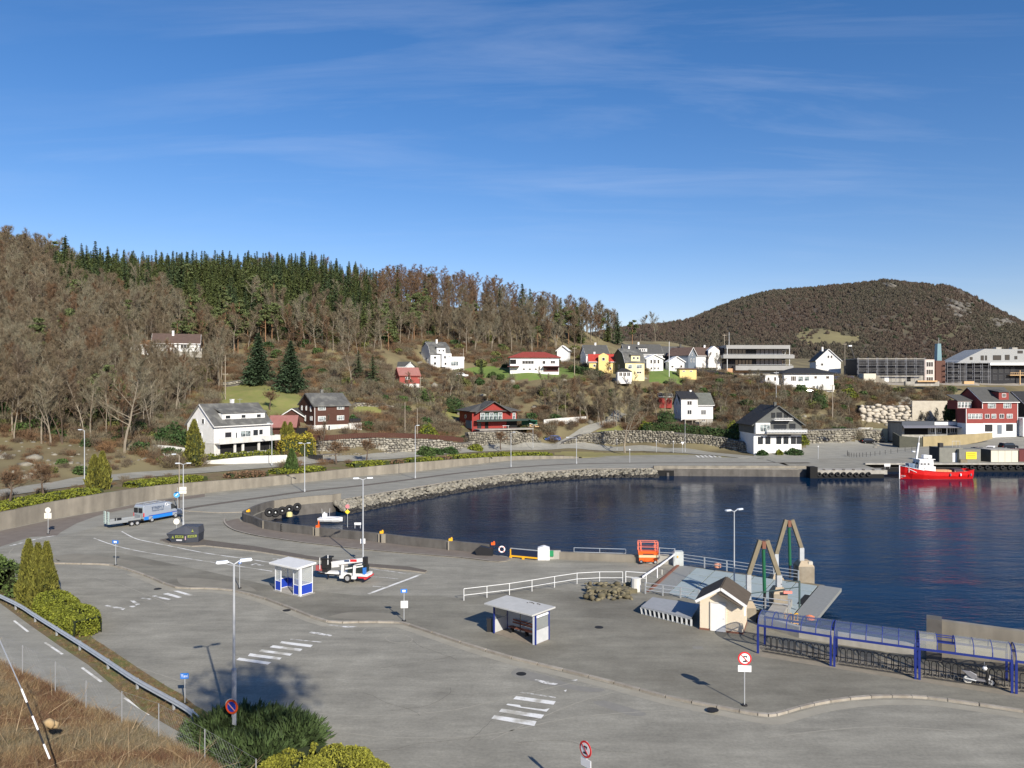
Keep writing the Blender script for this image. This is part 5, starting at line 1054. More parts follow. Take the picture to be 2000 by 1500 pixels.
# sheds on the right quay
t=thing('concrete_shed','small grey concrete shed with white door on the right quay','shed',at(1858,182,0));GR2=mat('grey_render',(.23,.23,.2),.9,c2=(.16,.16,.14),ns=1.0)
part(t,'wall',GR2,lambda b:b.box((0,2.2,1.7),(5.6,4.4,3.4)));part(t,'door',WHITE,lambda b:b.box((.8,-.03,1.1),(1.1,.1,2.2)));part(t,'side_wall',mat('dark_cladding',(.03,.035,.045),.8),lambda b:b.box((-2.84,2.2,1.75),(.1,4.3,3.4)))
part(t,'roof_vent',BLACK,lambda b:b.box((-1.9,1.2,3.9),(.9,.9,1.1)));part(t,'roof_frame',STEEL,lambda b:(b.beam((.8,1,4.9),(2.6,1,4.9),.06,.06),[b.tube((x,1,3.4),(x,1,4.9),.04)for x in(.8,1.7,2.6)]))
t=thing('concrete_shed','grey round-ended concrete shed with a big yellow sign on the right quay','shed',at(1895,181,0))
part(t,'wall',GR2,lambda b:b.prism([(-2.6,0),(2.2,0),(3.2,1.2),(3.0,4),(-2.6,4)],0,3.1));part(t,'yellow_sign',SIGNY,lambda b:b.box((.2,-.06,1.65),(2.5,.08,1.7)))
part(t,'sign_lettering',mat('sign_brown',(.45,.25,.02),.6),lambda b:[b.box((.2,-.11,2.1-i*.4),(1.9,.02,.14))for i in range(3)])
part(t,'crate',BUFF,lambda b:b.box((-2.1,-.7,.4),(1.6,.8,.8)))
t=thing('container_shed','long cream shed with grey end wall on the right quay','shed',at(1962,182,0));CRM=mat('cream_panel',(.62,.6,.5),.7,c2=(.55,.53,.44),ns=.6)
part(t,'wall',CRM,lambda b:b.box((0,3,1.4),(6.4,6,2.8)));part(t,'end_wall',mat('dark_grey_end',(.13,.13,.12),.8),lambda b:b.add([(-3.25,0,0),(-5.2,4.5,0),(-5.2,4.5,2.9),(-3.25,0,2.85)],[(0,1,2,3),(3,2,1,0)]))
for x in(-1.5,.1,1.7):part(t,'panel_joint',CONCL,lambda b:b.box((x,-.01,1.4),(.06,.04,2.7)))
part(t,'roof',CONCL,lambda b:b.box((0,3,2.87),(6.7,6.3,.14)))
t=thing('shed','dark red-brown shed end at the right edge of the quay','shed',at(2012,183,0));part(t,'wall',mat('dark_red_board',(.12,.03,.03),.8),lambda b:b.box((0,2,1.4),(5.2,4,2.8)))
#  STREET FURNITURE
LAMPH=mat('lamp_head',(.6,.64,.68),.35,.2)
def lamp(label,base,h,heads=2,arm=1.0,rz=.0,group='street lamps',r=.09,lower=.0,m=POLE,single_long=False):
 t=thing('street_lamp',label,'street lamp',base,rz,group)
 b=MB();b.tube((0,0,0),(0,0,.5),r*1.5,r*1.5,8)
 if lower:b.tube((0,0,0),(0,0,h*lower),r*1.45,n=8)
 b.tube((0,0,0),(0,0,h),r,r*.6,8);b.obj('pole',m,t)
 if heads==2:sides=(1,-1)
 elif heads==1:sides=(-1,)
 else:sides=()
 for s in sides:
  b=MB();b.tube((0,0,h-.05),(s*arm*.4,0,h+.12),.035,n=6);b.obj('arm',m,t)
  b=MB();b.box((s*(arm*.4+.3),0,h+.15),(.62,.26,.1),tx=.85,ty=.6);b.box((s*(arm*.4+.3),0,h+.08),(.5,.2,.05));b.obj('lamp_head',LAMPH,t)
 return t
L1=lamp('tall near double-armed lamp post carrying the no-parking sign',gp(457,1455),9.3,arm=.7,rz=math.radians(28),lower=.42,r=.085)
lamp('double-armed lamp post behind the white boom lift, with a small white plate',gp(709,1100,.12),8.6,rz=math.radians(14))
lamp('double-armed lamp post on the promenade before the clipped yellow hedge',gp(595,960.5,.1),8.2,rz=.1)
lamp('tall lamp post on the promenade below the brown board fence',gp(811,934,.1),10.2,heads=1,arm=.6,rz=PI)
lamp('lamp post on the promenade left of the driveway',gp(998,912,.1),7.6,heads=1,rz=PI)
lamp('short lamp post on the promenade right of the driveway with a long arm',gp(1126,906,.1),6.0,heads=1,arm=4.5)
lamp('lamp post beside the van, behind the waste container',gp(358,1026),8.0,rz=math.radians(8))
lamp('slim wooden-coloured post just left of the van lamp post',gp(350,1004),8.4,heads=1,rz=.2,m=WOODP)
lamp('lamp post on the upper street left of the two thujas',at(165,124,2.4),8.6,heads=1)
lamp('lamp post on the upper street at the clipped yellow hedge',at(531,152,2.4),8.2,heads=1)
lamp('lamp post on the grass strip in front of the stone wall',at(1338,205,.4),8.9,heads=1,r=.07)
lamp('white lamp post between the ferry ramp and the cream hut',gp(1434,1158,.1),7.2,rz=.5,r=.07)
lamp('thin pole on the street near the red chalet',at(1041,207,1.3),6.4,heads=1,r=.06)
for px,Y,z,lb in((1598,189,.1,'short post left of the three bollards at the harbour street'),(1230,180,.1,'low white-topped post on the promenade by the grass strip'),(1282,205,.3,'thin post in the grass strip, left one'),(1315,203,.3,'thin post in the grass strip, right one'),(1205,209,.4,'thin post in the grass strip near the bare tree')):
 t=thing('post',lb,'post',at(px,Y,z));part(t,'pole',POLE,lambda b:b.tube((0,0,0),(0,0,3.0),.06));part(t,'cap',SIGNW,lambda b:b.box((0,0,3.05),(.22,.1,.25)))
def wpole(label,px,Y,z,h,m=WOODP,cross=True,r=.14):
 t=thing('utility_pole',label,'utility pole',at(px,Y,z));part(t,'pole',m,lambda b:b.tube((0,0,-.5),(0,0,h),r,r*.7,7))
 if cross:part(t,'crossarm',m,lambda b:(b.box((0,0,h-.5),(1.5,.12,.14)),[b.box((x,0,h-.36),(.1,.1,.18))for x in(-.6,0,.6)]))
wpole('wooden pole standing below the red cabin',821,226,12.5,8.2);wpole('wooden pole right of the two big spruces at the field',440,196,13,8.5);wpole('tall wooden pole in front of the dark slate house',1122,262,22,9.2)
wpole('white flagpole in the garden right of the pale yellow house',1307,262,21.5,11.5,SIGNW,False,.1);wpole('wooden pole in the bushes above the grey harbour house',1516,240,13,9.5,POLE,True,.09)
wpole('wooden pole on the slope left of the boulder wall',1626,232,7,11.5);wpole('wooden pole behind the white garage wing of the villa',905,268,24.5,6.5,WOODP,False);wpole('wooden pole in the wood right of the hidden bungalow',840-400,214,19,7.5,WOODP,False)
wpole('tall pole at the left end of the modern building',1415,292,24,13.5);wpole('thin white mast on the modern building',1424,296,24,14.5,SIGNW,False,.08);wpole('pole between the modern building and the white gabled house',1650,290,21,13,WOODP)
wpole('bare trunk-like pole in the garden of the brown house',791,190,7,7,WOODP,False,.1);wpole('thin wooden pole by the terrace left of the chalet',815,189,6,6.5,WOODP,False,.1)
def disc(b,c,r,th=.03,n=28,rz=0,mi=0):
 a=rz;b.lathe(c,(math.sin(a),-math.cos(a),0),[(r,0),(r,th)],n,mi)
def sign_post(name,label,base,h,rz=0,r=.035,group=None,cat='road sign'):
 t=thing(name,label,cat,base,rz,group);part(t,'post',STEEL,lambda b:b.tube((0,0,0),(0,0,h),r,n=8));part(t,'foot',DARK,lambda b:b.lathe((0,0,0),(0,0,1),[(.18,0),(.15,.07)],12));return t
def round_sign(t,z,r=.38,inner='prohibit'):
 part(t,'sign_plate',SIGNR,lambda b:disc(b,(0,-.06,z),r,.03))
 part(t,'sign_face',SIGNW,lambda b:disc(b,(0,-.085,z),r*.77,.012))
 def pict(b):
  b.box((.03,-.105,z+r*.35),(r*.5,.01,r*.16));b.box((.1,-.105,z+r*.22),(r*.1,.01,r*.22));b.box((-.08,-.105,z+r*.22),(r*.1,.01,r*.22))
  b.box((0,-.105,z-r*.42),(r*.55,.01,r*.2));b.box((.01,-.105,z-.02),(r*.12,.01,r*.6),rot=Matrix.Rotation(-.5,3,'Y'))
 part(t,'pictogram',BLACK,pict)
 part(t,'sign_bar',SIGNR,lambda b:b.box((0,-.112,z),(r*1.6,.01,r*.12),rot=Matrix.Rotation(math.radians(45),3,'Y')))
t=sign_post('prohibition_sign','round red-rimmed prohibition sign with white plate before the bike shelters',gp(1454,1378,.12),3.02,math.radians(-6));round_sign(t,2.72,.38);part(t,'sub_plate',SIGNW,lambda b:b.box((0,-.05,2.13),(.74,.03,.36)))
part(t,'plate_lettering',mat('grey_print',(.45,.45,.47),.6),lambda b:(b.box((-.02,-.07,2.2),(.56,.005,.035)),b.box((.02,-.07,2.09),(.5,.005,.035))))
t=sign_post('prohibition_sign','round red-rimmed prohibition sign turned edgewise at the bottom of the picture',gp(1146,1580),2.95,math.radians(-52));round_sign(t,2.62,.36);part(t,'sub_plate',SIGNW,lambda b:b.box((0,-.05,2.02),(.62,.03,.36)))
# no-parking on lamp 1
np_=thing('no_parking_sign','round blue and red no-parking sign fixed to the near lamp post','road sign',gp(457,1455)+Vector((0,0,2.03)),math.radians(-18))
part(np_,'sign_plate',mat('sign_orange_red',(.75,.09,.02),.4),lambda b:disc(b,(0,-.16,0),.37,.03));part(np_,'sign_face',BLUE,lambda b:disc(b,(0,-.185,0),.26,.012));part(np_,'sign_bar',mat('sign_pink',(.8,.35,.32),.5),lambda b:b.box((0,-.212,0),(.54,.01,.055),rot=Matrix.Rotation(math.radians(40),3,'Y')))
part(np_,'second_plate',SIGNBACK,lambda b:disc(b,(-.07,-.1,.02),.36,.02))
def blue_plate(label,base,h,w,hh,txt=None,rz=0,plate2=False,tilt=0):
 t=sign_post('taxi_sign' if txt else 'bus_stop_sign',label,base,h,rz)
 part(t,'sign_plate',SIGNB,lambda b:b.box((0,-.05,h-hh/2+.05),(w,.03,hh)))
 if txt:text('lettering',txt,hh*.72,SIGNW,t,(0,-.07,h-hh/2+.05),(PI/2,0,0),.002)
 else:part(t,'pictogram',SIGNW,lambda b:(b.box((0,-.07,h-hh/2+.07),(w*.5,.01,hh*.38)),b.box((-w*.12,-.07,h-hh/2-.02),(w*.14,.01,hh*.2)),b.box((w*.14,-.07,h-hh/2-.02),(w*.14,.01,hh*.2))))
 if plate2:part(t,'timetable_plate',SIGNW,lambda b:b.box((.03,-.05,h-1.15),(.55,.03,.55)))
 return t
blue_plate('small blue taxi sign between the guardrail and the car park',gp(361,1375),1.75,.46,.32,'Taxi',.1)
blue_plate('blue bus stop sign with a white timetable plate, midway on the pavement',gp(789,1213,.12),2.45,.5,.3,None,.1,True)
blue_plate('blue bus stop sign at the left end of the pavement kerb',gp(226,1104,.12),2.5,.72,.34,None,-.2)
blue_plate('bus stop post hidden behind the near lamp head, seen from its edge',gp(468,1149,.12),2.4,.3,.24,None,1.1)
t=sign_post('round_sign','white backs of a round sign and two plates at the left kerb',gp(94,1043),3.35,.05);part(t,'sign_plate',SIGNBACK,lambda b:disc(b,(0,-.03,2.95),.34,.03));part(t,'sub_plate',SIGNBACK,lambda b:b.box((-.23,-.05,2.26),(.4,.03,.7)));part(t,'sub_plate',SIGNBACK,lambda b:b.box((.23,-.05,2.26),(.4,.03,.7)))
t=sign_post('keep_left_sign','blue round keep-side sign tilted on the post by the van',gp(347,1006),3.9,.3);part(t,'sign_plate',mat('sign_light_blue',(.08,.35,.7),.4),lambda b:disc(b,(-.1,-.06,2.9),.42,.03));part(t,'arrow',SIGNW,lambda b:b.box((-.1,-.1,2.9),(.5,.01,.1),rot=Matrix.Rotation(-.8,3,'Y')))
t=sign_post('round_sign','pale back of a round sign just above the waste container',gp(345,1051),2.3,.1);part(t,'sign_plate',SIGNBACK,lambda b:disc(b,(0,-.03,2.0),.36,.03))
t=thing('sign_plates','pair of pale plates on the lamp post by the van','sign',gp(358,1026)+Vector((0,-.1,4.6)),.1);[part(t,'plate',SIGNBACK,lambda b:b.box((x,0,z),(.42,.03,.42)))for x in(-.23,.23)for z in(-.23,.23)]
t=thing('sign_plate','small white plate on the lamp post behind the boom lift','sign',gp(709,1100)+Vector((0,-.1,2.3)),.1);part(t,'plate',SIGNW,lambda b:b.box((0,0,0),(.5,.04,.5)))
t=sign_post('speed_sign','pink round sign over a yellow diamond on the basin parapet',Vector((-19.9,92.9,1.1)),2.95,.1);part(t,'sign_plate',mat('faded_red_sign',(.65,.2,.22),.5),lambda b:disc(b,(0,-.04,2.6),.24,.03));part(t,'diamond_plate',SIGNY,lambda b:b.box((0,-.05,1.95),(.42,.03,.42),rot=Matrix.Rotation(PI/4,3,'Y')))
t=thing('white_sign_board','low white board on two legs on the basin parapet','sign',Vector((-18.6,92.6,1.1)));part(t,'board',SIGNW,lambda b:b.box((0,0,.55),(.8,.05,.28)));part(t,'leg',POLE,lambda b:b.box((-.33,0,.25),(.06,.06,.5)));part(t,'leg',POLE,lambda b:b.box((.33,0,.25),(.06,.06,.5)))
t=thing('give_way_sign','white triangular give-way sign below the stone wall','road sign',at(1333,203,.3));part(t,'post',POLE,lambda b:b.tube((0,0,0),(0,0,2.6),.04));part(t,'sign_plate',SIGNW,lambda b:b.ext([(-.45,2.9),(.45,2.9),(0,2.1)],lambda u,v,s:(u,s,v),-.08,-.05))
t=thing('white_plate','small white plate on the landing stage left of the red boat','sign',at(1733,168,0));part(t,'plate',SIGNW,lambda b:b.box((0,0,.75),(1.3,.05,.6)));part(t,'leg',POLE,lambda b:b.box((-.5,0,.3),(.06,.06,.6)));part(t,'leg',POLE,lambda b:b.box((.5,0,.3),(.06,.06,.6)))
# orange and yellow marker caps on the parapet
for k,(px,py,mm,lb)in enumerate(((484,1016,YEL,'yellow marker cap on the sharp left bend of the parapet'),(620,1048,ORANGE,'small orange marker cap on the parapet below the white motorboat'),(745,1060.5,YEL,'orange-yellow marker cap on the parapet by the white board'),(880,1076,YEL,'yellow marker cap on the parapet before the black bench'),(963,1084.5,ORANGE,'orange marker cap on the parapet beside the lifebuoy'))):
 p=gp(px,py);o=part(None,'marker_cap',mm,lambda b:(b.box((0,0,.12),(.42,.42,.24)),b.box((.1,0,.3),(.16,.16,.14))));o.location=(p.x,p.y+.2,1.1);tag(o,lb,'marker')
o=part(None,'yellow_bollard',mat('pale_yellow_stone',(.6,.55,.25),.8),lambda b:b.lathe((0,0,0),(0,0,1),[(.4,0),(.38,.5),(.2,.62)],10));o.location=Vector((-29.9,103.2,.7));tag(o,'short pale yellow bollard inside the parapet bend','bollard')
o=part(None,'ladder',DARK,lambda b:(b.box((0,0,.5),(.06,.08,1.1)),b.box((.4,0,.5),(.06,.08,1.1)),[b.box((.2,0,.1+i*.28),(.4,.05,.06))for i in range(4)]));o.location=gp(549,1040)+Vector((0,-.06,.05));tag(o,'short black ladder against the parapet','ladder')
# black bench, lifebuoy, barrier, boxes
t=thing('grit_box','black slanted grit box against the parapet','box',gp(945,1086),-.12);part(t,'body',BLACK,lambda b:b.ext([(-.1,0),(1.6,0),(1.6,.75),(.25,1.0),(-.35,.55)],lambda u,v,s:(u-.6,s,v+.1),-.35,.35))
t=thing('lifebuoy','red and white lifebuoy hung on the parapet end','lifebuoy',gp(980,1087.5)+Vector((0,-.1,.82)),-.1);part(t,'ring',SIGNW,lambda b:b.ring((0,0,0),(0,-1,0),.3,.08,20,6),smooth=True);[part(t,'band',ORANGE,lambda b:b.ring((.3*math.cos(a),0,.3*math.sin(a)),(-math.sin(a),0,math.cos(a)),.06,.045,8,5))for a in(.8,2.4,3.9,5.5)]
t=thing('quay_barrier','dark blue barrier on an orange frame beside the white box','barrier',(gp(997,1089)+gp(1050,1094))/2,math.atan2(gp(1050,1094).y-gp(997,1089).y,gp(1050,1094).x-gp(997,1089).x));LB=(gp(1050,1094)-gp(997,1089)).length
part(t,'panel',mat('navy_panel',(.012,.02,.05),.5),lambda b:b.box((0,0,.62),(LB,.06,.66)));part(t,'top_rail',STEEL,lambda b:b.box((0,0,1.0),(LB,.1,.08)));part(t,'frame',YEL,lambda b:(b.box((0,-.1,.22),(LB,.14,.14)),b.box((-LB/2+.05,-.1,.5),(.1,.1,.9)),b.box((0,-.2,.1),(.2,.3,.2)),b.box((-LB/2+.1,-.2,.1),(.2,.3,.2))))
t=thing('white_cabinet','white gabled cabinet at the quay edge','cabinet',gp(1062,1093),-.05);part(t,'body',WHITE,lambda b:b.ext([(-.62,0),(.62,0),(.62,1.25),(0,1.45),(-.62,1.25)],lambda u,v,s:(u,s,v),-.3,.5))
t=thing('green_box','small green box on a pale stand beside the white cabinet','box',gp(1080,1092));part(t,'stand',CONCL,lambda b:b.box((.2,.1,.45),(1.2,.3,.9)));part(t,'box',GREENB,lambda b:b.box((-.2,-.1,.62),(.5,.2,.6)))
def railing(label,pts,h=1.0,step=2.2,rails=(1.0,.55),m=STEEL,r=.035,z=.0,name='railing',group=None):
 P=[Vector(p)for p in pts];t=thing(name,label,'railing',P[0],0,group);me=MB().tube((0,0,0),(0,0,h),r*1.3,n=6).obj('post',m);md=me.data;bpy.data.objects.remove(me)
 for p,q in zip(P[:-1],P[1:]):
  n=max(1,round((q-p).length/step))
  for i in range(n):inst(md,'post',p.lerp(q,i/n)-P[0],0,1,t)
 inst(md,'post',P[-1]-P[0],0,1,t)
 for rz_ in rails:part(t,'rail',m,lambda b:b.path([p-P[0]+Vector((0,0,rz_))for p in P],r,6))
 return t
railing('white tubular railing running across the middle of the pavement',[gp(906,1173,.12),gp(951,1167.5,.12),gp(995,1162,.12),gp(1039,1155,.12),gp(1083,1147.5,.12),gp(1127,1140.5,.12),gp(1171,1138,.12),gp(1216,1138,.12)],1.0,9,(1.0,.45),mat('white_rail',(.72,.73,.72),.4),.027)
railing('low blue-grey railing at the water edge left of the scissor lift',[gp(1121,1088),gp(1222,1091)],1.0,2.2,(1.0,.55),STEEL,.03)
railing('thin railing at the water edge right of the scissor lift',[gp(1288,1094,.5),gp(1318,1096,.5)],1.3,2.0,(1.25,.8),STEEL,.03)
railing('short white railing beside the barrier housing',[gp(1222,1137),gp(1262,1140)],1.0,2,(1.0,.5),mat('white_rail',(.72,.73,.72),.4))
o=rocks('rubble_heap',[((gp(1150+80*(k%10)/9,1146+14*(k//10)/4).x+rs.uniform(-.3,.3),gp(1190,1146+14*(k//10)/4).y+rs.uniform(-.3,.3),.15+rs.uniform(0,.3)),rs.uniform(.12,.36))for k in range(90)],mat('mossy_rock',(.2,.17,.11),.95,c2=(.1,.09,.05),ns=2,island=.4));tag(o,'mossy rubble heap left of the barrier housing','rubble');o['kind']='stuff'
b=MB();b.box(tuple(gp(1192,1158)+Vector((.2,0,.2))),(4.2,1.2,.5));tag(b.obj('stone_edge',mat('mossy_rock',(.2,.17,.11))),'mossy stone edge under the rubble heap','wall')
# guard rail by the lower road
gr=[gp(*p)for p in[(-60,1150),(28,1192),(66,1216),(108,1243),(153,1272),(208,1309),(265,1348),(336,1389),(372,1412),(410,1448)]]
t=thing('guard_rail','galvanised steel guard rail between the lower road and the car park','guard rail',gr[0]);grp=smooth_path(gr,4)
def gbeam(b):
 prof=[(-.02,.42),(.05,.48),(-.02,.56),(.05,.64),(-.02,.72),(.0,.75),(-.05,.75),(-.05,.42)]
 nl=offset(grp,1.0)
 for i in range(len(grp)-1):
  for(u0,z0_),(u1,z1_)in zip(prof,prof[1:]+prof[:1]):
   d0=(nl[i]-grp[i]);d1=(nl[i+1]-grp[i+1]);o_=grp[0]
   b.quad(grp[i]-o_+d0*u0*-1+Vector((0,0,z0_)),grp[i+1]-o_+d1*u0*-1+Vector((0,0,z0_)),grp[i+1]-o_+d1*u1*-1+Vector((0,0,z1_)),grp[i]-o_+d0*u1*-1+Vector((0,0,z1_)))
part(t,'rail',STEEL,gbeam);me=MB().box((0,.1,.33),(.12,.12,.72)).obj('post',STEEL);md=me.data;bpy.data.objects.remove(me)
for p in gr:inst(md,'post',p-gr[0],-.6,1,t)
#  VEHICLES
TYRE=DARK;RIM=mat('wheel_rim',(.55,.56,.57),.35,.5)
def wheel(t,x,y,r=.33,w=.22,side=1):
 b=MB();b.lathe((x,y+side*w/2,r),(0,-side,0),[(r*.7,0),(r,.03),(r,w-.03),(r*.7,w)],18);o=b.obj('wheel',TYRE,t)
 b=MB();b.lathe((x,y+side*(w/2+.005),r),(0,-side,0),[(r*.6,0),(r*.62,.05)],14);b.obj('rim',RIM,o)
def car(label,loc,rz,body,L=4.4,W=1.78,Ht=1.48,kind='hatch',group='parked cars',name='parked_car',cat='car'):
 if loc.y>188:loc.z=tzn(loc.x,loc.y)+.03
 t=thing(name,label,cat,loc,rz,group);x=L/2;g=.22
 prof={'hatch':[(-x,g),(x,g),(x+.02,.6),(x-.1,.78),(x-.95,.92),(x-1.6,Ht-.05),(x-2.2,Ht),(-x+.7,Ht-.05),(-x+.12,.95),(-x,.6)],'sedan':[(-x,g),(x,g),(x+.02,.6),(x-.1,.75),(x-1.1,.9),(x-1.75,Ht-.05),(x-2.4,Ht),(-x+1.3,Ht-.08),(-x+.65,.98),(-x+.05,.9),(-x,.6)],'suv':[(-x,g+.1),(x,g+.1),(x+.02,.8),(x-.1,.98),(x-1.0,1.1),(x-1.5,Ht-.05),(x-2.0,Ht),(-x+.4,Ht-.03),(-x+.05,1.1),(-x,.7)],'van':[(-x,g+.1),(x,g+.1),(x+.02,.8),(x-.15,1.0),(x-.55,1.15),(x-1.05,Ht-.1),(x-1.4,Ht),(-x+.1,Ht),(-x,Ht-.1),(-x,.6)]}[kind]
 b=MB();n=len(prof)
 def ring_(y,k):return[(px_*(1 if pz<.95 else 1),y if pz<.96 else y*k,pz)for px_,pz in prof]
 ys=W/2;A0=ring_(-ys,.84);A1=ring_(ys,.84)
 b.add(A0+A1,[tuple(range(n)),tuple(range(2*n-1,n-1,-1))]+[(i,n+i,n+(i+1)%n,(i+1)%n)for i in range(n)]);b.obj('body',body,t,bevel=.05)
 bl=.95 if kind in('hatch','sedan')else 1.12;top=Ht-.12
 x0=-x+.3 if kind in('hatch','suv')else(-x+.9 if kind=='sedan' else x-1.9);x1=x-1.35 if kind!='van' else x-.95
 for s in(-1,1):
  b=MB();b.add([(x0,s*(ys*.97),bl),(x1+.35,s*(ys*.97),bl),(x1-.15,s*(ys*.845),top),(x0+.2,s*(ys*.845),top)],[(0,1,2,3)if s<0 else(3,2,1,0)]);o=b.obj('side_window',GLASS,t);o.location.y=s*.02
 b=MB();zb_,zt_=(.96,Ht-.08)if kind in('hatch','sedan')else(1.16,Ht-.1)
 f0,f1=(x-.98,x-1.62)if kind!='van' else(x-.55,x-1.05)
 b.add([(f0+.02,-ys*.8,zb_),(f0+.02,ys*.8,zb_),(f1+.03,ys*.74,zt_),(f1+.03,-ys*.74,zt_)],[(0,1,2,3)]);b.obj('windscreen',GLASS,t)
 b=MB();b.add([(-x+.0 if kind=='van' else-x+.1,-ys*.75,bl+.05),(-x if kind=='van' else-x+.1,ys*.75,bl+.05),(-x-.01 if kind=='van' else(-x+.55),ys*.7,top),(-x-.01 if kind=='van' else(-x+.55),-ys*.7,top)],[(3,2,1,0)]);o=b.obj('rear_window',GLASS,t);o.location.x=-.03
 for s in(-1,1):
  part(t,'headlight',SIGNW,lambda b:b.box((x-.02,s*ys*.72,.68),(.1,.3,.14)));part(t,'tail_light',SIGNR,lambda b:b.box((-x+.0,s*ys*.82,.8),(.08,.2,.2)))
  for xx in(x-.85,-x+.8):wheel(t,xx,s*(ys-.12),.32,.22,s)
 return t
NAVY=mat('navy_car_paint',(.02,.05,.16),.25,.3);BLKC=mat('black_car_paint',(.012,.013,.016),.22,.2);GREYC=mat('grey_car_paint',(.22,.23,.24),.3,.4);WHC=mat('white_car_paint',(.78,.78,.78),.3)
car('blue estate car parked beside the red chalet',at(1079,217.5,6.5),PI+.1,mat('blue_car_paint',(.03,.08,.28),.25,.3),4.6,1.8,1.5)
car('dark car parked before the patchy whitewashed wall',at(1696,222,1.5),.1,BLKC,4.4,1.8,1.5)
car('black saloon parked left of the white van on the harbour street',at(1911,200,.9),.3,BLKC,4.5,1.8,1.4,'sedan')
car('white panel van parked between two black cars',at(1936,198,1.0),.9,WHC,4.6,1.9,1.95,'van',cat='van',name='parked_van')
car('black off-road car parked at the right of the harbour street',at(1969,204,1.6),.2,BLKC,4.7,1.9,1.75,'suv')
car('grey hatchback in front of the black off-road car',at(1981,196,1.2),.5,GREYC,3.9,1.7,1.45)
car('dark car parked under the white low house, between its bushes',at(1583,250,17.2),0,BLKC,4.2,1.8,1.45)
car('blue car parked right of the steep white gable house',at(1634,283,22.0),.1,NAVY,4.4,1.8,1.5);car('dark blue car next to the blue one beside the scaffolded block',at(1661,283,21.4),.1,NAVY,4.3,1.8,1.5)
car('white car parked right of the white villa garage',at(902,256,23.4),.1,WHC,4.2,1.8,1.45)
car('pale car under the modern building, left one',at(1467,268,20.9),.1,WHC,4.2,1.8,1.45);car('dark car under the modern building, right one',at(1485,268,20.9),.1,GREYC,4.2,1.8,1.45)
car('small pale car under the carport of the brown house',at(583,176,6.6),0,GREYC,3.9,1.7,1.4)
car('dark car half seen at the foot of the rough stone wall',at(1604,218,2.0),.2,BLKC,4.2,1.8,1.4)
# silver and blue work van
VA=gp(298,1019.5);VB=gp(356,1008.5);vd=VB-VA;va=math.atan2(vd.y,vd.x)
SILV=mat('silver_van_paint',(.38,.42,.48),.35,.3)
vl=6.2;vc=gp(300,1019.5)+Vector((math.cos(va),math.sin(va),0))*1.6+Vector((-math.sin(va),math.cos(va),0))*.95
t=thing('work_van','silver panel van with blue lower stripe towing a trailer','van',vc,va)
prof=[(-3.1,.42),(3.05,.42),(3.12,.75),(3.0,1.1),(2.1,1.35),(1.45,2.15),(1.0,2.38),(-3.0,2.42),(-3.12,2.2)];n=len(prof)
b=MB();R0=[(p,-.98 if z<1.4 else-.88,z)for p,z in prof];R1=[(p,.98 if z<1.4 else .88,z)for p,z in prof];b.add(R0+R1,[tuple(range(n)),tuple(range(2*n-1,n-1,-1))]+[(i,n+i,n+(i+1)%n,(i+1)%n)for i in range(n)]);b.obj('body',SILV,t,bevel=.06)
part(t,'blue_stripe',mat('van_blue',(.02,.2,.62),.4),lambda b:(b.box((-.2,-1.0,.68),(3.2,.03,.42)),b.box((-2.75,-1.0,.68),(.7,.03,.42))));part(t,'blue_stripe',BLUE,lambda b:b.box((-.1,-1.005,.93),(4.6,.03,.07)))
part(t,'side_window',GLASS,lambda b:b.add([(1.2,-1.0,1.35),(2.25,-1.0,1.38),(1.55,-.93,2.02),(1.2,-.92,2.1)],[(0,1,2,3)]));part(t,'windscreen',GLASS,lambda b:b.add([(2.2,-.8,1.35),(2.2,.8,1.35),(1.5,.78,2.15),(1.5,-.78,2.15)],[(0,1,2,3)]))
part(t,'rear_door',mat('van_rear',(.3,.34,.36),.4),lambda b:(b.box((-3.15,-.43,1.35),(.05,.8,1.7)),b.box((-3.15,.43,1.35),(.05,.8,1.7))))
for s in(-1,1):
 add_window(t,(-3.19,s*.43,1.75),-PI/2,.65,.6,1,DARK);part(t,'tail_light',SIGNR,lambda b:b.box((-3.1,s*.93,1.15),(.1,.12,.5)))
 for xx in(-1.85,1.95):wheel(t,xx,s*.86,.36,.24,s)
part(t,'roof_rack',STEEL,lambda b:([b.box((x,0,2.52),(.06,1.7,.06))for x in(-2.8,-1.8,-.8,.2)],b.box((-1.3,-.8,2.56),(3.3,.05,.06)),b.box((-1.3,.8,2.56),(3.3,.05,.06)),b.box((-3.05,-.8,1.9),(.05,.06,1.2))))
part(t,'bumper',BLACK,lambda b:(b.box((-3.2,0,.5),(.16,1.9,.25)),b.box((3.1,0,.48),(.16,1.9,.3))))
part(t,'mirror',BLACK,lambda b:b.box((1.95,-1.1,1.5),(.12,.22,.32)))
VT=mat('van_lettering',(.03,.06,.14),.5);text('lettering','STRØM S',.48,VT,t,(-.95,-1.0,1.88),(PI/2,0,0),.003);text('lettering','MASKINUTLEIE',.27,VT,t,(-.95,-1.0,1.52),(PI/2,0,0),.003)
part(t,'emblem',SIGNW,lambda b:(b.ring((.45,-.96,2.1),(0,-1,0),.2,.035,14,4),b.box((.75,-.97,2.0),(.35,.02,.08))))
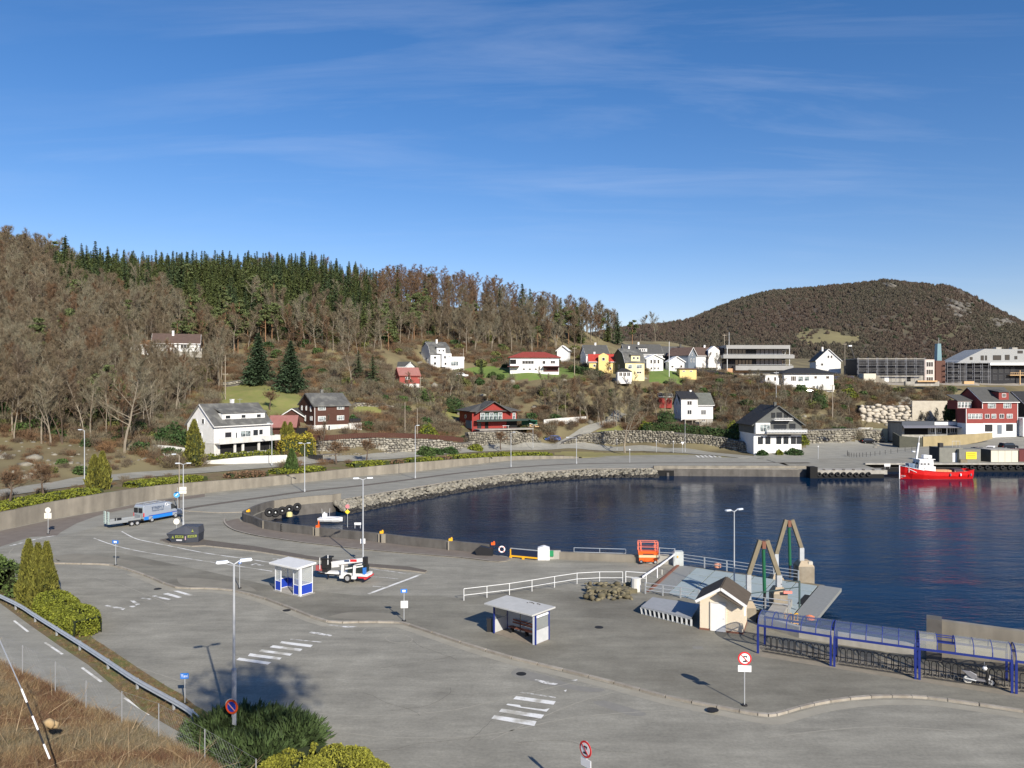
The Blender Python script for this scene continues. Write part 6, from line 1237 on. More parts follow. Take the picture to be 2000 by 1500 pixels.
# trailer
tp=gp(202,1031);tq=gp(272,1021)
td=gp(262,1025)-gp(215,1031.5);ta=math.atan2(td.y,td.x);t=thing('plant_trailer','grey double-axle plant trailer with two upright ramps, hitched to the van','trailer',gp(232,1030)+Vector((0,.9,0)),ta)
GT=mat('grey_trailer',(.33,.35,.36),.5,.3)
part(t,'bed',GT,lambda b:(b.box((0,0,.62),(3.9,1.7,.14)),b.box((0,-.85,.78),(3.9,.06,.32)),b.box((0,.85,.78),(3.9,.06,.32)),b.box((1.95,0,.95),(.06,1.7,.6))))
for y in(-.5,.5):part(t,'loading_ramp',mat('pale_green_ramp',(.42,.5,.46),.6),lambda b:(b.box((-1.98,y,1.35),(.08,.5,1.6)),[b.box((-2.04,y,.8+i*.3),(.05,.5,.05))for i in range(5)]))
for xx in(.75,1.45):
 for s in(-1,1):wheel(t,xx,s*.98,.31,.2,s)
part(t,'mudguard',BLACK,lambda b:b.box((1.1,-.98,.68),(1.5,.26,.06)));part(t,'drawbar',BLACK,lambda b:(b.beam((1.9,-.6,.5),(3.4,0,.5),.1,.1),b.beam((1.9,.6,.5),(3.4,0,.5),.1,.1),b.beam((3.3,0,.5),(4.0,0,.5),.08,.08)))
part(t,'winch_post',BLACK,lambda b:(b.box((-1.0,-.3,.95),(.12,.12,.55)),b.box((-.3,.2,.9),(.5,.2,.35))))
# waste container
wc=gp(354,1062)+Vector((.2,1.2,0));t=thing('waste_container','dark grey closed waste container with slanting lids and yellow-green lettering','waste container',wc,0);t.scale=(.93,.93,.86);WCM=mat('container_grey',(.05,.055,.07),.6,c2=(.035,.04,.05),ns=2)
part(t,'body',WCM,lambda b:b.add([(-1.5,-1.05,.1),(.35,-1.35,.1),(1.75,-.9,.1),(1.6,1.1,.1),(-1.3,1.1,.1),(-2.2,-1.0,1.25),(.35,-1.42,1.25),(1.8,-.95,1.25),(1.65,1.15,1.25),(-2.2,1.15,1.25)],[(4,3,2,1,0),(5,6,7,8,9),(0,1,6,5),(1,2,7,6),(2,3,8,7),(3,4,9,8),(4,0,5,9)]))
part(t,'lid',mat('container_lid',(.07,.075,.09),.5),lambda b:b.add([(-2.25,-1.05,1.27),(.35,-1.5,1.27),(1.85,-1.0,1.27),(1.7,1.2,1.27),(-2.2,1.2,1.27),(-.1,-.5,2.2),(1.75,-.9,2.15),(1.6,1.0,2.25),(-.6,1.0,2.25)],[(4,3,2,1,0),(0,1,5),(0,5,8,4),(5,1,2,6),(5,6,7,8),(2,3,7,6),(3,4,8,7)]))
LIME=mat('lime_print',(.24,.28,.06),.6)
part(t,'lettering_band',LIME,lambda b:(b.beam((-.95,-1.31,.95),(.12,-1.43,.95),.03,.34),b.beam((.62,-1.38,1.0),(1.6,-1.03,1.0),.03,.32)))
part(t,'lettering',BLACK,lambda b:([b.beam((-.78+i*.2,-1.352-i*.0214,.95+(.03 if i%2 else-.02)),(-.68+i*.2,-1.362-i*.0214,.95),.012,.2)for i in range(4)],[b.beam((.75+i*.2,-1.36+i*.07,1.0),(.85+i*.2,-1.325+i*.07,1.0+(.03 if i%2 else 0)),.012,.2)for i in range(4)]))
part(t,'emblem',LIME,lambda b:(b.ext([(-1.45,.72),(-1.1,.72),(-1.27,1.1)],lambda u,v,s:(u,s-(u+1.5)*.12,v),-1.27,-1.24),b.ext([(1.0,1.55),(1.3,1.55),(1.15,1.95)],lambda u,v,s:(u,-1.22,v)if s<0 else(u,-1.19,v),-1,1)))
part(t,'label_plate',mat('pale_label',(.5,.5,.52),.6),lambda b:b.beam((-.85,-1.25,.48),(-.1,-1.34,.48),.03,.2));part(t,'latch',mat('latch_pink',(.5,.35,.38),.6),lambda b:b.box((.36,-1.44,.78),(.1,.04,.5)))
# booth with blue panels -
P0=gp(538,1153.5,.12);P1=gp(586,1165,.12);dv_=P1-P0;ang=math.atan2(dv_.y,dv_.x);W_=dv_.length;D_=1.35
t=thing('ticket_booth','small glazed shelter with white roof and blue lower panels','shelter',P0,ang);WF=mat('white_frame',(.75,.77,.8),.45)
RF=mat('white_metal_roof',(.72,.72,.7),.5,c2=(.62,.62,.6),ns=2)
part(t,'roof',RF,lambda b:b.add([(-.35,-.45,2.38),(W_+.15,-.45,2.38),(W_+.15,D_+.35,2.5),(-.35,D_+.35,2.5),(-.35,-.45,2.56),(W_+.15,-.45,2.56),(W_+.15,D_+.35,2.68),(-.35,D_+.35,2.68)],[(3,2,1,0),(4,5,6,7),(0,1,5,4),(1,2,6,5),(2,3,7,6),(3,0,4,7)]),bevel=.03)
for(x,y)in((0,0),(.75,0),(W_-.85,0),(W_,D_),(0,D_),(W_/2,D_)):part(t,'post',WF,lambda b:b.box((x,y,1.2),(.06,.06,2.4)))
part(t,'corner_post',WF,lambda b:b.box((W_,0,1.2),(.22,.16,2.4)))
CLEARG=mat('clear_panel',(.6,.63,.62),.15,tr=.72)
def panel(x0,y0,x1,y1):
 part(t,'panel',BLUE,lambda b:b.beam((x0,y0,.5),(x1,y1,.5),.03,.8));part(t,'pane',CLEARG,lambda b:b.beam((x0,y0,1.62),(x1,y1,1.62),.015,1.4));part(t,'rail',WF,lambda b:(b.beam((x0,y0,.93),(x1,y1,.93),.05,.05),b.beam((x0,y0,.1),(x1,y1,.1),.05,.05)))
for q in((0,0,.75,0),(W_-.85,0,W_,0),(W_,0,W_,D_),(0,0,0,D_),(0,D_,W_/2,D_),(W_/2,D_,W_,D_)):panel(*q)
part(t,'floor',CONCL,lambda b:b.box((W_/2,D_/2,.02),(W_+.4,D_+.3,.04)))
# bus shelter ---
P0=gp(965,1237,.12);P1=gp(1046,1260,.12);dv_=P1-P0;ang=math.atan2(dv_.y,dv_.x);W_=dv_.length;D_=1.5
t=thing('bus_shelter','grey-roofed bus shelter with blue posts, rear panels and a wooden bench','shelter',P0,ang)
RG=mat('pale_grey_roof',(.5,.5,.48),.7,c2=(.42,.42,.4),ns=2,bump=.1)
part(t,'roof',RG,lambda b:b.add([(-.55,-.5,2.12),(W_+.1,-.5,2.12),(W_+.25,D_+.5,2.2),(-.5,D_+.5,2.2),(-.55,-.5,2.24),(W_+.1,-.5,2.24),(W_+.25,D_+.5,2.32),(-.5,D_+.5,2.32)],[(3,2,1,0),(4,5,6,7),(0,1,5,4),(1,2,6,5),(2,3,7,6),(3,0,4,7)]),bevel=.02)
part(t,'roof_grit',CONCD,lambda b:[b.box((2.0+i*.13+rs.uniform(-.1,.1),D_+rs.uniform(-.1,.3),2.33),(.08,.06,.04))for i in range(9)])
for(x,y)in((0,0),(W_,0),(W_,D_),(0,D_)):part(t,'post',BLUEM,lambda b:b.box((x,y,1.08),(.1,.1,2.16)))
part(t,'corner_panel',WF,lambda b:b.box((W_-.14,-.03,1.05),(.16,.05,2.1)))
GPN=mat('grey_panel',(.52,.53,.53),.5,c2=(.42,.43,.43),ns=2);FG=mat('frosted_pane',(.32,.34,.33),.25,tr=.45)
part(t,'side_panel',GPN,lambda b:b.box((W_,D_/2,.52),(.04,D_-.1,.95)));part(t,'side_pane',FG,lambda b:b.box((W_,D_/2,1.42),(.02,D_-.1,.8)));part(t,'sign_panel',WF,lambda b:b.box((W_+.01,D_/2,1.95),(.06,D_-.15,.16)))
part(t,'side_panel',GPN,lambda b:b.box((0,D_/2,.52),(.04,D_-.1,.95)));part(t,'side_pane',FG,lambda b:b.box((0,D_/2,1.5),(.02,D_-.1,1.0)))
for i in range(3):part(t,'rear_panel',GPN,lambda b:b.box((W_*(i+.5)/3,D_,1.05),(W_/3-.05,.03,2.0)));part(t,'mullion',DARKB,lambda b:b.box((W_*(i+1)/3-(.02 if i<2 else 9),D_-.03,1.05),(.04,.04,2.0)))if i<2 else None
RWD=mat('red_brown_slat',(.22,.08,.05),.7)
for k,(y,z)in enumerate(((D_-.45,.47),(D_-.58,.47),(D_-.71,.47),(D_-.22,.68),(D_-.18,.86))):part(t,'bench_slat',RWD,lambda b:b.box((W_/2+.2,y,z),(2.9,.1,.04)if k<3 else(2.9,.035,.11)))
part(t,'bench_leg',BLACK,lambda b:[b.box((x,D_-.5,.25),(.05,.4,.45))for x in(.9,2.3,3.5)])
part(t,'floor',mat('worn_slab',(.27,.235,.19),.9,c2=(.2,.17,.14),ns=2),lambda b:b.box((W_/2,D_/2,.012),(W_+.1,D_+.1,.02)))
o=part(None,'litter_bin',BLACK,lambda b:(b.box((0,0,.45),(.4,.4,.9)),b.box((0,0,.95),(.46,.46,.08))));o.location=P0+Vector((-.35,.5,0));tag(o,'black litter bin at the left end of the bus shelter','bin')
# boom lift ---
P0=gp(614,1134,.12);P1=gp(722,1139,.12);c_=(P0+P1)/2;a_=math.atan2((P1-P0).y,(P1-P0).x);Lb=(P1-P0).length
t=thing('boom_lift','white towable boom lift with black basket and red tail bar','boom lift',c_+Vector((0,.9,0)),a_-.05);WB=mat('white_machine',(.74,.74,.72),.4)
x0=-Lb/2;x1=Lb/2
part(t,'chassis',WB,lambda b:(b.box((x0+2.2,0,.62),(2.6,.5,.22)),b.box((x1-1.4,0,.65),(2.6,1.2,.25)),b.beam((x0+.2,0,.68),(x0+1.1,0,.62),.25,.2)))
part(t,'drawbar',BLACK,lambda b:(b.beam((x0,0,.45),(x0+2.4,-.1,.42),.12,.12),b.box((x0+1.1,0,.25),(.1,.1,.5))))
part(t,'boom',WB,lambda b:(b.beam((x0+1.5,0,1.45),(x1-.75,0,1.95),.3,.34),b.beam((x0+1.5,0,1.2),(x0+2.2,0,1.3),.25,.25)))
part(t,'lower_boom',WB,lambda b:b.beam((x0+3.2,.1,1.15),(x1-.7,.1,1.55),.22,.22))
part(t,'red_marking',SIGNR,lambda b:b.beam((x1-2.0,-.17,1.84),(x1-1.35,-.17,1.88),.02,.22));part(t,'blue_marking',VT,lambda b:b.beam((x1-2.6,-.17,1.78),(x1-2.1,-.17,1.81),.02,.16))
part(t,'knuckle',BLACK,lambda b:(b.box((x1-.55,0,1.75),(.35,.4,.95)),b.box((x1-.62,-.25,1.1),(.2,.2,.8))))
part(t,'engine_cover',mat('dark_engine',(.02,.03,.03),.5),lambda b:(b.box((x1-1.25,0,1.1),(1.7,1.1,.6)),b.beam((x1-1.9,-.4,1.3),(x1-.4,-.4,1.6),.1,.1)))
part(t,'engine_lid',WB,lambda b:b.beam((x1-2.3,-.58,1.15),(x1-.55,-.58,1.5),.06,.12));part(t,'blue_box',SIGNB,lambda b:b.box((x1-.42,-.5,1.05),(.25,.3,.6)))
for(x,y)in((x1-2.55,-.75),(x1-1.35,-.78),(x1-2.55,.75),(x1-1.35,.78)):part(t,'outrigger',WB,lambda b:(b.beam((x,y,.45),(x+.08,y,1.55),.16,.22),b.box((x,y,.45),(.4,.3,.25))))
for s in(-1,1):wheel(t,x1-1.95,s*.8,.36,.26,s)
part(t,'tail_bar',SIGNR,lambda b:(b.box((x1-.2,0,.42),(.15,1.9,.14)),b.box((x1-.55,-.6,.42),(.9,.1,.1))));part(t,'number_plate',SIGNW,lambda b:b.box((x1-.1,.3,.6),(.04,.5,.12)))
part(t,'basket',mat('black_mesh',(.02,.02,.02),.6),lambda b:(b.box((x0+.95,0,1.5),(.6,1.0,.9)),b.box((x0+.95,0,.95),(.5,.8,.5)),b.box((x0+1.0,0,1.98),(.8,1.2,.12))))
part(t,'basket_rail',WB,lambda b:(b.box((x0+.5,-.5,1.5),(.06,.06,1.1)),b.box((x0+1.35,-.55,1.9),(.06,.06,.9)),b.box((x0+.2,-.3,1.1),(.35,.1,.4))));part(t,'red_fork',mat('dull_red',(.35,.08,.08),.6),lambda b:b.box((x0+.35,-.2,1.05),(.6,.5,.5)))
# scissor lift ----
t=thing('scissor_lift','orange scissor lift parked against the quay wall','scissor lift',gp(1267,1102,0)+Vector((0,.5,0)),-.06)
part(t,'chassis',ORANGE,lambda b:(b.box((0,0,.42),(1.85,.8,.38)),b.box((.1,-.42,.45),(.9,.04,.4))));part(t,'scissor_stack',mat('cream_steel',(.7,.58,.35),.5),lambda b:(b.box((0,0,.78),(1.9,.7,.3)),[b.box((0,-.37,.68+i*.09),(1.9,.03,.04))for i in range(3)]))
part(t,'deck_skirt',ORANGE,lambda b:b.box((0,0,1.12),(2.0,.85,.36)));part(t,'skirt_print',BLACK,lambda b:b.box((0,-.435,1.02),(1.1,.01,.1)))
for x in(-1,-.72,.72,1):part(t,'rail_post',mat('salmon_rail',(.8,.2,.12),.5),lambda b:(b.box((x,-.4,1.7),(.06,.05,1.1)),b.box((x,.4,1.7),(.06,.05,1.1))))
part(t,'guard_rail',mat('salmon_rail',(.8,.2,.12),.5),lambda b:([b.box((0,y,z),(2.06,.05,.05))for y in(-.4,.4)for z in(1.75,2.25)],[b.box((x,0,z),(.05,.8,.05))for x in(-1,1)for z in(1.75,2.25)]))
for x in(-.72,.72):
 for s in(-1,1):wheel(t,x,s*.38,.2,.14,s)
 # barrier arm with its two housings -
B0=gp(1242,1157,.0);B1=gp(1320,1104,0);t=thing('barrier','white lowered barrier arm with its pale rounded housing across the ferry ramp','barrier',B0)
part(t,'housing',CONCW,lambda b:b.lathe((0,0,0),(0,0,1),[(.42,0),(.45,.3),(.42,1.25),(.3,1.3)],12));part(t,'arm',SIGNW,lambda b:(b.beam((.15,.2,1.0),(B1-B0)*.55+Vector((0,0,1.05)),.1,.13),b.beam((B1-B0)*.53+Vector((0,0,1.0)),(B1-B0)*.97+Vector((0,0,1.2)),.1,.12)))
part(t,'counterweight',BLACK,lambda b:b.beam((-.1,.4,1.0),(.7,1.1,1.1),.15,.15));part(t,'arm_support',SIGNW,lambda b:b.tube((B1-B0)*.5,(B1-B0)*.5+Vector((0,0,1.0)),.05));part(t,'chain',SIGNBACK,lambda b:b.tube((B1-B0)*.62,(B1-B0)*.62+Vector((0,0,.5)),.04))
t=thing('barrier_post','pale blue-grey concrete housing that receives the barrier arm','post',B1+Vector((.2,0,0)));part(t,'housing',mat('blue_grey_concrete',(.5,.54,.54),.8,c2=(.38,.4,.38),ns=2),lambda b:b.ext([(-.5,0),(.5,0),(.5,1.45),(-.35,1.45),(-.5,1.3)],lambda u,v,s:(u,s,v),-.35,.35));part(t,'rust_bracket',YEL,lambda b:b.box((-.1,-.38,.95),(.12,.08,.16)))
# ferry ramp (linkspan) ---
Q=[gp(1262,1161),gp(1327,1104),gp(1623,1148,-.1),gp(1577,1203,-.1)]
t=thing('ferry_ramp','pale blue-grey steel ferry ramp with railings reaching out over the water','ramp');DECK=mat('pale_steel_deck',(.35,.41,.415),.7,c2=(.28,.335,.34),ns=1,coord='World');LIP=mat('worn_lip',(.28,.285,.27),.7,c2=(.19,.195,.185),ns=1.5,coord='World',stretch=(2,6,1))
def qp(u,v,z=0):return Q[0].lerp(Q[3],u).lerp(Q[1].lerp(Q[2],u),v)+Vector((0,0,z))
part(t,'girder',BUFF,lambda b:[b.beam(qp(0,v,-.35),qp(1,v,-.35),.3,.5)for v in(.02,.5,.98)])
def dp(b,u0,u1,v0,v1,z=.0,th=.08):
 P_=[qp(u0,v0),qp(u1,v0),qp(u1,v1),qp(u0,v1)];b.add([p+Vector((0,0,z-th))for p in P_]+[p+Vector((0,0,z))for p in P_],[(3,2,1,0),(4,5,6,7),(0,1,5,4),(1,2,6,5),(2,3,7,6),(3,0,4,7)])
b=MB();dp(b,0,.12,0,1,.03);b.obj('hinge_plate',LIP,t)
b=MB();dp(b,.12,.925,0,1,-.06);b.obj('deck_base',DARKB,t)
for i in range(6):
 for j in range(4):b=MB();dp(b,.125+i*.1335,.125+(i+1)*.1335-.007,j/4+.011,(j+1)/4-.011,.03+.01*rs.rand());b.obj('deck_panel',DECK,t)
b=MB();dp(b,.93,1.06,-.02,1.02,.05,.3);b.obj('outer_lip',LIP,t);b=MB();dp(b,.895,.925,.3,.62,.06,.1);b.obj('dark_slot',VOID,t)
def ramp_rail(nm,u0,u1,v,n,ts):
 me=MB().box((0,0,.55),(.1,.1,1.1)).obj('railing_post',STEEL);md=me.data;bpy.data.objects.remove(me)
 for i in range(n+1):inst(md,'railing_post',qp(lerp(u0,u1,i/n),v),-.63,1,t)
 part(t,'rail',STEEL,lambda b:[b.tube(qp(u0,v,z),qp(u1,v,z),.035)for z in(.45,.75,1.08)])
ramp_rail('far',.02,.8,1.03,5,t);ramp_rail('near',.0,.35,-.02,3,t);ramp_rail('near2',.62,.9,-.02,2,t)
b=MB();a0,a1=gp(1264,1159),gp(1326,1104);b.beam(a0+Vector((0,0,.06)),a1+Vector((0,0,.06)),.25,.14);tag(b.obj('rusty_edge',mat('rust',(.2,.09,.06),.9)),'rust-brown steel edge where the ferry ramp meets the quay','edge')
# mooring ledge far side with boulders
b=MB();b.box((0,0,0),(13.5,1.2,.8),rot=Matrix.Rotation(math.atan2((Q[2]-Q[1]).y,(Q[2]-Q[1]).x),3,'Z'));o=b.obj('fender_beam',BUFF);o.location=(Q[1]+Q[2])/2+Vector((.3,1.1,-.7));tag(o,'brown fender beam along the far side of the ferry ramp','fender')
o=part(None,'mooring_buoy',mat('salmon_buoy',(.75,.35,.22),.6),lambda b:b.lathe((0,0,0),(0,0,1),[(.1,0),(.35,.1),(.35,.4),(.1,.5)],12));o.location=gp(1403,1111,.0)+Vector((0,.3,0));tag(o,'salmon round buoy on the fender beam of the ferry ramp','buoy')
def portal(label,fl,fr,Y,zf,apx,apy,px0):
 t=thing('lifting_frame',label,'lifting frame',at(apx,Y,0),.0);A_=at(apx,Y,zat(apy,Y));O=Vector(t.location)
 Lf,Rf=at(fl[0],Y,zat(fl[1],Y)),at(fr[0],Y,zat(fr[1],Y));zk=1.15
 Lk,Rk=Lf+Vector((0,0,zk if label[0]=='f' else .9)),Rf+Vector((0,0,zk));w=.34
 part(t,'leg',BUFF,lambda b:b.beam(Lk-O+Vector((0,0,.0)),A_-O+Vector((-.28,0,-.05)),w,.34));part(t,'leg',BUFF,lambda b:b.beam(Rk-O,A_-O+Vector((.28,0,-.05)),w,.34))
 part(t,'foot',STEEL,lambda b:b.beam(Lf-O-Vector((0,0,1.2)),Lk-O,.36,.36));part(t,'foot',STEEL,lambda b:b.beam(Rf-O-Vector((0,0,.2)),Rk-O,.42,.42))
 part(t,'head_block',mat('rust',(.2,.09,.06),.9),lambda b:b.box(A_-O+Vector((0,0,-.42)),(.3,.45,.6)))
 part(t,'hydraulic_cylinder',GREENP,lambda b:b.tube(A_-O+Vector((0,0,-.8)),A_-O+Vector((.1,0,-4.4)),.14,n=10));part(t,'piston_rod',DARK,lambda b:b.tube(A_-O+Vector((.1,0,-4.3)),A_-O+Vector((.1,0,-5.6)),.12,n=8))
 return t
portal('near A-shaped lifting frame with green cylinder beside the cream hut',(1462,1143),(1521,1150),63.5,1.6,1491,1054,0)
portal('far A-shaped lifting frame with green cylinder standing in the water',(1516,1105),(1565,1093),73.5,1.5,1541,1014,0)
RC=mat('rusty_concrete',(.36,.32,.25),.9,c2=(.22,.18,.13),ns=1.2,streak=.4)
def pier(label,px,Y,ztop,w,d,cap=True):
 t=thing('concrete_pier',label,'pier',at(px,Y,0));part(t,'shaft',RC,lambda b:b.box((0,0,(ztop-.5-3)/2),(w,d,ztop-.5+3)));part(t,'cap',mat('stained_cap',(.42,.35,.25),.9,c2=(.34,.27,.19),ns=2),lambda b:b.box((0,0,ztop-.25),(w,d,.5),tx=.55,ty=.6));return t
pier('rusty concrete pier under the right foot of the near lifting frame',1520,63.6,1.75,1.15,1.2);pier('rusty square pier under the right foot of the far lifting frame',1570,73.6,1.65,1.5,1.4)
pier('hidden concrete pier under the left foot of the far lifting frame',1516,73.6,.4,1.1,1.2);pier('concrete pier behind the cream hut carrying the near frame',1461,63.6,.6,1.0,1.2)
o=part(None,'fender_post',mat('salt_stained_post',(.5,.47,.4),.9),lambda b:b.box((0,0,0),(.4,.4,3.6)));o.location=at(1582,73.2,-.2);tag(o,'pale stained fender post right of the far pier','post')
t=thing('control_gantry','dark railing frame with a red light beside the near pier','gantry',at(1540,62.8,.3));part(t,'frame',mat('dark_green_rail',(.05,.08,.08),.5),lambda b:(b.beam((-3.6,0,1.0),(.9,0,1.6),.06,.06),b.box((.9,0,1.0),(.12,.12,2.2)),b.beam((-.2,0,2.0),(.9,0,2.1),.05,.05)));part(t,'red_lamp',mat('pink_lamp',(.75,.25,.2),.5),lambda b:b.box((-.1,-.1,1.2),(.7,.15,.2)))
t=thing('yellow_ladder','yellow ladder guard rails between the near pier and the bike shelter','ladder',at(1541,60.3,-.6));part(t,'rail',YEL,lambda b:[b.path([(x,0,0),(x,0,1.0),(x+.28,0,1.1),(x+.28,0,.1)],.04)for x in(-.6,-.1,.4)]);part(t,'rung',YEL,lambda b:[b.tube((.3,0,-1.2+i*.25),(.75,0,-1.2+i*.25),.03)for i in range(8)])
b=MB();b.box((0,0,-.9),(1.2,5.5,2.2),rz=-.5);o=b.obj('quay_buttress',CONCL);o.location=gp(1530,1215)+Vector((.5,2.4,.3));tag(o,'pale concrete buttress behind the left end of the bike shelters','wall')
o=part(None,'float',mat('float_orange',(.8,.25,.1),.5),lambda b:(b.lathe((0,0,0),(0,0,1),[(.12,0),(.34,.12),(.34,.32),(.1,.42)],12)));o.location=gp(1583,1237)+Vector((0,.1,.9));tag(o,'orange float lying on the low wall behind the bike racks','float')
# steel boarding platform ---
c0,c1,c2_,c3_=gp(1252,1196,.12),gp(1352,1217,.12),gp(1362,1172,.6),gp(1280,1166,.7)
t=thing('steel_platform','grey steel stair platform with lattice side lying left of the cream hut','platform');GRT=mat('grey_grating',(.33,.34,.35),.7,c2=(.27,.28,.29),ns=3)
top=[gp(1252,1184,.75),gp(1350,1207,.75),gp(1367,1180,.75),gp(1275,1166,.75)]
part(t,'deck',GRT,lambda b:b.add([p-Vector((0,0,.08))for p in top]+top,[(3,2,1,0),(4,5,6,7),(0,1,5,4),(1,2,6,5),(2,3,7,6),(3,0,4,7)]))
def latt(b):
 A0,A1=top[0]-Vector((0,0,.1)),top[1]-Vector((0,0,.1));B0_=Vector((A0.x+.1,A0.y,.14));B1_=Vector((A1.x,A1.y,.14))
 b.beam(A0,A1,.06,.08);b.beam(B0_.lerp(B1_,0),B1_,.06,.1)
 for i in range(12):b.beam(A0.lerp(A1,i/11),B0_.lerp(B1_,i/11),.06,.16)
part(t,'lattice_side',STEEL,latt)
# cream hut
P0=gp(1367,1229,.12);P1=gp(1451,1239,.12);dv_=P1-P0;ang=math.atan2(dv_.y,dv_.x);W_=dv_.length
t=house('cream boarded hut with brown felt roof and white door beside the ferry ramp',0,0,0,W_,3.0,2.28,.95,math.degrees(ang),'y',CREAM,FELT,world=((P0+P1)/2),oh=.28,chim=(),trim=WHITE,name='hut',cat='hut',wins=[('R',-.4,1.35,.5,.5)],th=.08)
part(t,'door',WHITE,lambda b:(b.box((-.22,-.05,1.05),(1.0,.08,2.05))));part(t,'door_frame',mat('pale_frame',(.68,.64,.56),.6),lambda b:(b.box((-.76,-.04,1.08),(.08,.1,2.1)),b.box((.32,-.04,1.08),(.08,.1,2.1)),b.box((-.22,-.04,2.14),(1.16,.1,.08))))
part(t,'plinth',mat('rust',(.2,.09,.06),.9),lambda b:b.box((0,1.5,.06),(W_+.06,3.06,.14)));part(t,'door_canopy',FELT,lambda b:b.beam((-.1,-.4,2.95),(1.5,-.4,2.15),.5,.08));part(t,'door_handle',STEEL,lambda b:b.box((.18,-.1,1.0),(.12,.03,.03)))
# bike shelters --
posts=[gp(1478,1275.5,.12),gp(1627,1301.5,.12),gp(1793,1327,.12),gp(1982,1354.5,.12)];posts.append(posts[-1]+(posts[-1]-posts[-2]))
PANE=mat('tinted_roof_pane',(.15,.19,.27),.2,tr=.6,spec=.4);PANEC=mat('clear_roof_pane',(.42,.42,.36),.2,tr=.55,spec=.4)
RACKM=mat('black_rack',(.02,.02,.022),.5)
hm=MB();hm.path([(0,0,0),(0,0,.8),(.05,0,.92),(.15,0,.96),(.25,0,.92),(.3,0,.8),(.3,0,0)],.026,5);o=hm.obj('hoop',RACKM);HOOP=o.data;bpy.data.objects.remove(o)
hm=MB();hm.path([(0,0,.12),(.08,.25,.34),(.22,.25,.34),(.3,0,.12)],.018,5);o=hm.obj('wheel_loop',mat('dull_rack_steel',(.12,.12,.12),.5,.3));LOOP=o.data;bpy.data.objects.remove(o)
names=['leftmost blue arched bike shelter, next to the cream hut','second blue arched bike shelter from the left','third blue arched bike shelter, with one roof pane missing, above the scooter','rightmost blue arched bike shelter, cut by the picture edge']
for k in range(4):
 p,q=posts[k],posts[k+1];d=q-p;a=math.atan2(d.y,d.x);L=d.length-.22;ddp=2.1;hp_,rise=1.88,.68
 t=thing('bike_shelter',names[k],'bike shelter',p+d.normalized()*.08,a,'blue arched bike shelters');
 for(x,y)in((0,0),(L,0),(0,ddp),(L,ddp)):part(t,'post',BLUEM,lambda b:b.box((x,y,hp_/2),(.13,.13,hp_)))
 part(t,'front_beam',BLUEM,lambda b:b.box((L/2,0,hp_+.04),(L+.1,.1,.13)));part(t,'rear_beam',BLUEM,lambda b:b.box((L/2,ddp,hp_+.04),(L+.1,.1,.13)))
 arc=[(ddp*(1-math.cos(PI*i/10))/2,hp_+.08+rise*math.sin(PI*i/10)**.8)for i in range(11)]
 for i in range(6):x=L*i/5;part(t,'roof_rib',BLUEM,lambda b:b.path([(x,y,z)for y,z in arc],.035,5))
 part(t,'ridge_bar',BLUEM,lambda b:b.tube((0,arc[5][0],arc[5][1]),(L,arc[5][0],arc[5][1]),.03))
 for i in range(5):
  if k==2 and i==1:part(t,'loose_bar',BLUEM,lambda b:[b.tube((L*.2,arc[j][0],arc[j][1]),(L*.4,arc[j][0],arc[j][1]),.03)for j in(2,4)]);continue
  b=MB()
  for j in range(10):(y0,z0),(y1,z1)=arc[j],arc[j+1];b.quad((L*i/5+.02,y0,z0+.03),(L*(i+1)/5-.02,y0,z0+.03),(L*(i+1)/5-.02,y1,z1+.03),(L*i/5+.02,y1,z1+.03))
  b.obj('roof_pane',PANE if k<2 else PANEC,t,smooth=True)
 b=MB();b.add([(.02,y,z)for y,z in arc],[tuple(range(11))]);b.obj('end_pane',PANE,t)
 r_=thing('bike_rack',['black hoop bike rack under the leftmost shelter','black hoop bike rack under the second shelter','black hoop bike rack behind the white scooter','black hoop bike rack at the right picture edge'][k],'bike rack',p+d.normalized()*.3,a,'black hoop bike racks')
 for i in range(12):inst(HOOP,'hoop',(.1+i*.39,.95,0),.35,1,r_);inst(LOOP,'wheel_loop',(.1+i*.39,.55,0),0,1,r_)
 part(r_,'rail',RACKM,lambda b:(b.tube((0,.95,.1),(L-.3,.95,.1),.03),b.tube((0,.35,.1),(L-.3,.35,.1),.03),b.tube((0,.95,.35),(L-.3,.95,.35),.02)))
sheet('shelter_apron',[posts[0]+Vector((-.4,-.5,0)),posts[3]+Vector((0,-.6,0)),posts[4]+Vector((0,-.5,0)),posts[4]+Vector((1.2,2.6,0)),posts[0]+Vector((1,2.3,0))],.126,mat('sandy_pavement',(.3,.26,.2),.95,c2=(.2,.18,.14),ns=1.5,coord='World',det=8))
# scooter
t=thing('scooter','black and silver motor scooter parked in front of the bike rack','scooter',gp(1920,1342,.12)+Vector((0,.35,0)),math.atan2(gp(1944,1342).y-gp(1900,1336).y,gp(1944,1342).x-gp(1900,1336).x));SILV2=mat('silver_scooter',(.28,.28,.3),.3,.4)
for x in(-.62,.62):
 b=MB();b.ring((x,0,.24),(0,1,0),.2,.055,18,6);o=b.obj('tyre',SIGNBACK if x<0 else DARK,t,smooth=True);MB().lathe((x,-.04,.24),(0,1,0),[(.15,0),(.15,.08)],12).obj('rim',RIM,o)
part(t,'rear_body',SILV2,lambda b:b.ext([(-.95,.78),(-.5,.82),(-.15,.62),(-.12,.42),(-.35,.3),(-.6,.48)],lambda u,v,s:(u,s,v),-.13,.13),bevel=.03);part(t,'seat',BLACK,lambda b:b.ext([(-.8,.82),(-.15,.68),(-.1,.76),(-.4,.88),(-.82,.9)],lambda u,v,s:(u,s,v),-.12,.12),bevel=.03)
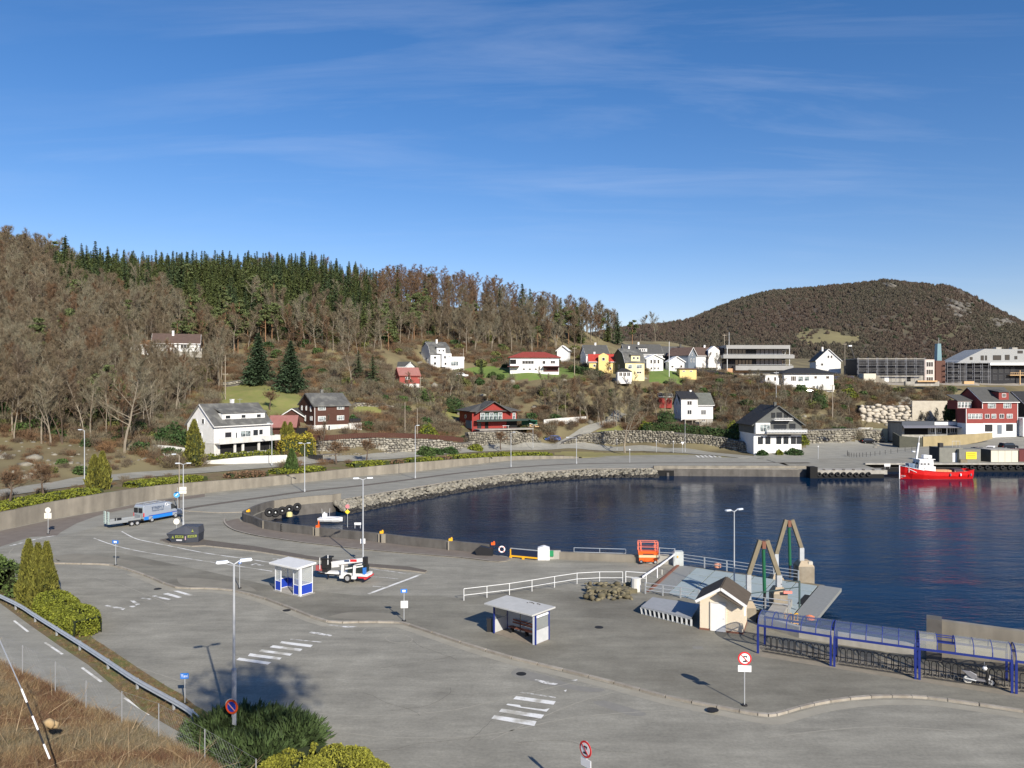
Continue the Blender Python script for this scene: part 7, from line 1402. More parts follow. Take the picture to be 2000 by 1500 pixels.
part(t,'footboard',SILV2,lambda b:b.box((.08,0,.32),(.55,.26,.12)));part(t,'front_shield',BLACK,lambda b:b.ext([(.3,.3),(.42,.3),(.52,.7),(.38,1.0),(.28,1.0),(.36,.7)],lambda u,v,s:(u,s,v),-.17,.17),bevel=.03);part(t,'front_fairing',SIGNW,lambda b:b.box((.5,0,.52),(.12,.2,.26)))
part(t,'front_fork',DARK,lambda b:(b.beam((.42,-.08,.8),(.62,-.08,.24),.04,.04),b.beam((.42,.08,.8),(.62,.08,.24),.04,.04)));part(t,'front_mudguard',BLACK,lambda b:b.box((.6,0,.48),(.36,.12,.05)));part(t,'handlebar',BLACK,lambda b:(b.tube((.3,-.32,1.05),(.3,.32,1.05),.025),b.box((.32,0,1.03),(.14,.22,.14))));part(t,'helmet',SIGNW,lambda b:b.lathe((.24,-.26,1.05),(0,0,1),[(.1,0),(.14,.1),(.08,.2)],10));part(t,'mirror',STEEL,lambda b:(b.tube((.3,-.25,1.05),(.3,-.33,1.28),.012),b.tube((.3,.25,1.05),(.3,.33,1.28),.012),b.box((.3,-.34,1.3),(.03,.1,.07)),b.box((.3,.34,1.3),(.03,.1,.07))));part(t,'exhaust',STEEL,lambda b:b.tube((-.2,-.16,.28),(-.8,-.18,.36),.05,n=8))
# boats
def hull(sections,m,t,name='hull',deckm=None,zd=None):
 "sections: (x, half beam at deck, half beam at waterline, deck z, keel z)"
 b=MB();rows=[]
 for(x,hb,hw,zd_,zk)in sections:rows.append([(x,-hb,zd_),(x,-(hb*.85+hw*.15),zd_*.5),(x,-hw,0),(x,-hw*.5,zk),(x,hw*.5,zk),(x,hw,0),(x,hb*.85+hw*.15,zd_*.5),(x,hb,zd_)])
 n=8
 for r_ in rows:b.v+=r_
 for i in range(len(rows)-1):
  for j in range(n-1):b.f.append((i*n+j,(i+1)*n+j,(i+1)*n+j+1,i*n+j+1));b.mi.append(0)
 b.f.append(tuple(range(n)));b.mi.append(0);b.f.append(tuple(reversed(range((len(rows)-1)*n,len(rows)*n))));b.mi.append(0)
 return b.obj(name,m,t,smooth=False)
RB=gp(1836,936.5,-1.6);t=thing('fishing_boat','bright red fishing boat with white wheelhouse moored at the quay','boat',(RB.x,RB.y+1.9,-1.6),math.radians(2));REDBT=mat('boat_red',(.62,.012,.012),.35,c2=(.5,.01,.01),ns=1)
secs=[(-7.6,.08,.05,2.75,-.3),(-7.0,.75,.3,2.65,-.6),(-5.6,1.6,.95,2.35,-.8),(-3.5,2.0,1.55,1.95,-.9),(-.5,2.1,1.8,1.6,-.9),(3,2.1,1.8,1.5,-.9),(5.8,1.9,1.6,1.65,-.7),(7.3,1.5,1.1,1.9,-.3),(7.7,1.2,.8,1.95,0)]
hull(secs,REDBT,t)
part(t,'deck',mat('deck_buff',(.45,.33,.2),.8),lambda b:b.add([(x,-hb*.93,z-.45)for x,hb,_,z,_ in secs]+[(x,hb*.93,z-.45)for x,hb,_,z,_ in secs],[(i,i+1,len(secs)+i+1,len(secs)+i)for i in range(len(secs)-1)]))
part(t,'gunwale',SIGNW,lambda b:[b.tube((secs[i][0],s*(secs[i][1]+.03),secs[i][3]),(secs[i+1][0],s*(secs[i+1][1]+.03),secs[i+1][3]),.06)for i in range(3)for s in(-1,1)]);part(t,'red_gunwale',REDBT,lambda b:[b.tube((secs[i][0],s*(secs[i][1]+.02),secs[i][3]),(secs[i+1][0],s*(secs[i+1][1]+.02),secs[i+1][3]),.08)for i in range(3,8)for s in(-1,1)])
part(t,'stem_post',SIGNW,lambda b:b.beam((-7.72,0,-.1),(-7.72,0,2.85),.16,.16));part(t,'rubbing_strake',SIGNW,lambda b:(b.beam((-6.2,-1.32,2.1),(-5.0,-1.8,1.5),.06,.1),b.box((-6.35,-1.25,1.9),(.08,.06,.9)),b.beam((-7.6,-.2,.7),(-6.8,-.75,.7),.06,.06),b.beam((-7.6,-.2,.3),(-6.8,-.75,.55),.06,.06)))
part(t,'wheelhouse',WHITE,lambda b:(b.add([(-4.4,-1.35,1.6),(-1.1,-1.35,1.6),(-1.1,1.35,1.6),(-4.4,1.35,1.6),(-4.0,-1.25,4.1),(-1.1,-1.25,4.1),(-1.1,1.25,4.1),(-4.0,1.25,4.1)],[(3,2,1,0),(4,5,6,7),(0,1,5,4),(1,2,6,5),(2,3,7,6),(3,0,4,7)]),b.box((-2.5,0,4.15),(3.5,2.8,.12)),b.box((-.9,0,2.0),(.5,2.6,1.3))))
for x in(-3.7,-3.0,-2.2):add_window(t,(x,-1.31,3.2),0,.6,.55,1,WHITE)
add_window(t,(-3.0,-1.37,2.3),0,.3,.35,1,WHITE)
for y in(-.8,0,.8):add_window(t,(-4.2,y,3.2),-PI/2,.6,.6,1,BLUEG)
part(t,'mast',SIGNW,lambda b:(b.beam((-4.2,0,3.2),(-3.55,0,7.6),.28,.28),b.beam((-3.55,0,7.4),(-3.4,0,9.0),.08,.08),b.beam((-4.3,-.7,5.4),(-3.4,.7,5.4),.08,.08)));part(t,'radar',SIGNW,lambda b:(b.lathe((-4.7,0,5.6),(0,0,1),[(.35,0),(.4,.1),(.3,.25)],12),b.box((-2.3,0,4.7),(.8,1.0,.7)),b.box((-1.5,0,4.65),(.9,1.2,.6))))
part(t,'bow_rail',STEEL,lambda b:([b.path([(-7.5,0,3.6),(-6.9,s*.8,3.5),(-5.6,s*1.55,3.2),(-4.6,s*1.7,3.0)],.03)for s in(-1,1)],[b.tube((x,s*y,z),(x,s*y,z+.9),.025)for x,y,z in((-6.9,.8,2.6),(-6.2,1.25,2.45),(-5.6,1.55,2.35),(-5,1.7,2.2))for s in(-1,1)]));part(t,'winch',mat('blue_winch',(.1,.16,.25),.6),lambda b:(b.box((-5.4,0,2.7),(1.4,1.4,1.1)),b.box((-6.3,0,2.6),(.6,.9,.6))))
part(t,'hatch',mat('orange_brown_hatch',(.55,.3,.15),.7),lambda b:(b.box((1.2,0,1.5),(3.4,2.2,.7)),[b.box((i*.8,-1.9,1.55),(.1,.1,.5))for i in range(-1,5)]));part(t,'net_pile',mat('dark_net',(.06,.04,.05),.9),lambda b:b.box((4.6,0,1.7),(2.4,2.2,.7),tx=.7,ty=.7));part(t,'boot_stripe',mat('dark_red',(.3,.01,.01),.4),lambda b:[b.beam((secs[i][0],-(secs[i][2]+.015),.06),(secs[i+1][0],-(secs[i+1][2]+.015),.06),.03,.16)for i in range(2,8)])
for k in range(3):part(t,'fender',SIGNW if k==1 else BLUEG,lambda b:b.lathe((2+k*2.2,-2.2,.7),(0,0,1),[(.05,0),(.16,.1),(.16,.5),(.05,.6)],8))
mbp=gp(642,1024,-1.6);t=thing('motorboat','small white motorboat lying in the basin behind the parapet','boat',(mbp.x,mbp.y+1.0,-1.3),math.radians(-6))
hull([(-2.3,.85,.7,.75,-.2),(-1,1.05,.85,.75,-.3),(.6,1.0,.75,.8,-.3),(1.7,.65,.35,.9,-.2),(2.45,.06,.03,1.0,0)],WHITE,t)
part(t,'deck',mat('white_deck',(.76,.77,.8),.5),lambda b:b.add([(-2.2,-.8,.78),(-1,-1.0,.78),(.6,-.95,.85),(1.7,-.6,.98),(2.4,0,1.04),(1.7,.6,.98),(.6,.95,.85),(-1,1.0,.78),(-2.2,.8,.78),(0,0,1.1)],[(i,(i+1)%9,9)for i in range(9)]))
t.scale=(.74,.74,.6);part(t,'console',WHITE,lambda b:(b.box((-1.1,0,1.35),(.7,.8,.9)),b.box((-1.2,0,1.95),(.25,.3,.35))));part(t,'aerial',SIGNW,lambda b:(b.tube((-1.5,-.3,1),(-1.6,-.3,3.0),.02),b.tube((-.3,.3,1),(-.2,.3,3.0),.02)));part(t,'outboard',BLACK,lambda b:b.box((-2.5,0,.6),(.35,.35,.8)))
o=part(None,'mooring_pole',ORANGE,lambda b:(b.box((0,0,0),(.12,.12,1.2))));o.location=gp(621,1030,.6)+Vector((0,.4,.2));tag(o,'thin orange mooring stake beside the white motorboat','stake')
# garden and street odds and ends ----
for k in range(5):
 o=part(None,'wheelie_bin',DARK,lambda b:(b.box((0,0,.5),(.62,.6,.95),tx=1.1,ty=1.1),b.box((0,-.02,1.03),(.72,.76,.1))));p=at(606+k*5.2,163.5,2.25);o.location=p;tag(o,'dark wheelie bin in the row by the yellow hedge','bin','wheelie bins by the yellow hedge')
t=thing('railing_row','row of thin black posts and chain on the harbour car park','railing',at(1655,196,.05))
part(t,'post',BLACK,lambda b:None)if False else None
pts_=[at(1655,198,.3),at(1657,194,.2),at(1673,192,.2),at(1700,194,.25),at(1740,199,.5),at(1790,205,.9)];O=Vector(t.location);me=MB().tube((0,0,0),(0,0,1.1),.05,n=5).obj('post',BLACK);md=me.data;bpy.data.objects.remove(me)
for p in smooth_path(pts_,4):inst(md,'post',p-O,0,1,t)
part(t,'rail',BLACK,lambda b:b.path([p-O+Vector((0,0,.45))for p in pts_],.025))
t=thing('wood_stack','heap of logs and stones on the terrace right of the chalet','woodpile',at(1038,214.5,6.3));[part(t,'log',WOODN if i%2 else WOODP,lambda b:b.tube((-1+rs.rand()*2.4,rs.rand(),.2+.25*(i%3)),(-.2+rs.rand()*2.4,rs.rand()+.6,.3+.25*(i%3)),.14))for i in range(10)]
t=thing('green_tarpaulin','dark green screen beside the chalet','screen',at(1034,218,6.4));part(t,'sheet',mat('green_cloth',(.02,.1,.06),.8),lambda b:(b.box((0,0,1.1),(4.5,.1,1.6)),b.box((0,-1,1.7),(4.6,2,.06))))
t=thing('garden_table','pale garden table on the terrace of the chalet','table',at(988,210.8,6.3));part(t,'top',SIGNW,lambda b:b.box((0,0,.75),(1.8,.8,.06)));[part(t,'leg',SIGNBACK,lambda b:b.box((x,0,.37),(.06,.6,.72)))for x in(-.7,.7)]
wall_along('fence_wall','pale broken wall panels behind the blue estate car',[at(1062,224,7.0),at(1095,226,7.4),at(1145,228,7.8)],1.1,.2,CONCW,z0=None)
# snow pole, wire fence on the bank
#  VEGETATION
def tube_tris(segs,n=3):
 "segs: list of (p, q, r0, r1) -> triangles"
 out=[]
 for p,q,r0,r1 in segs:
  p=np.array(p,float);q=np.array(q,float);d=q-p;L=np.linalg.norm(d)
  if L<1e-6:continue
  d/=L;a=np.cross(d,[0,0,1.0]if abs(d[2])<.9 else[1.0,0,0]);a/=np.linalg.norm(a);c=np.cross(d,a)
  A_=[p+r0*(math.cos(t_)*a+math.sin(t_)*c)for t_ in[2*PI*i/n for i in range(n)]]
  B2=[q+r1*(math.cos(t_)*a+math.sin(t_)*c)for t_ in[2*PI*i/n for i in range(n)]]
  for i in range(n):
   j=(i+1)%n;out+=[A_[i],A_[j],B2[j],A_[i],B2[j],B2[i]]
 return np.array(out)
def bare_tree(seed,h=13,spread=2.6,nb=20,ntw=1300,tw=.04,tl=1.0,low=.3,forks=1,upright=.75,r0=None):
 r=np.random.RandomState(seed);trunk=[];limbs=[];src=[]
 for f in range(forks):
  p=np.array([0,0,0.])+(0 if f==0 else r.uniform(-.3,.3,3)*[1,1,0]);d=np.array([r.uniform(-.08,.08)+(f and r.uniform(-.25,.25)),r.uniform(-.08,.08)+(f and r.uniform(-.25,.25)),1.0]);n=8;hh=h*(1 if f==0 else r.uniform(.75,.95));rr_=(r0 or h*.0092);path=[p]
  for i in range(n):
   q=p+d/np.linalg.norm(d)*hh/n;trunk.append((p,q,rr_*(1-i/n)+.02,rr_*(1-(i+1)/n)+.02));p=q;path.append(p);d=d+r.uniform(-.14,.14,3)*[1,1,0]
  for k in range(nb//forks):
   t_=low+(1-low)*((k+r.rand())/(nb//forks))**.85;t_=min(t_,.98);i=int(t_*n);fr=t_*n-i;c=path[i]*(1-fr)+path[min(i+1,n)]*fr
   a=r.uniform(0,2*PI);el=r.uniform(upright-.3,upright+.35);L=spread*(1.15-.8*((t_-low)/(1-low))**1.5)*r.uniform(.7,1.25)
   dd=np.array([math.cos(a)*math.cos(el),math.sin(a)*math.cos(el),math.sin(el)]);e=c.copy();rb=rr_*.34*(1.15-t_)+.015
   for s_ in range(3):
    q=e+dd*L/3;limbs.append((e,q,rb*(1-s_/3)+.008,rb*(1-(s_+1)/3)+.008));src.append((e,q,dd.copy()));e=q;dd=dd+np.array([0,0,.12])+r.uniform(-.2,.2,3);dd/=np.linalg.norm(dd)
    for _ in range(2):
     d2=dd+r.uniform(-.9,.9,3);d2[2]+=.25;d2/=np.linalg.norm(d2);q2=e+d2*L*r.uniform(.2,.42);src.append((e,q2,d2));src.append((e,q2,d2))
     if r.rand()<.6:limbs.append((e,q2,rb*.4,.01))
 A_=np.array([s_[0]for s_ in src]);B2=np.array([s_[1]for s_ in src]);D=np.array([s_[2]for s_ in src])
 k=r.randint(0,len(src),ntw);t_=r.rand(ntw)[:,None];C=A_[k]*(1-t_)+B2[k]*t_;dv2=D[k]+r.normal(size=(ntw,3))*.55;dv2[:,2]+=.25;dv2/=np.linalg.norm(dv2,axis=1)[:,None]
 pw=np.cross(dv2,r.normal(size=(ntw,3)));pw/=np.linalg.norm(pw,axis=1)[:,None];Lt=(tl*r.uniform(.5,1.3,ntw))[:,None];w=tw*r.uniform(.6,1.3,ntw)[:,None]
 tri=np.stack([C-pw*w/2,C+pw*w/2,C+dv2*Lt],1).reshape(-1,3)
 return tube_tris(trunk,5),tube_tris(limbs,3),tri
def conifer(seed,h=15,R=2.6,layers=24,nbr=9,per=7,size=.5,low=.06,drop=.35,gap=.0):
 r=np.random.RandomState(seed);C=[];ax=[];sz=[]
 for i in range(layers):
  t_=low+(1-low)*i/layers;z0=h*t_;rad=R*(1-t_)**.85*r.uniform(.85,1.12)+.12;nb=max(4,int(nbr*(1-.45*t_)))
  for b_ in range(nb):
   a=2*PI*(b_+r.rand()*.9)/nb;L=rad*r.uniform(.65,1.15);m_=max(3,int(per*(1-.5*t_)))
   if r.rand()<gap:continue
   for k in range(m_):
    f=(k+r.rand())/m_;d=np.array([math.cos(a),math.sin(a),0]);z=z0-drop*L*f+.28*L*f*f+r.uniform(-.12,.12)*h/layers
    C.append(d*L*f+np.array([r.uniform(-.12,.12)*L,r.uniform(-.12,.12)*L,z]));ax.append(d*.9+np.array([0,0,-.25])+r.normal(size=3)*.25);sz.append(size*(1.25-.55*f)*(.65+.5*(1-t_)))
 C=np.array(C);ax=np.array(ax);ax/=np.linalg.norm(ax,axis=1)[:,None];n=len(C);b_=np.cross(ax,r.normal(size=(n,3))*[.6,.6,1]);b_/=np.linalg.norm(b_,axis=1)[:,None];s_=np.array(sz)[:,None]
 tri=np.stack([C-ax*s_*.5-b_*s_*.45,C-ax*s_*.5+b_*s_*.45,C+ax*s_*.9],1).reshape(-1,3)
 top=np.array([[-.05,0,h*.96],[.05,0,h*.96],[0,0,h*1.04]])
 return tube_tris([((0,0,0),(0,0,h*.97),h*.014,.03)],5),np.concatenate([tri,top])
def pine(seed,h=13,R=3.0,ncl=11,per=120,size=.42):
 r=np.random.RandomState(seed);C=[];segs=[((0,0,0),(0,0,h*.5),h*.016,h*.012),((0,0,h*.5),(r.uniform(-.5,.5),r.uniform(-.5,.5),h*.93),h*.012,.04)]
 for k in range(ncl):
  t_=.52+.46*k/ncl;a=r.uniform(0,2*PI);d=R*(1.1-.75*((t_-.5)/.5))*r.uniform(.4,1.0);c=np.array([math.cos(a)*d,math.sin(a)*d,h*t_+r.uniform(-.3,.5)]);segs.append(((0,0,h*(t_-.06)),c,.07,.03));e=np.array([1,1,.42])*r.uniform(.9,1.5)
  v=r.normal(size=(per,3));v/=np.linalg.norm(v,axis=1)[:,None];C.append(c+v*e*(r.rand(per)[:,None]**.4))
 return tube_tris(segs,4),tri_cloud(np.concatenate(C),size,r)
def mesh_parts(nm,tri_sets,mats):
 V=np.concatenate([a for a in tri_sets if len(a)]);mi=np.concatenate([np.full(len(a)//3,i)for i,a in enumerate(tri_sets)if len(a)])
 return np_mesh(nm,V,np.arange(len(V)).reshape(-1,3),mats,mi)
 # ---- prototypes
BT=[]
for k in range(8):
 tw_=(TWIG,TWIGG,TWIG,TWIGR,TWIG,TWIGG,TWIGP,TWIG)[k];bk=(BARK,BARK,BARKD,BARKD,BARK,BARK,BARK,BARKD)[k]
 a,l,c=bare_tree(100+k,13,(2.6,3.0,2.4,2.2,2.8,3.3,2.2,2.6)[k],24,2400,.038,.95,(.32,.38,.25,.2,.42,.3,.2,.3)[k],(1,2,1,1,1,1,1,2)[k])
 BT.append((mesh_parts('trunk',[np.concatenate([a,l])],[bk]),mesh_parts('crown',[c],[tw_]),mesh_parts('bare_tree',[a,l,c],[bk,bk,tw_])))
LARCH=[]
for k in range(3):
 a,l,c=bare_tree(140+k,13,1.7,26,1500,.045,.75,.12,1,.35);LARCH.append(mesh_parts('larch_tree',[a,l,c],[BARKD,BARKD,TWIGR]))
SP=[]
for k in range(6):
 a,c=conifer(200+k,15,(2.8,3.1,2.5,3.3,2.8,2.6)[k],26,10,6,.68,.08,.3,.08);SP.append((mesh_parts('trunk',[a],[BARKD]),mesh_parts('crown',[c],[SPR if k%2 else SPRB]),mesh_parts('spruce_tree',[a,c],[BARKD,SPR if k%3 else SPRB])))
PI_=[]
for k in range(4):
 a,c=pine(300+k);PI_.append((mesh_parts('trunk',[a],[mat('pine_bark',(.3,.17,.09),.9,c2=(.2,.12,.07),ns=2)]),mesh_parts('crown',[c],[PINE]),mesh_parts('pine_tree',[a,c],[MATS['pine_bark'],PINE])))
SH=[]
for k,(m_,hh)in enumerate(((TWIGR,2.2),(TWIG,2.6),(mat('russet_twigs',(.18,.105,.052),.9,island=.4),1.8),(TWIGP,2.4),(TWIGG,3.0),(mat('olive_twigs',(.2,.17,.08),.9,island=.4),2.0))):
 r=np.random.RandomState(400+k);n=420;base=r.normal(size=(n,3))*[.7,.7,0];base[:,2]=r.uniform(0,hh*.65,n);d=r.normal(size=(n,3))*.45+base*[.4,.4,0];d[:,2]+=1.0;d/=np.linalg.norm(d,axis=1)[:,None]
 pw=np.cross(d,r.normal(size=(n,3)));pw/=np.linalg.norm(pw,axis=1)[:,None];L=r.uniform(.5,1.2,(n,1))*hh*.42;tri=np.stack([base-pw*.03,base+pw*.03,base+d*L],1).reshape(-1,3);SH.append(mesh_parts('shrub',[tri],[m_]))
GB_=[]
for k,m_ in enumerate((BUSHG,HEDD,mat('olive_leaves',(.13,.14,.04),.85,island=.5))):
 r=np.random.RandomState(430+k);v=r.normal(size=(500,3));v/=np.linalg.norm(v,axis=1)[:,None];C=v*[1.3,1.3,.95]*(r.uniform(.45,1.0,(500,1))**.5)*r.uniform(.85,1.15,(500,1))+[0,0,.8];GB_.append(mesh_parts('green_bush',[tri_cloud(C,.3,r)],[m_]))
def blocked(x,y,px,py,m=.0):
 for ex,ey,er in EXCL:
  if(x-ex)**2+(y-ey)**2<(er+m)**2:return True
 if y<300:
  for q in LAWNS+GLAWNS:
   if inpoly(np.array([px]),np.array([py]),q)[0]:return True
 return False
for a_,Y_,r__ in((330,212,4),(300,212,4),(270,214,3),(250,217,3),(370,213,4),(390,214,3)):p=at(a_,Y_);EXCL.append((p.x,p.y,r__))
def hides_house(px,y,ztop):
 "keep tall trees from standing right in front of a house"
 return False
TL=[(-400,900),(-100,878),(0,872),(100,870),(200,866),(260,862),(300,850),(345,835),(360,800),(425,785),(430,745),(470,690),(520,682),(600,692),(700,702),(760,690),(800,676),(850,672),(900,690),(940,688),(1100,690),(1150,672),(1200,668),(1260,664),(1300,668),(1400,670),(1500,672),(1600,676),(1700,690),(1800,690),(2000,684),(2300,690),(2600,700)]
tlx,tly=zip(*TL);forest=[];rf=np.random.RandomState(77)
for X_ in np.arange(-260,330,3.7):
 for Y_ in np.arange(100,478,3.7):
  x=X_+rf.uniform(-1.5,1.5);y=Y_+rf.uniform(-1.5,1.5);px=1000+x/y*F
  if px<-330 or px>2080:continue
  if px>1270 and(rf.rand()<.45):continue
  if px<1250 and y>345:continue
  if y<ymin(px)+14:continue
  z=tzn(x,y);py=750+(H-z)*F/y
  if py>np.interp(px,tlx,tly)+rf.uniform(-6,6):continue
  if y>205 and y<226 and 215<px<400 and py>640:pass
  if blocked(x,y,px,py,1.5):continue
  if px>1640 and y<305:continue
  k='bare'
  if 104<px<738:
   lo=np.interp(px,[118,200,240,320,330,400,540,560,735],[606,606,612,616,640,650,650,660,668])
   if py<lo+rf.normal()*13-4 and rf.rand()<.93:k='spruce'
   elif 355<px<552 and py<700 and rf.rand()<.6:k='pine'
  if k=='bare' and 738<px<1250 and py<640 and rf.rand()<.75:k='larch'
  if k=='bare' and 745<px<830 and 600<py<690 and rf.rand()<.25:k='pine'
  if k=='bare' and rf.rand()<(.03 if px>740 else .02)and px<1250:k='pine'
  if k in('bare','larch')and 740<px<1250 and rf.rand()<.035:k='spruce'
  forest.append([x,y,z,px,py,k])
forest.sort(key=lambda f:f[1])
def stand(kind):return[f for f in forest if f[5]==kind]
def rest(nm,lst,variants,h0,h1,base,label):
 if not lst:return
 P=np.array([[f[0],f[1],f[2]-.2]for f in lst]);n=len(P);low_=np.array([.85 if 190<f[3]<395 and 158<f[1]<222 else 1 for f in lst])
 scatter(nm,P,rf.uniform(0,6.28,n),rf.uniform(h0,h1,n)/base*low_,rf.randint(0,len(variants),n),variants,label)
def zn(px):
 for lim,nm in((60,'at the left picture edge'),(200,'above the two slim thujas'),(330,'around the hidden bungalow'),(450,'above the white two-storey house'),(590,'above the two big field spruces'),(740,'above the brown timber house'),(870,'above the red cabin and villa'),(1000,'above the red-roofed bungalow'),(1150,'above the white gabled shed'),(1300,'above the row of yellow and white houses')):
  if px<lim:return nm
 return 'above the modern grey building'
 # bare trees: the nearest three hundred are things of their own
bare=stand('bare');big_,small_=bare[:285],bare[285:]
for i,f in enumerate(big_):
 v=BT[rf.randint(0,8)];s=rf.uniform(.8,1.15)*(.9 if 190<f[3]<395 and 158<f[1]<222 else 1);rz=rf.uniform(0,6.28)
 lab='bare grey-brown tree at the lower edge of the wood above the left slope' if f[1]<170 else 'bare tree higher up in the leafless wood on the left'
 lab=('bare tree with pale trunk at the lower wood edge ' if f[1]<170 else 'bare tree higher up in the leafless wood ')+zn(f[3])
 gr_='bare trees at the lower wood edge' if f[1]<170 else 'bare trees higher in the wood'
 if i<130:
  t=thing('bare_tree',lab,'tree',(f[0],f[1],f[2]-.2),rz,gr_);t.scale=(s,s,s*rf.uniform(.95,1.15));inst(v[0],'trunk',parent=t);inst(v[1],'crown',parent=t)
 else:
  o=inst(v[2],'bare_tree',(f[0],f[1],f[2]-.2),rz,s);tag(o,lab,'tree',gr_)
rest('bare_wood',small_,[b_[2]for b_ in BT],9.5,14.5,13,'leafless wood covering the hillside')
la=stand('larch');
for i,f in enumerate(sorted(la,key=lambda f:f[4])[:110]):tag(inst(LARCH[i%3],'larch_tree',(f[0],f[1],f[2]),rf.uniform(0,6),rf.uniform(.95,1.3)),'reddish bare larch on the crest '+zn(f[3]),'tree','larches along the crest')
rest('larch_wood',sorted(la,key=lambda f:f[4])[110:],LARCH,9,14,13,'reddish larch wood below the crest')
sp_=sorted(stand('spruce'),key=lambda f:f[1])
for i,f in enumerate(sp_[:290]):tag(inst(SP[i%6][2],'spruce_tree',(f[0],f[1],f[2]-.3),rf.uniform(0,6),rf.uniform(.58,.95)+(.22 if rf.rand()<.16 else 0)),('front-row ' if f[4]>np.interp(f[3],[118,320,735],[570,600,630])else 'rear-row ')+'dark spruce in the crest belt '+zn(f[3]),'tree','spruces of the crest belt')
rest('spruce_wood',sp_[290:],[s_[2]for s_ in SP],10,15.5,15,'spruce wood on the hill crest')
for i,f in enumerate(stand('pine')):
 tag(inst(PI_[i%4][2],'pine_tree',(f[0],f[1],f[2]-.2),rf.uniform(0,6),rf.uniform(.75,1.1)),('flat-crowned pine below the spruce belt ' if f[3]<560 else 'pine among the bare trees of the slope ')+zn(f[3]),'tree','pines below the spruce belt' if f[3]<560 else 'pines scattered on the slope')
def single(kind,label,px,Y,h,dz=-.2,z=None,group=None,sx=1.0,seed=0):
 v={'bare':BT,'spruce':SP,'pine':PI_}[kind];v=v[seed%len(v)];b0={'bare':13,'spruce':15,'pine':13}[kind];p=at(px,Y);p.z=(tzn(p.x,p.y)if z is None else z)+dz
 t=thing({'bare':'bare_tree','spruce':'spruce_tree','pine':'pine_tree'}[kind],label,'tree',p,seed*1.7,group);s=h/b0;t.scale=(s*sx,s*sx,s);inst(v[0],'trunk',parent=t);inst(v[1],'crown',parent=t);return t
BIGSP=conifer(900,15,5.9,38,17,13,.72,.02,.22,.02);bsm=(mesh_parts('trunk',[BIGSP[0]],[BARKD]),mesh_parts('crown',[BIGSP[1]],[mat('deep_spruce_needles',(.034,.058,.026),.8,island=.5)]))
for lb,px,Y,h,s in(('left of the two big dark spruces at the top of the field',505,221,15.2,1.0),('right of the two big dark spruces at the top of the field',568,214,14.6,1.05)):
 t=thing('spruce_tree',lb,'tree',onn(px,Y,-.3),px,'two big spruces by the field');t.scale=(h/15*s,)*2+(h/15,);inst(bsm[0],'trunk',parent=t);inst(bsm[1],'crown',parent=t)
for a in(('spruce','lone slim spruce in the bare wood above the hidden bungalow',240,236,13.5,1.1),('spruce','dark spruce on the crest, left of the leafy pair',976,318,15,1.0),('spruce','tall spruce of the pair on the crest above the bungalow',1020,318,18,1.25),('spruce','second spruce of the pair on the crest above the bungalow',1035,320,16,1.1),('spruce','broad spruce above the white gabled shed',1127,312,15,1.25),('spruce','left of three dark conifers at the right end of the crest',1187,325,13,1.1),('spruce','middle one of three dark conifers at the right end of the crest',1206,325,14,1.1),('pine','right of three dark conifers at the right end of the crest',1235,325,13,.9),('spruce','dark spruce at the left end of the skyline belt',128,272,17,1.3),('spruce','pointed spruce standing above the skyline belt',186,280,17,1.1),('spruce','dark spruce on the crest at the left of the larches',742,318,14,1.1),('spruce','pointed spruce on the crest among the first larches',776,318,16,1.1),('spruce','thin spruce poking above the larches',830,318,14,.9),('pine','dark pine in the bare wood left of the mansard villa',792,282,13,1.1),('pine','pine in the bare wood above the field spruces',682,262,12,1),('spruce','green conifer in the shrubs below the grey roofed house',728,222,9.5,1.6),('spruce','conifer left of the green one in the shrubs',700,226,8.5,1.6),('spruce','small conifer right of the white villa garage',940,256,6.5,1.3),('spruce','small dark conifer before the yellow house',1164,259,4.2,1.5)):
 single(a[0],a[1],a[2],a[3],a[4],sx=a[5],seed=int(a[2]))
single('bare','tall bare tree on the grass strip before the long stone wall',1219,205,15,z=.3,sx=1.1,seed=1)
single('bare','leaning bare tree with pale trunk at the wood edge left of the white house',243,148,17,sx=1.3,seed=5);single('bare','bare pale birch left of the clipped yellow hedge',628,167,9.5,z=2.3,sx=.7,seed=6)
single('bare','tall pale bare tree in the shrubs right of the big spruces',686,214,14.5,sx=.9,seed=0)
rt=np.random.RandomState(8)
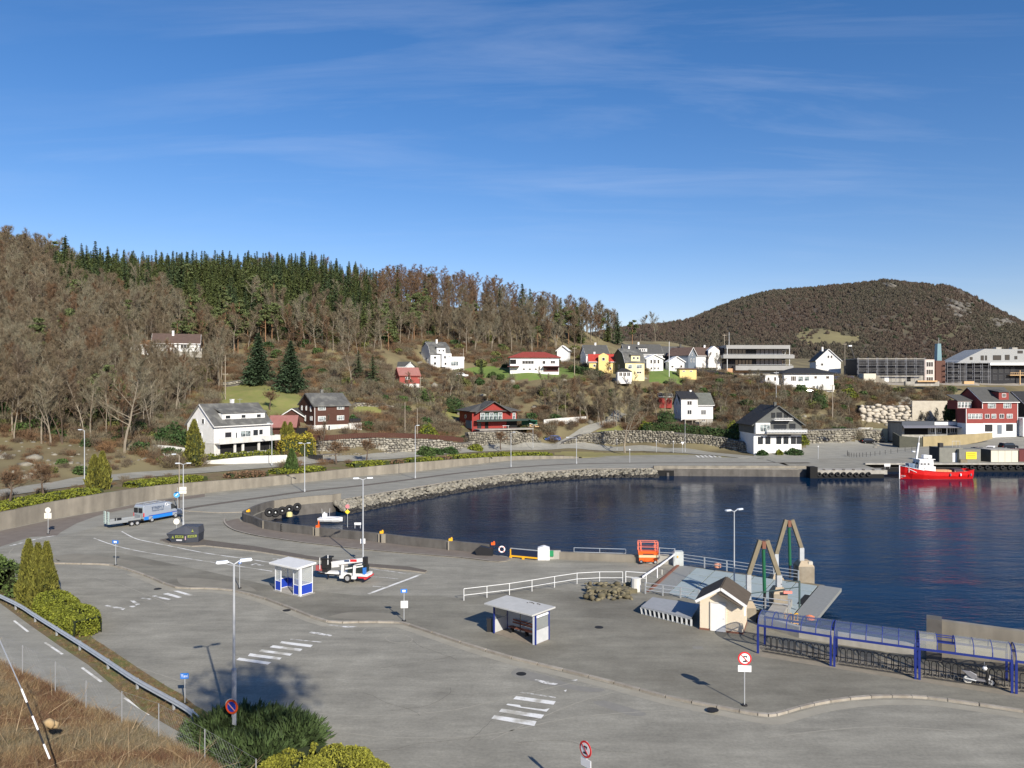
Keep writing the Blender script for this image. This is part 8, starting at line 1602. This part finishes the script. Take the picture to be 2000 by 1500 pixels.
for nm,lab,lst in(('birches','slender bare birch on the slope behind the blue estate car',[(1060+15*i+rt.uniform(-6,6),226+rt.uniform(0,8),rt.uniform(9,13))for i in range(13)]),('trees','bare tree in the thicket left of the white timber house',[(1165+11*i+rt.uniform(-8,8),228+rt.uniform(0,22),rt.uniform(7,11))for i in range(14)]),('trees2','bare tree behind the red and black chalet',[(865+14*i+rt.uniform(-5,5),228+rt.uniform(0,10),rt.uniform(6,10))for i in range(11)]),('trees3','bare tree in the bushes between the white timber house and the grey harbour house',[(1395+10*i+rt.uniform(-5,5),222+rt.uniform(0,26),rt.uniform(5,8.5))for i in range(16)]),('trees4','bare bushy tree on the slope right of the grey harbour house',[(1560+11*i+rt.uniform(-5,5),234+rt.uniform(0,14),rt.uniform(4,7))for i in range(12)]),('trees5','bare tree in the shrubby slope below the red cabin',[(690+15*i+rt.uniform(-8,8),205+rt.uniform(0,18),rt.uniform(5,8))for i in range(13)]),('trees6','small bare tree below the modern dark building',[(1345+12*i+rt.uniform(-5,5),240+rt.uniform(0,14),rt.uniform(4,7))for i in range(12)]),('trees7','bare tree before the white house with brown roof',[(1375,272,8),(1398,270,8.5),(1330,250,6)]),('trees8','bare shrub-like tree at the foot of the tall block wall',[(1790+9*i,243+rt.uniform(-2,2),rt.uniform(4.5,6.5))for i in range(8)])):
 for i,(px,Y,h)in enumerate(lst):
  p=at(px,Y)
  if any((p.x-ex)**2+(p.y-ey)**2<(er-1.0)**2 for ex,ey,er in EXCL)and nm!='trees7':continue
  single('bare',lab,px,Y,h,seed=i*3+len(nm),group='bare trees: '+lab.split(' ',3)[3],sx=1.05)
  # pollards
PO=bare_tree(555,4.2,1.6,26,1500,.05,.7,.5,1,.5,.16);pom=(mesh_parts('trunk',[np.concatenate(PO[:2])],[BARKD]),mesh_parts('crown',[PO[2]],[TWIGR]))
for lb,px,Y,z in(('leftmost pollarded tree on the hedge strip at the left edge',19,103,2.1),('second pollarded tree on the hedge strip at the left edge',85,109,2.2),('reddish round pollard below the stone wall, left one',657,160,1.9),('reddish round pollard below the stone wall, right one',716,165,1.9),('two-headed russet pollard in front of the chalet wall',978,200,1.4),('small russet tree in the field below the two big spruces',527,190,None)):
 p=at(px,Y);p.z=tzn(p.x,p.y)if z is None else z;t=thing('pollard_tree',lb,'tree',p,px);s=(1.0 if px<100 else .95);t.scale=(s*1.1,s*1.1,s);inst(pom[0],'trunk',parent=t);inst(pom[1],'crown',parent=t)
 # ---- hedges and bushes
def hedge(name,label,pts,w,h,m,n=None,leaf=.22,dens=26,cat='hedge',core=CORE,round_=.35,seed=1,z=None):
 r=np.random.RandomState(seed);P=smooth_path(pts,4);L=offset(P,1.0);t=thing(name,label,cat,P[0]);O=P[0];seg=[(P[i+1]-P[i]).length for i in range(len(P)-1)];tot=sum(seg);per=2*h+w;n=n or int(tot*per*dens/(leaf/.22)**2*.95)
 cum=np.cumsum([0]+seg);u=r.uniform(0,tot,n);C=[]
 for uu in u:
  i=min(np.searchsorted(cum,uu)-1,len(seg)-1);i=max(i,0);f=(uu-cum[i])/seg[i];p=P[i].lerp(P[i+1],f);nn=(L[i]-P[i]);a=r.uniform(-.1,PI+.1);ww=w/2*(1+.12*math.sin(uu*1.3+seed)+.08*math.sin(uu*3.1));endf=min(1,min(uu,tot-uu)/(w*.5))**.5;endf=.35+.65*endf
  ca,sa=math.cos(a),math.sin(a);e=.55;dx=math.copysign(abs(ca)**e,ca)*ww*endf;dz=abs(sa)**e*h*(.35+.65*endf**.6)*(1+.06*math.sin(uu*2.1+seed));k=r.uniform(.86,1.05)if endf>.8 else r.uniform(.15,1.0);q=p+nn*dx*k;C.append((q.x-O.x,q.y-O.y,q.z-O.z+dz*k))
 tri_obj('foliage',tri_cloud(np.array(C),leaf,r),m,t);b=MB();n_=len(P)
 for i in range(1,n_-2):
  for s in(-1,1):b.quad(P[i]-O+(L[i]-P[i])*s*w*.36,P[i+1]-O+(L[i+1]-P[i+1])*s*w*.36,P[i+1]-O+(L[i+1]-P[i+1])*s*w*.33+Vector((0,0,h*.78)),P[i]-O+(L[i]-P[i])*s*w*.33+Vector((0,0,h*.78)))
  b.quad(P[i]-O+(L[i]-P[i])*w*.33+Vector((0,0,h*.78)),P[i+1]-O+(L[i+1]-P[i+1])*w*.33+Vector((0,0,h*.78)),P[i+1]-O-(L[i+1]-P[i+1])*w*.33+Vector((0,0,h*.78)),P[i]-O-(L[i]-P[i])*w*.33+Vector((0,0,h*.78)))
 b.obj('inner_stems',core,t);return t
def wstrip(px,dy,dz=-.02):
 "a point on the planting strip, dy metres behind the retaining wall"
 y=float(np.interp(px,[a for a,_ in WALLB],[p.y for p in wall_path]))+dy;p=at(px,y);p.z=tzn(p.x,p.y)+dz;return p
for lb,a,c,w,h,dy in(('long flat yellow-green hedge on the retaining wall at the left edge',-40,195,4.6,.75,3.2),('flat green hedge on the wall between the thujas and the round shrubs',250,400,4.6,.8,3.2),('flat hedge on the wall below the clipped yellow hedge',528,632,4.4,.8,3.4),('low rounded hedge on the wall right of the first red pollard',682,756,4.6,.9,3.2),('flat green hedge on the wall below the round green bush',792,860,4.6,.8,3.6),('long green hedge on the wall in front of the chalet',880,1078,4.6,.9,3.8)):
 hedge('hedge',lb,[wstrip(lerp(a,c,i/6),dy)for i in range(7)],w,h,HEDG,leaf=.24 if a<300 else .34,dens=34,seed=int(a)%97)
hedge('shrub_row','reddish bare low shrubs on the retaining wall',[wstrip(lerp(440,520,i/4),2.6)for i in range(5)],4,.9,TWIGR,leaf=.3,dens=30);hedge('shrub_row','brown bare low shrubs on the wall between two hedges',[wstrip(lerp(762,790,i/3),2.6)for i in range(4)],3.6,.7,TWIGR,leaf=.3,dens=30);hedge('shrub_row','reddish gap of bare shrubs in the long hedge',[wstrip(lerp(858,882,i/3),2.8)for i in range(4)],3.6,.8,TWIGR,leaf=.3,dens=30)
hedge('hedge','tall clipped yellow-green hedge right of the white house',[at(541,163,2.6),at(580,164.5,2.8),at(617,166,2.8)],2.6,5.0,mat('yellow_hedge_leaves',(.27,.23,.025),.8,island=.45),leaf=.3,dens=30)
hedge('hedge','low hedge on the whitewashed garden wall of the white house',[at(378,150,3.0),at(420,150.5,3.3),at(480,154,3.4),at(545,158.5,3.4)],2.2,1.5,HEDG,leaf=.3)
hedge('hedge','long dark hedge on top of the stone wall before the white timber house',[at(1254,219.5,5.0),at(1300,218.6,5.0),at(1360,215.5,4.4),at(1415,212.5,3.7),at(1450,208,3.2)],2.2,2.3,HEDD,leaf=.36)
hedge('hedge','dark sloping hedge right of the white gabled shed',[on(1112,268),on(1150,262),on(1180,258)],2.4,2.4,HEDD,leaf=.4)
hedge('hedge','dark clipped hedge block at the left before the thuja group',[gp(-140,1108),gp(-60,1136),gp(22,1172)],2.6,2.9,mat('mid_hedge_leaves',(.07,.105,.025),.8,island=.5),leaf=.2,dens=36)
hedge('hedge','rounded green hedge between the guard rail and the car park',[gp(88,1186),gp(110,1201),gp(136,1219),gp(158,1233),gp(176,1243)],2.6,1.5,HEDG,leaf=.12,dens=85,seed=4)
hedge('hedge','bright yellow-green hedge at the bottom edge of the picture',[gp(520,1640),gp(580,1530),gp(612,1512),gp(675,1545),gp(790,1600)],4.0,.95,mat('bright_hedge_leaves',(.2,.2,.025),.8,island=.55),leaf=.09,dens=120,seed=5)
def column(label,px,py,h,R,m,z=.0,Y=None,n=2600,leaf=.16,base=None,seed=1,sq=.8,group=None):
 p=at(px,Y,z)if Y else gp(px,py,z);r=np.random.RandomState(seed);t=thing('conifer',label,'tree',p,0,group);t_=r.rand(n)**.85;a=r.uniform(0,2*PI,n);lobe=1+.14*np.sin(a*3+t_*9+seed)+.1*np.sin(a*5-t_*14)
 rad=R*(1-t_**1.6)**sq*(.75+.25*np.minimum(1,t_*5))*lobe*r.uniform(.82,1.06,n)+.05;C=np.stack([np.cos(a)*rad,np.sin(a)*rad,t_*h+.1],1);tri_obj('foliage',tri_cloud(C,leaf,r,np.stack([np.cos(a)*.5,np.sin(a)*.5,np.full(n,.9)],1),1.5),m,t)
 MB().lathe((0,0,0),(0,0,1),[(R*.2,0),(R*.72,h*.12),(R*.66,h*.45),(R*.4,h*.72),(.06,h*.93)],12).obj('inner_stems',CORE,t);return t
column('left of the three golden-green thujas by the guard rail',56,1186,5.5,.85,THUJ,n=5200,seed=1,group='three thujas by the guard rail');column('middle one of the three golden-green thujas by the guard rail',74,1187,5.2,.8,THUJ,n=5200,seed=2,group='three thujas by the guard rail');column('right of the three golden-green thujas by the guard rail',91,1186,5.3,.8,THUJ,n=5200,seed=3,group='three thujas by the guard rail')
for lb,px,Y,z,h,R,sd_ in(('left of two slim thujas at the end of the flat hedge',184,117.5,2.3,5.2,1.15,1),('right of two slim thujas at the end of the flat hedge',200,118.5,2.3,5.6,1.25,2),('tall green conifer at the corner of the white house',379,146.5,3.0,8.6,1.9,3),('dark conifer at the right corner of the white house',516,163,3.8,8.8,2.0,4),('left small conifer above the clipped yellow hedge',556,170,4.4,5.6,1.2,5),('right small conifer above the clipped yellow hedge',567,170.5,4.6,5.2,1.1,6),('conical green shrub on the retaining wall below the yellow hedge',570,145.5,1.7,4.3,1.15,7),('dark tall conifer beside the pale block wall',1856,240,7,6.5,2.2,8)):
 column(lb,px,0,h,R,THUJ if sd_ in(1,2,3,5,6)else HEDD if sd_ in(4,8)else BUSHG,z,Y,1700,.3,seed=sd_)
def bush(label,p,R,h,m,n=900,leaf=.3,seed=1,name='bush',group=None,core=True):
 r=np.random.RandomState(seed);t=thing(name,label,'bush',p,0,group);v=r.normal(size=(n,3));v/=np.linalg.norm(v,axis=1)[:,None];v[:,2]=np.abs(v[:,2]);k=r.uniform(.78,1.05,(n,1))*(1+.13*np.sin(v[:,:1]*6+seed)*np.cos(v[:,1:2]*5))
 tri_obj('foliage',tri_cloud(v*[R,R*.9,h]*k,leaf,r),m,t)
 if core:MB().lathe((0,0,0),(0,0,1),[(R*.7,0),(R*.72,h*.3),(R*.5,h*.7),(.1,h*.85)],10).obj('inner_stems',CORE,t)
 return t
bush('huge dark green shrub on the slope left of the white house',on(337,158),3.6,4.6,HEDD,2200,.34,1)
for i,(lb,px,Y,R,h,m)in enumerate((('round green bush below the stone wall by the tall lamp post',832,182,2.3,2.2,BUSHG),('small dark bush right of the round green bush',856,186,1.3,1.4,HEDD),('spreading dark bush row on the street bank',876,190,2.4,1.5,HEDD),('yellow-green mound left of the russet pollard',929,198,1.9,1.6,HEDG),('large yellow-green shrub left of the steep path',836,197,2.6,3.4,HEDG),('dark shrub behind the chalet corner',884,228,3.4,4.4,HEDD),('bushy green shrub near the top of the steep path',828,224,3.0,4.2,BUSHG),('left clipped bush before the low white house',1565,249,2.2,3.0,BUSHG),('right clipped olive bush before the low white house',1598,249,2.4,2.6,HEDG),('olive hedge bush right of the low white house',1657,258,3.0,3.2,HEDG),('round bush before the red-roofed bungalow',962,256,1.6,1.8,BUSHG),('dark shrub right of the white villa garage',937,250,1.6,2.0,HEDD),('green shrub above the rough stone wall',1598,242,3.0,4.6,HEDD),('olive shrub beside the grey harbour house wall',1437,216,3.2,4.6,HEDG),('dark bush on the slope above the grey harbour house',1475,230,2.4,3.2,HEDD),('green mound right of the grey harbour house',1562,214,2.4,2.8,HEDG),('dark low bush left before the grey house shopfront',1489,196.5,1.3,1.3,HEDD),('yellow-green bush before the grey house door',1522,196.5,.8,1.2,HEDG),('long dark bush right before the grey house shopfront',1551,197,2.2,1.5,HEDD),('olive shrub at the left end of the long dark hedge',1262,223,2.6,3.2,HEDG),('dark evergreen left of the white timber house',1302,226,3.2,5.2,HEDD),('evergreen right behind the pale yellow house',1195,248,1.8,2.2,BUSHG),('low shrub in the brown garden bank left of the white house',316,147,1.0,1.1,BUSHG),('dark shrub right of the brown house basement',690,186,1.6,2.6,HEDD))):
 p=onn(px,Y,-.1)
 bush(lb,p,R,h,m,800,.38,i+10)
 # low junipers around the near lamp post
for i,(px,py,R,h)in enumerate(((430,1440,1.9,1.15),(478,1436,2.0,1.3),(530,1440,2.0,1.3),(455,1475,1.8,1.0),(515,1480,2.0,1.0),(575,1452,1.6,1.3))):
 p=gp(px,py);r=np.random.RandomState(60+i);n=4200;v=r.normal(size=(n,3));v/=np.linalg.norm(v,axis=1)[:,None];v[:,2]=np.abs(v[:,2]);k=r.uniform(.55,1.08,(n,1));a=np.arctan2(v[:,1],v[:,0]);k=k*(1+.18*np.sin(a*7+i))[:,None]
 t=thing('juniper',('left','middle rear','right rear','front left','front middle','rightmost')[i]+' spreading dark juniper at the foot of the near lamp post','bush',p,0,'junipers round the near lamp post');ax=v+[0,0,.2];tri_obj('foliage',tri_cloud(v*[R,R*.9,h]*k,.13,r,ax,2.4),mat('juniper_needles',(.05,.08,.025),.8,island=.5),t)
b=MB();b.box(tuple(gp(490,1475)+Vector((0,0,.02))),(5.5,3.6,.04));struct(b.obj('planting_bed',VERGE))
# brushwood over the open slopes
rb_=np.random.RandomState(31);P=[];ID=[];SC=[];PG=[];IG=[]
for _ in range(13500):
 px=rb_.uniform(-40,1860);u=rb_.rand();y0=float(ymin(px))+8.5;y=y0+(300-y0)*u**1.1;x=(px-1000)/F*y;z=tzn(x,y);py=750+(H-z)*F/y
 if z<1.6 or blocked(x,y,px,py,.4):continue
 sy=np.interp(px,[a[0]for a in STREET],[a[1]for a in STREET])
 if px<1480 and abs(y-sy)<4.6:continue
 if px>1085 and px<1480 and y<np.interp(px,[1085,1200,1300,1400,1480],[222,225,222,216,212]):continue
 if px>1470 and y<224:continue
 if px>1680 and y<252:continue
 if abs(px-np.interp(y,[a[1]for a in LANE],[a[0]for a in LANE]))<20 and 208<y<244:continue
 if 918<px<1060 and 200<y<212:continue
 if 590<px<930 and y<sy+(14 if px<860 else 5)and rb_.rand()<.85:continue
 if px<320 and y<146 and rb_.rand()<.72:continue
 if 825<px<1290 and 738<py<800 and rb_.rand()<.6:continue
 if rb_.rand()<.045 or(px<360 and 148<y<165 and rb_.rand()<.18):PG.append((x,y,z-.2));IG.append(rb_.randint(0,3));continue
 P.append((x,y,z-.1));ID.append(int(np.clip(rb_.normal(2.2+1.6*math.sin(x*.05)*math.cos(y*.07),1.4),0,5)));SC.append(rb_.uniform(.45,1.15)*(.6 if(px<320 and y<146)else 1))
scatter('brushwood',P,rb_.uniform(0,6,len(P)),SC,ID,SH,'brown bare brushwood on the slopes');scatter('evergreen_scrub',PG,rb_.uniform(0,6,len(PG)),rb_.uniform(.6,1.6,len(PG)),IG,GB_,'evergreen scrub on the slopes')
P=[]
for _ in range(170):
 px=rb_.uniform(-30,330);y=float(ymin(px))+rb_.uniform(22,48);x=(px-1000)/F*y;P.append(((x,y,tzn(x,y)-.1),rb_.uniform(.15,.55)*(2.2 if rb_.rand()<.06 else 1)))
for _ in range(260):
 px=rb_.uniform(760,1760);y=rb_.uniform(215,300);x=(px-1000)/F*y
 if blocked(x,y,px,750+(H-tzn(x,y))*F/y,0):continue
 P.append(((x,y,tzn(x,y)),rb_.uniform(.4,1.3)))
o=rocks('scattered_rocks',P,ROCK);o['kind']='stuff'
for k,(px,Y,s)in enumerate(((8,134,2.0),(68,136,2.6),(52,131,1.5))):
 p=onn(px,Y);o=rocks('boulder',[((0,0,0),s*.8)],ROCK,.5);o.location=p;tag(o,('pale boulder at the wood edge, at the left picture edge','largest pale boulder at the wood edge on the left slope','small pale boulder below the largest one on the left slope')[k],'boulder')
 # tufts of dry grass on the slope above the hedge strip and dry reeds
TU=[]
for k,(m_,L0)in enumerate(((DRYG,.55),(DRYB,.45),(mat('grey_grass',(.2,.165,.105),.9,island=.5),.6),(mat('olive_grass',(.12,.125,.045),.9,island=.5),.3))):
 r=np.random.RandomState(500+k);n=46;bs=r.normal(size=(n,3))*[.16,.16,0];d=r.normal(size=(n,3))*.7;d[:,2]=np.abs(d[:,2])+.45;d/=np.linalg.norm(d,axis=1)[:,None];pw=np.cross(d,r.normal(size=(n,3)));pw/=np.linalg.norm(pw,axis=1)[:,None];L=r.uniform(.4,1.1,(n,1))*L0
 TU.append(mesh_parts('tuft',[np.stack([bs-pw*.008,bs+pw*.008,bs+d*L],1).reshape(-1,3)],[m_]))
 # near bank below the viewpoint
CR=[(-200,1215,40),(-60,1275,36),(0,1300,34),(44,1318,33),(108,1352,32),(168,1388,31),(238,1412,30),(310,1440,29),(400,1493,27),(480,1548,25.5),(600,1640,24)]
cr=smooth_path([at(a,Y,zat(py,Y))for a,py,Y in CR],3);rows=[[p+Vector((-1.5,5.5,-p.z-.2))for p in cr],[p+Vector((-.5,1.6,-1.6))for p in cr],cr]
for f,dz in((.86,1.0),(.72,2.0),(.55,3.2),(.35,4.0),(.1,4.2)):rows.append([Vector((p.x*(f+(1-f)*.9),p.y*f,p.z+dz))for p in cr])
b=MB();NB=len(cr)
for r_ in rows:b.v+=[(p.x,p.y,p.z+(RNG.uniform(-.12,.12)if r_ is not rows[0]else 0))for p in r_]
for i in range(len(rows)-1):
 for j in range(NB-1):b.f.append((i*NB+j,i*NB+j+1,(i+1)*NB+j+1,(i+1)*NB+j));b.mi.append(0)
BANKM=mat('bank_litter',(.13,.085,.05),.95,c2=(.075,.055,.035),ns=1.2,coord='World',det=9,c3=(.26,.19,.1),ns3=.5,bump=.8,bs=7)
o=b.obj('grass_bank',BANKM);bm_=[tuple(v)for v in b.v];struct(o)
rg_=np.random.RandomState(41);P=[];ID=[]
for _ in range(26000):
 i=rg_.randint(1,len(rows)-2);j=rg_.randint(0,NB-1);u,v=rg_.rand(2);A0,A1,A2,A3=(np.array(bm_[k])for k in(i*NB+j,i*NB+j+1,(i+1)*NB+j+1,(i+1)*NB+j));q=(A0*(1-u)+A1*u)*(1-v)+(A3*(1-u)+A2*u)*v
 if q[1]<12:continue
 px=1000+q[0]/q[1]*F;py=750+(H-q[2])/q[1]*F
 if px<-120 or py>1640:continue
 P.append(q-[0,0,.04]);nz=math.sin(q[0]*.9+2*math.sin(q[1]*.6))+rg_.normal()*.7;ID.append(1 if nz>.55 else 0 if nz>-.3 else 2 if nz>-1.5 else 3)
scatter('dry_grass',P,rg_.uniform(0,6,len(P)),rg_.uniform(.35,.85,len(P)),ID,TU,'dry grass and dead bracken on the near bank')
# grass along verge
P=[]
for _ in range(3800):
 u=rg_.rand()*(len(re_)-1);i=int(u);j=min(i,len(VE)-2);k_=rg_.rand();a_=re_[i].lerp(re_[i+1],u-i);uu=(1-u/(len(re_)-1))*(len(VE)-1);c_=VE[int(uu)].lerp(VE[min(int(uu)+1,len(VE)-1)],uu-int(uu));p=a_.lerp(c_,rg_.uniform(.08,.95));P.append((p.x,p.y,.02))
scatter('verge_grass',P,rg_.uniform(0,6,len(P)),rg_.uniform(.2,.5,len(P)),rg_.choice([0,1,3,3],len(P)),TU,'short grass along the guard rail')
# things on the bank
p=at(97,25.5,zat(1418,25.5));t=thing('tree_stump','pale weathered stump lying in the dry grass of the bank','stump',p);o=rocks('stump',[((0,0,.08),.19),((.08,.1,-.02),.15)],mat('pale_wood',(.5,.37,.2),.95,c2=(.3,.2,.1),ns=7),1.25,parent=t)
A_=at(97,21.5,zat(1482,21.5));B_=at(42,22.5,zat(1346,22.5));t=thing('snow_pole','leaning black and white striped pole in the dry grass','pole',A_)
for i in range(5):part(t,'white_band' if i%2==0 else 'black_band',SIGNW if i%2==0 else BLACK,lambda b:b.tube((B_-A_)*(i/5),(B_-A_)*((i+1)/5),.026,n=8))
t=thing('stay_wire','long thin stay wire rising from the striped pole to the left edge','wire',B_);part(t,'wire',STEEL,lambda b:b.tube((0,0,0),at(-12,24.5,zat(1225,24.5))-B_,.014,n=5))
fp_=[(-60,1285,34.5,68),(44,1322,33,62),(108,1350,32,58),(168,1391,31,62),(238,1412,30,62),(310,1440,29,66),(400,1496,27,72),(500,1560,25.2,78)]
fb=[at(a,Y,zat(py,Y))for a,py,Y,h in fp_];ft=[at(a,Y,zat(py-h,Y))for a,py,Y,h in fp_];FW=mat('dull_fence_wire',(.3,.305,.31),.6,.2);t=thing('wire_fence','thin wire mesh fence with grey posts along the bank above the lower road','fence',fb[0]);O=fb[0]
for p,q in zip(fb,ft):part(t,'post',FW,lambda b:b.tube(p-O-Vector((0,0,.4)),q-O,.022,n=6))
def net(b):
 for i in range(len(fb)-1):
  for k in range(3):f=(.02,.5,1)[k];b.tube((fb[i]-O).lerp(ft[i]-O,f),(fb[i+1]-O).lerp(ft[i+1]-O,f),.005,n=3)
  L=(fb[i+1]-fb[i]).length;n=int(L/.2)
  for k in range(n):
   for s in(1,-1):
    u0=k/n;u1=(k+s*6)/n
    if not 0<=u1<=1:continue
    b.tube((fb[i]-O).lerp(fb[i+1]-O,u0),(ft[i]-O).lerp(ft[i+1]-O,u1),.0016,n=3,caps=False)
part(t,'wire_mesh',FW,net)['kind']='stuff'
for k,(px,Y)in enumerate(((690,185),)):pass
# the tree behind the viewpoint whose shade falls on the car park
a,_=conifer(990,17,1,8,4,3);r=np.random.RandomState(9);v=r.normal(size=(2600,3));v/=np.linalg.norm(v,axis=1)[:,None];c=tri_cloud(v[:1500]*[3.2,3.2,2.3]*r.uniform(.2,1.25,(1500,1))+[0,0,19.6],.38,r);t=thing('spruce_tree','broad tree standing behind the viewpoint, out of the picture','tree',(9.0,-4.5,12));inst(mesh_parts('trunk',[a],[BARKD]),'trunk',parent=t);inst(mesh_parts('crown',[c],[SPR]),'crown',parent=t)
# trees of the far hill
FH=[]
for k,m_ in enumerate((mat('far_twigs',(.11,.088,.066),.95,island=.22),mat('far_twigs_grey',(.108,.096,.07),.95,island=.22),mat('far_twigs_red',(.11,.082,.064),.95,island=.22),mat('far_green',(.05,.065,.035),.95,island=.4))):
 r=np.random.RandomState(700+k);n=150;v=r.normal(size=(n,3));v/=np.linalg.norm(v,axis=1)[:,None];v[:,2]=np.abs(v[:,2]);C=v*[3.4,3.4,5.5]*r.uniform(.5,1.05,(n,1))+[0,0,1];FH.append(mesh_parts('far_tree',[tri_cloud(C,.85,r,np.array([[0,0,1.0]]),2.2)],[m_]))
P=[];ID=[];rh=np.random.RandomState(71)
cragp=lambda px,py:max(math.exp(-((px-1872)/30)**2-((py-602)/17)**2),math.exp(-((px-1952)/26)**2-((py-630)/8)**2),math.exp(-((px-1738)/14)**2-((py-559)/6)**2))
for _ in range(21000):
 px=rh.uniform(1150,2120);y=rh.uniform(506,870);i=(px-hp[0])/(hp[1]-hp[0]);j=(y-hy[0])/(hy[1]-hy[0]);i0,j0=int(i),int(j);z=ZH[i0,j0]*(1-(i-i0))*(1-(j-j0))+ZH[i0+1,j0]*(i-i0)*(1-(j-j0))+ZH[i0,j0+1]*(1-(i-i0))*(j-j0)+ZH[i0+1,j0+1]*(i-i0)*(j-j0)
 pz=750+(H-z)/y*F
 if cragp(px,pz)>rh.rand()*1.3 or(inpoly(np.array([px]),np.array([pz]),MEAD)[0]and rh.rand()<.93):continue
 P.append(((px-1000)/F*y,y,z-.8));q_=math.sin(px*.021+1.3*math.sin(y*.013))+math.sin(y*.031+px*.008)+rh.normal()*.8;ID.append(3 if rh.rand()<.03 else 2 if q_>.9 else 0 if q_>-.4 else 1)
scatter('hill_wood',P,rh.uniform(0,6,len(P)),rh.uniform(.3,.62,len(P)),ID,FH,'bare wood covering the far hill')
P=[]
for _ in range(60000):
 px,y=rh.uniform(1700,2000),rh.uniform(560,800);i=(px-hp[0])/(hp[1]-hp[0]);j=(y-hy[0])/(hy[1]-hy[0]);z=ZH[int(i),int(j)]
 if cragp(px,750+(H-z)/y*F)>.3+rh.rand()*.9 and rh.rand()<.16:P.append(((px-1000)/F*y,y,z));P[-1]=(P[-1],rh.uniform(1.0,3.4))
o=rocks('hill_crags',P,mat('crag_rock',(.17,.16,.14),.95,c2=(.09,.085,.075),ns=.2,island=.3,coord='World'),.8);o['kind']='stuff'
r=np.random.RandomState(21);TW=[]
for k in range(420):
 i=r.randint(1,len(rows)-3);j=r.randint(0,NB-1);q=np.array(bm_[i*NB+j])*r.rand()+0;u,v=r.rand(2);A0,A1,A2,A3=(np.array(bm_[m_])for m_ in(i*NB+j,i*NB+j+1,(i+1)*NB+j+1,(i+1)*NB+j));q=(A0*(1-u)+A1*u)*(1-v)+(A3*(1-u)+A2*u)*v
 if q[1]<14:continue
 d=r.normal(size=3);d[2]=abs(d[2])*.5+.12;d/=np.linalg.norm(d);L=r.uniform(.4,1.5);TW.append((q,q+d*L,.012,.004));e=q+d*L*.6;d2=d+r.normal(size=3)*.6;TW.append((e,e+d2*L*.35,.006,.002))
tri_obj('dead_stems',tube_tris(TW,3),mat('dead_stem',(.3,.22,.13),.9,island=.5))['kind']='stuff'
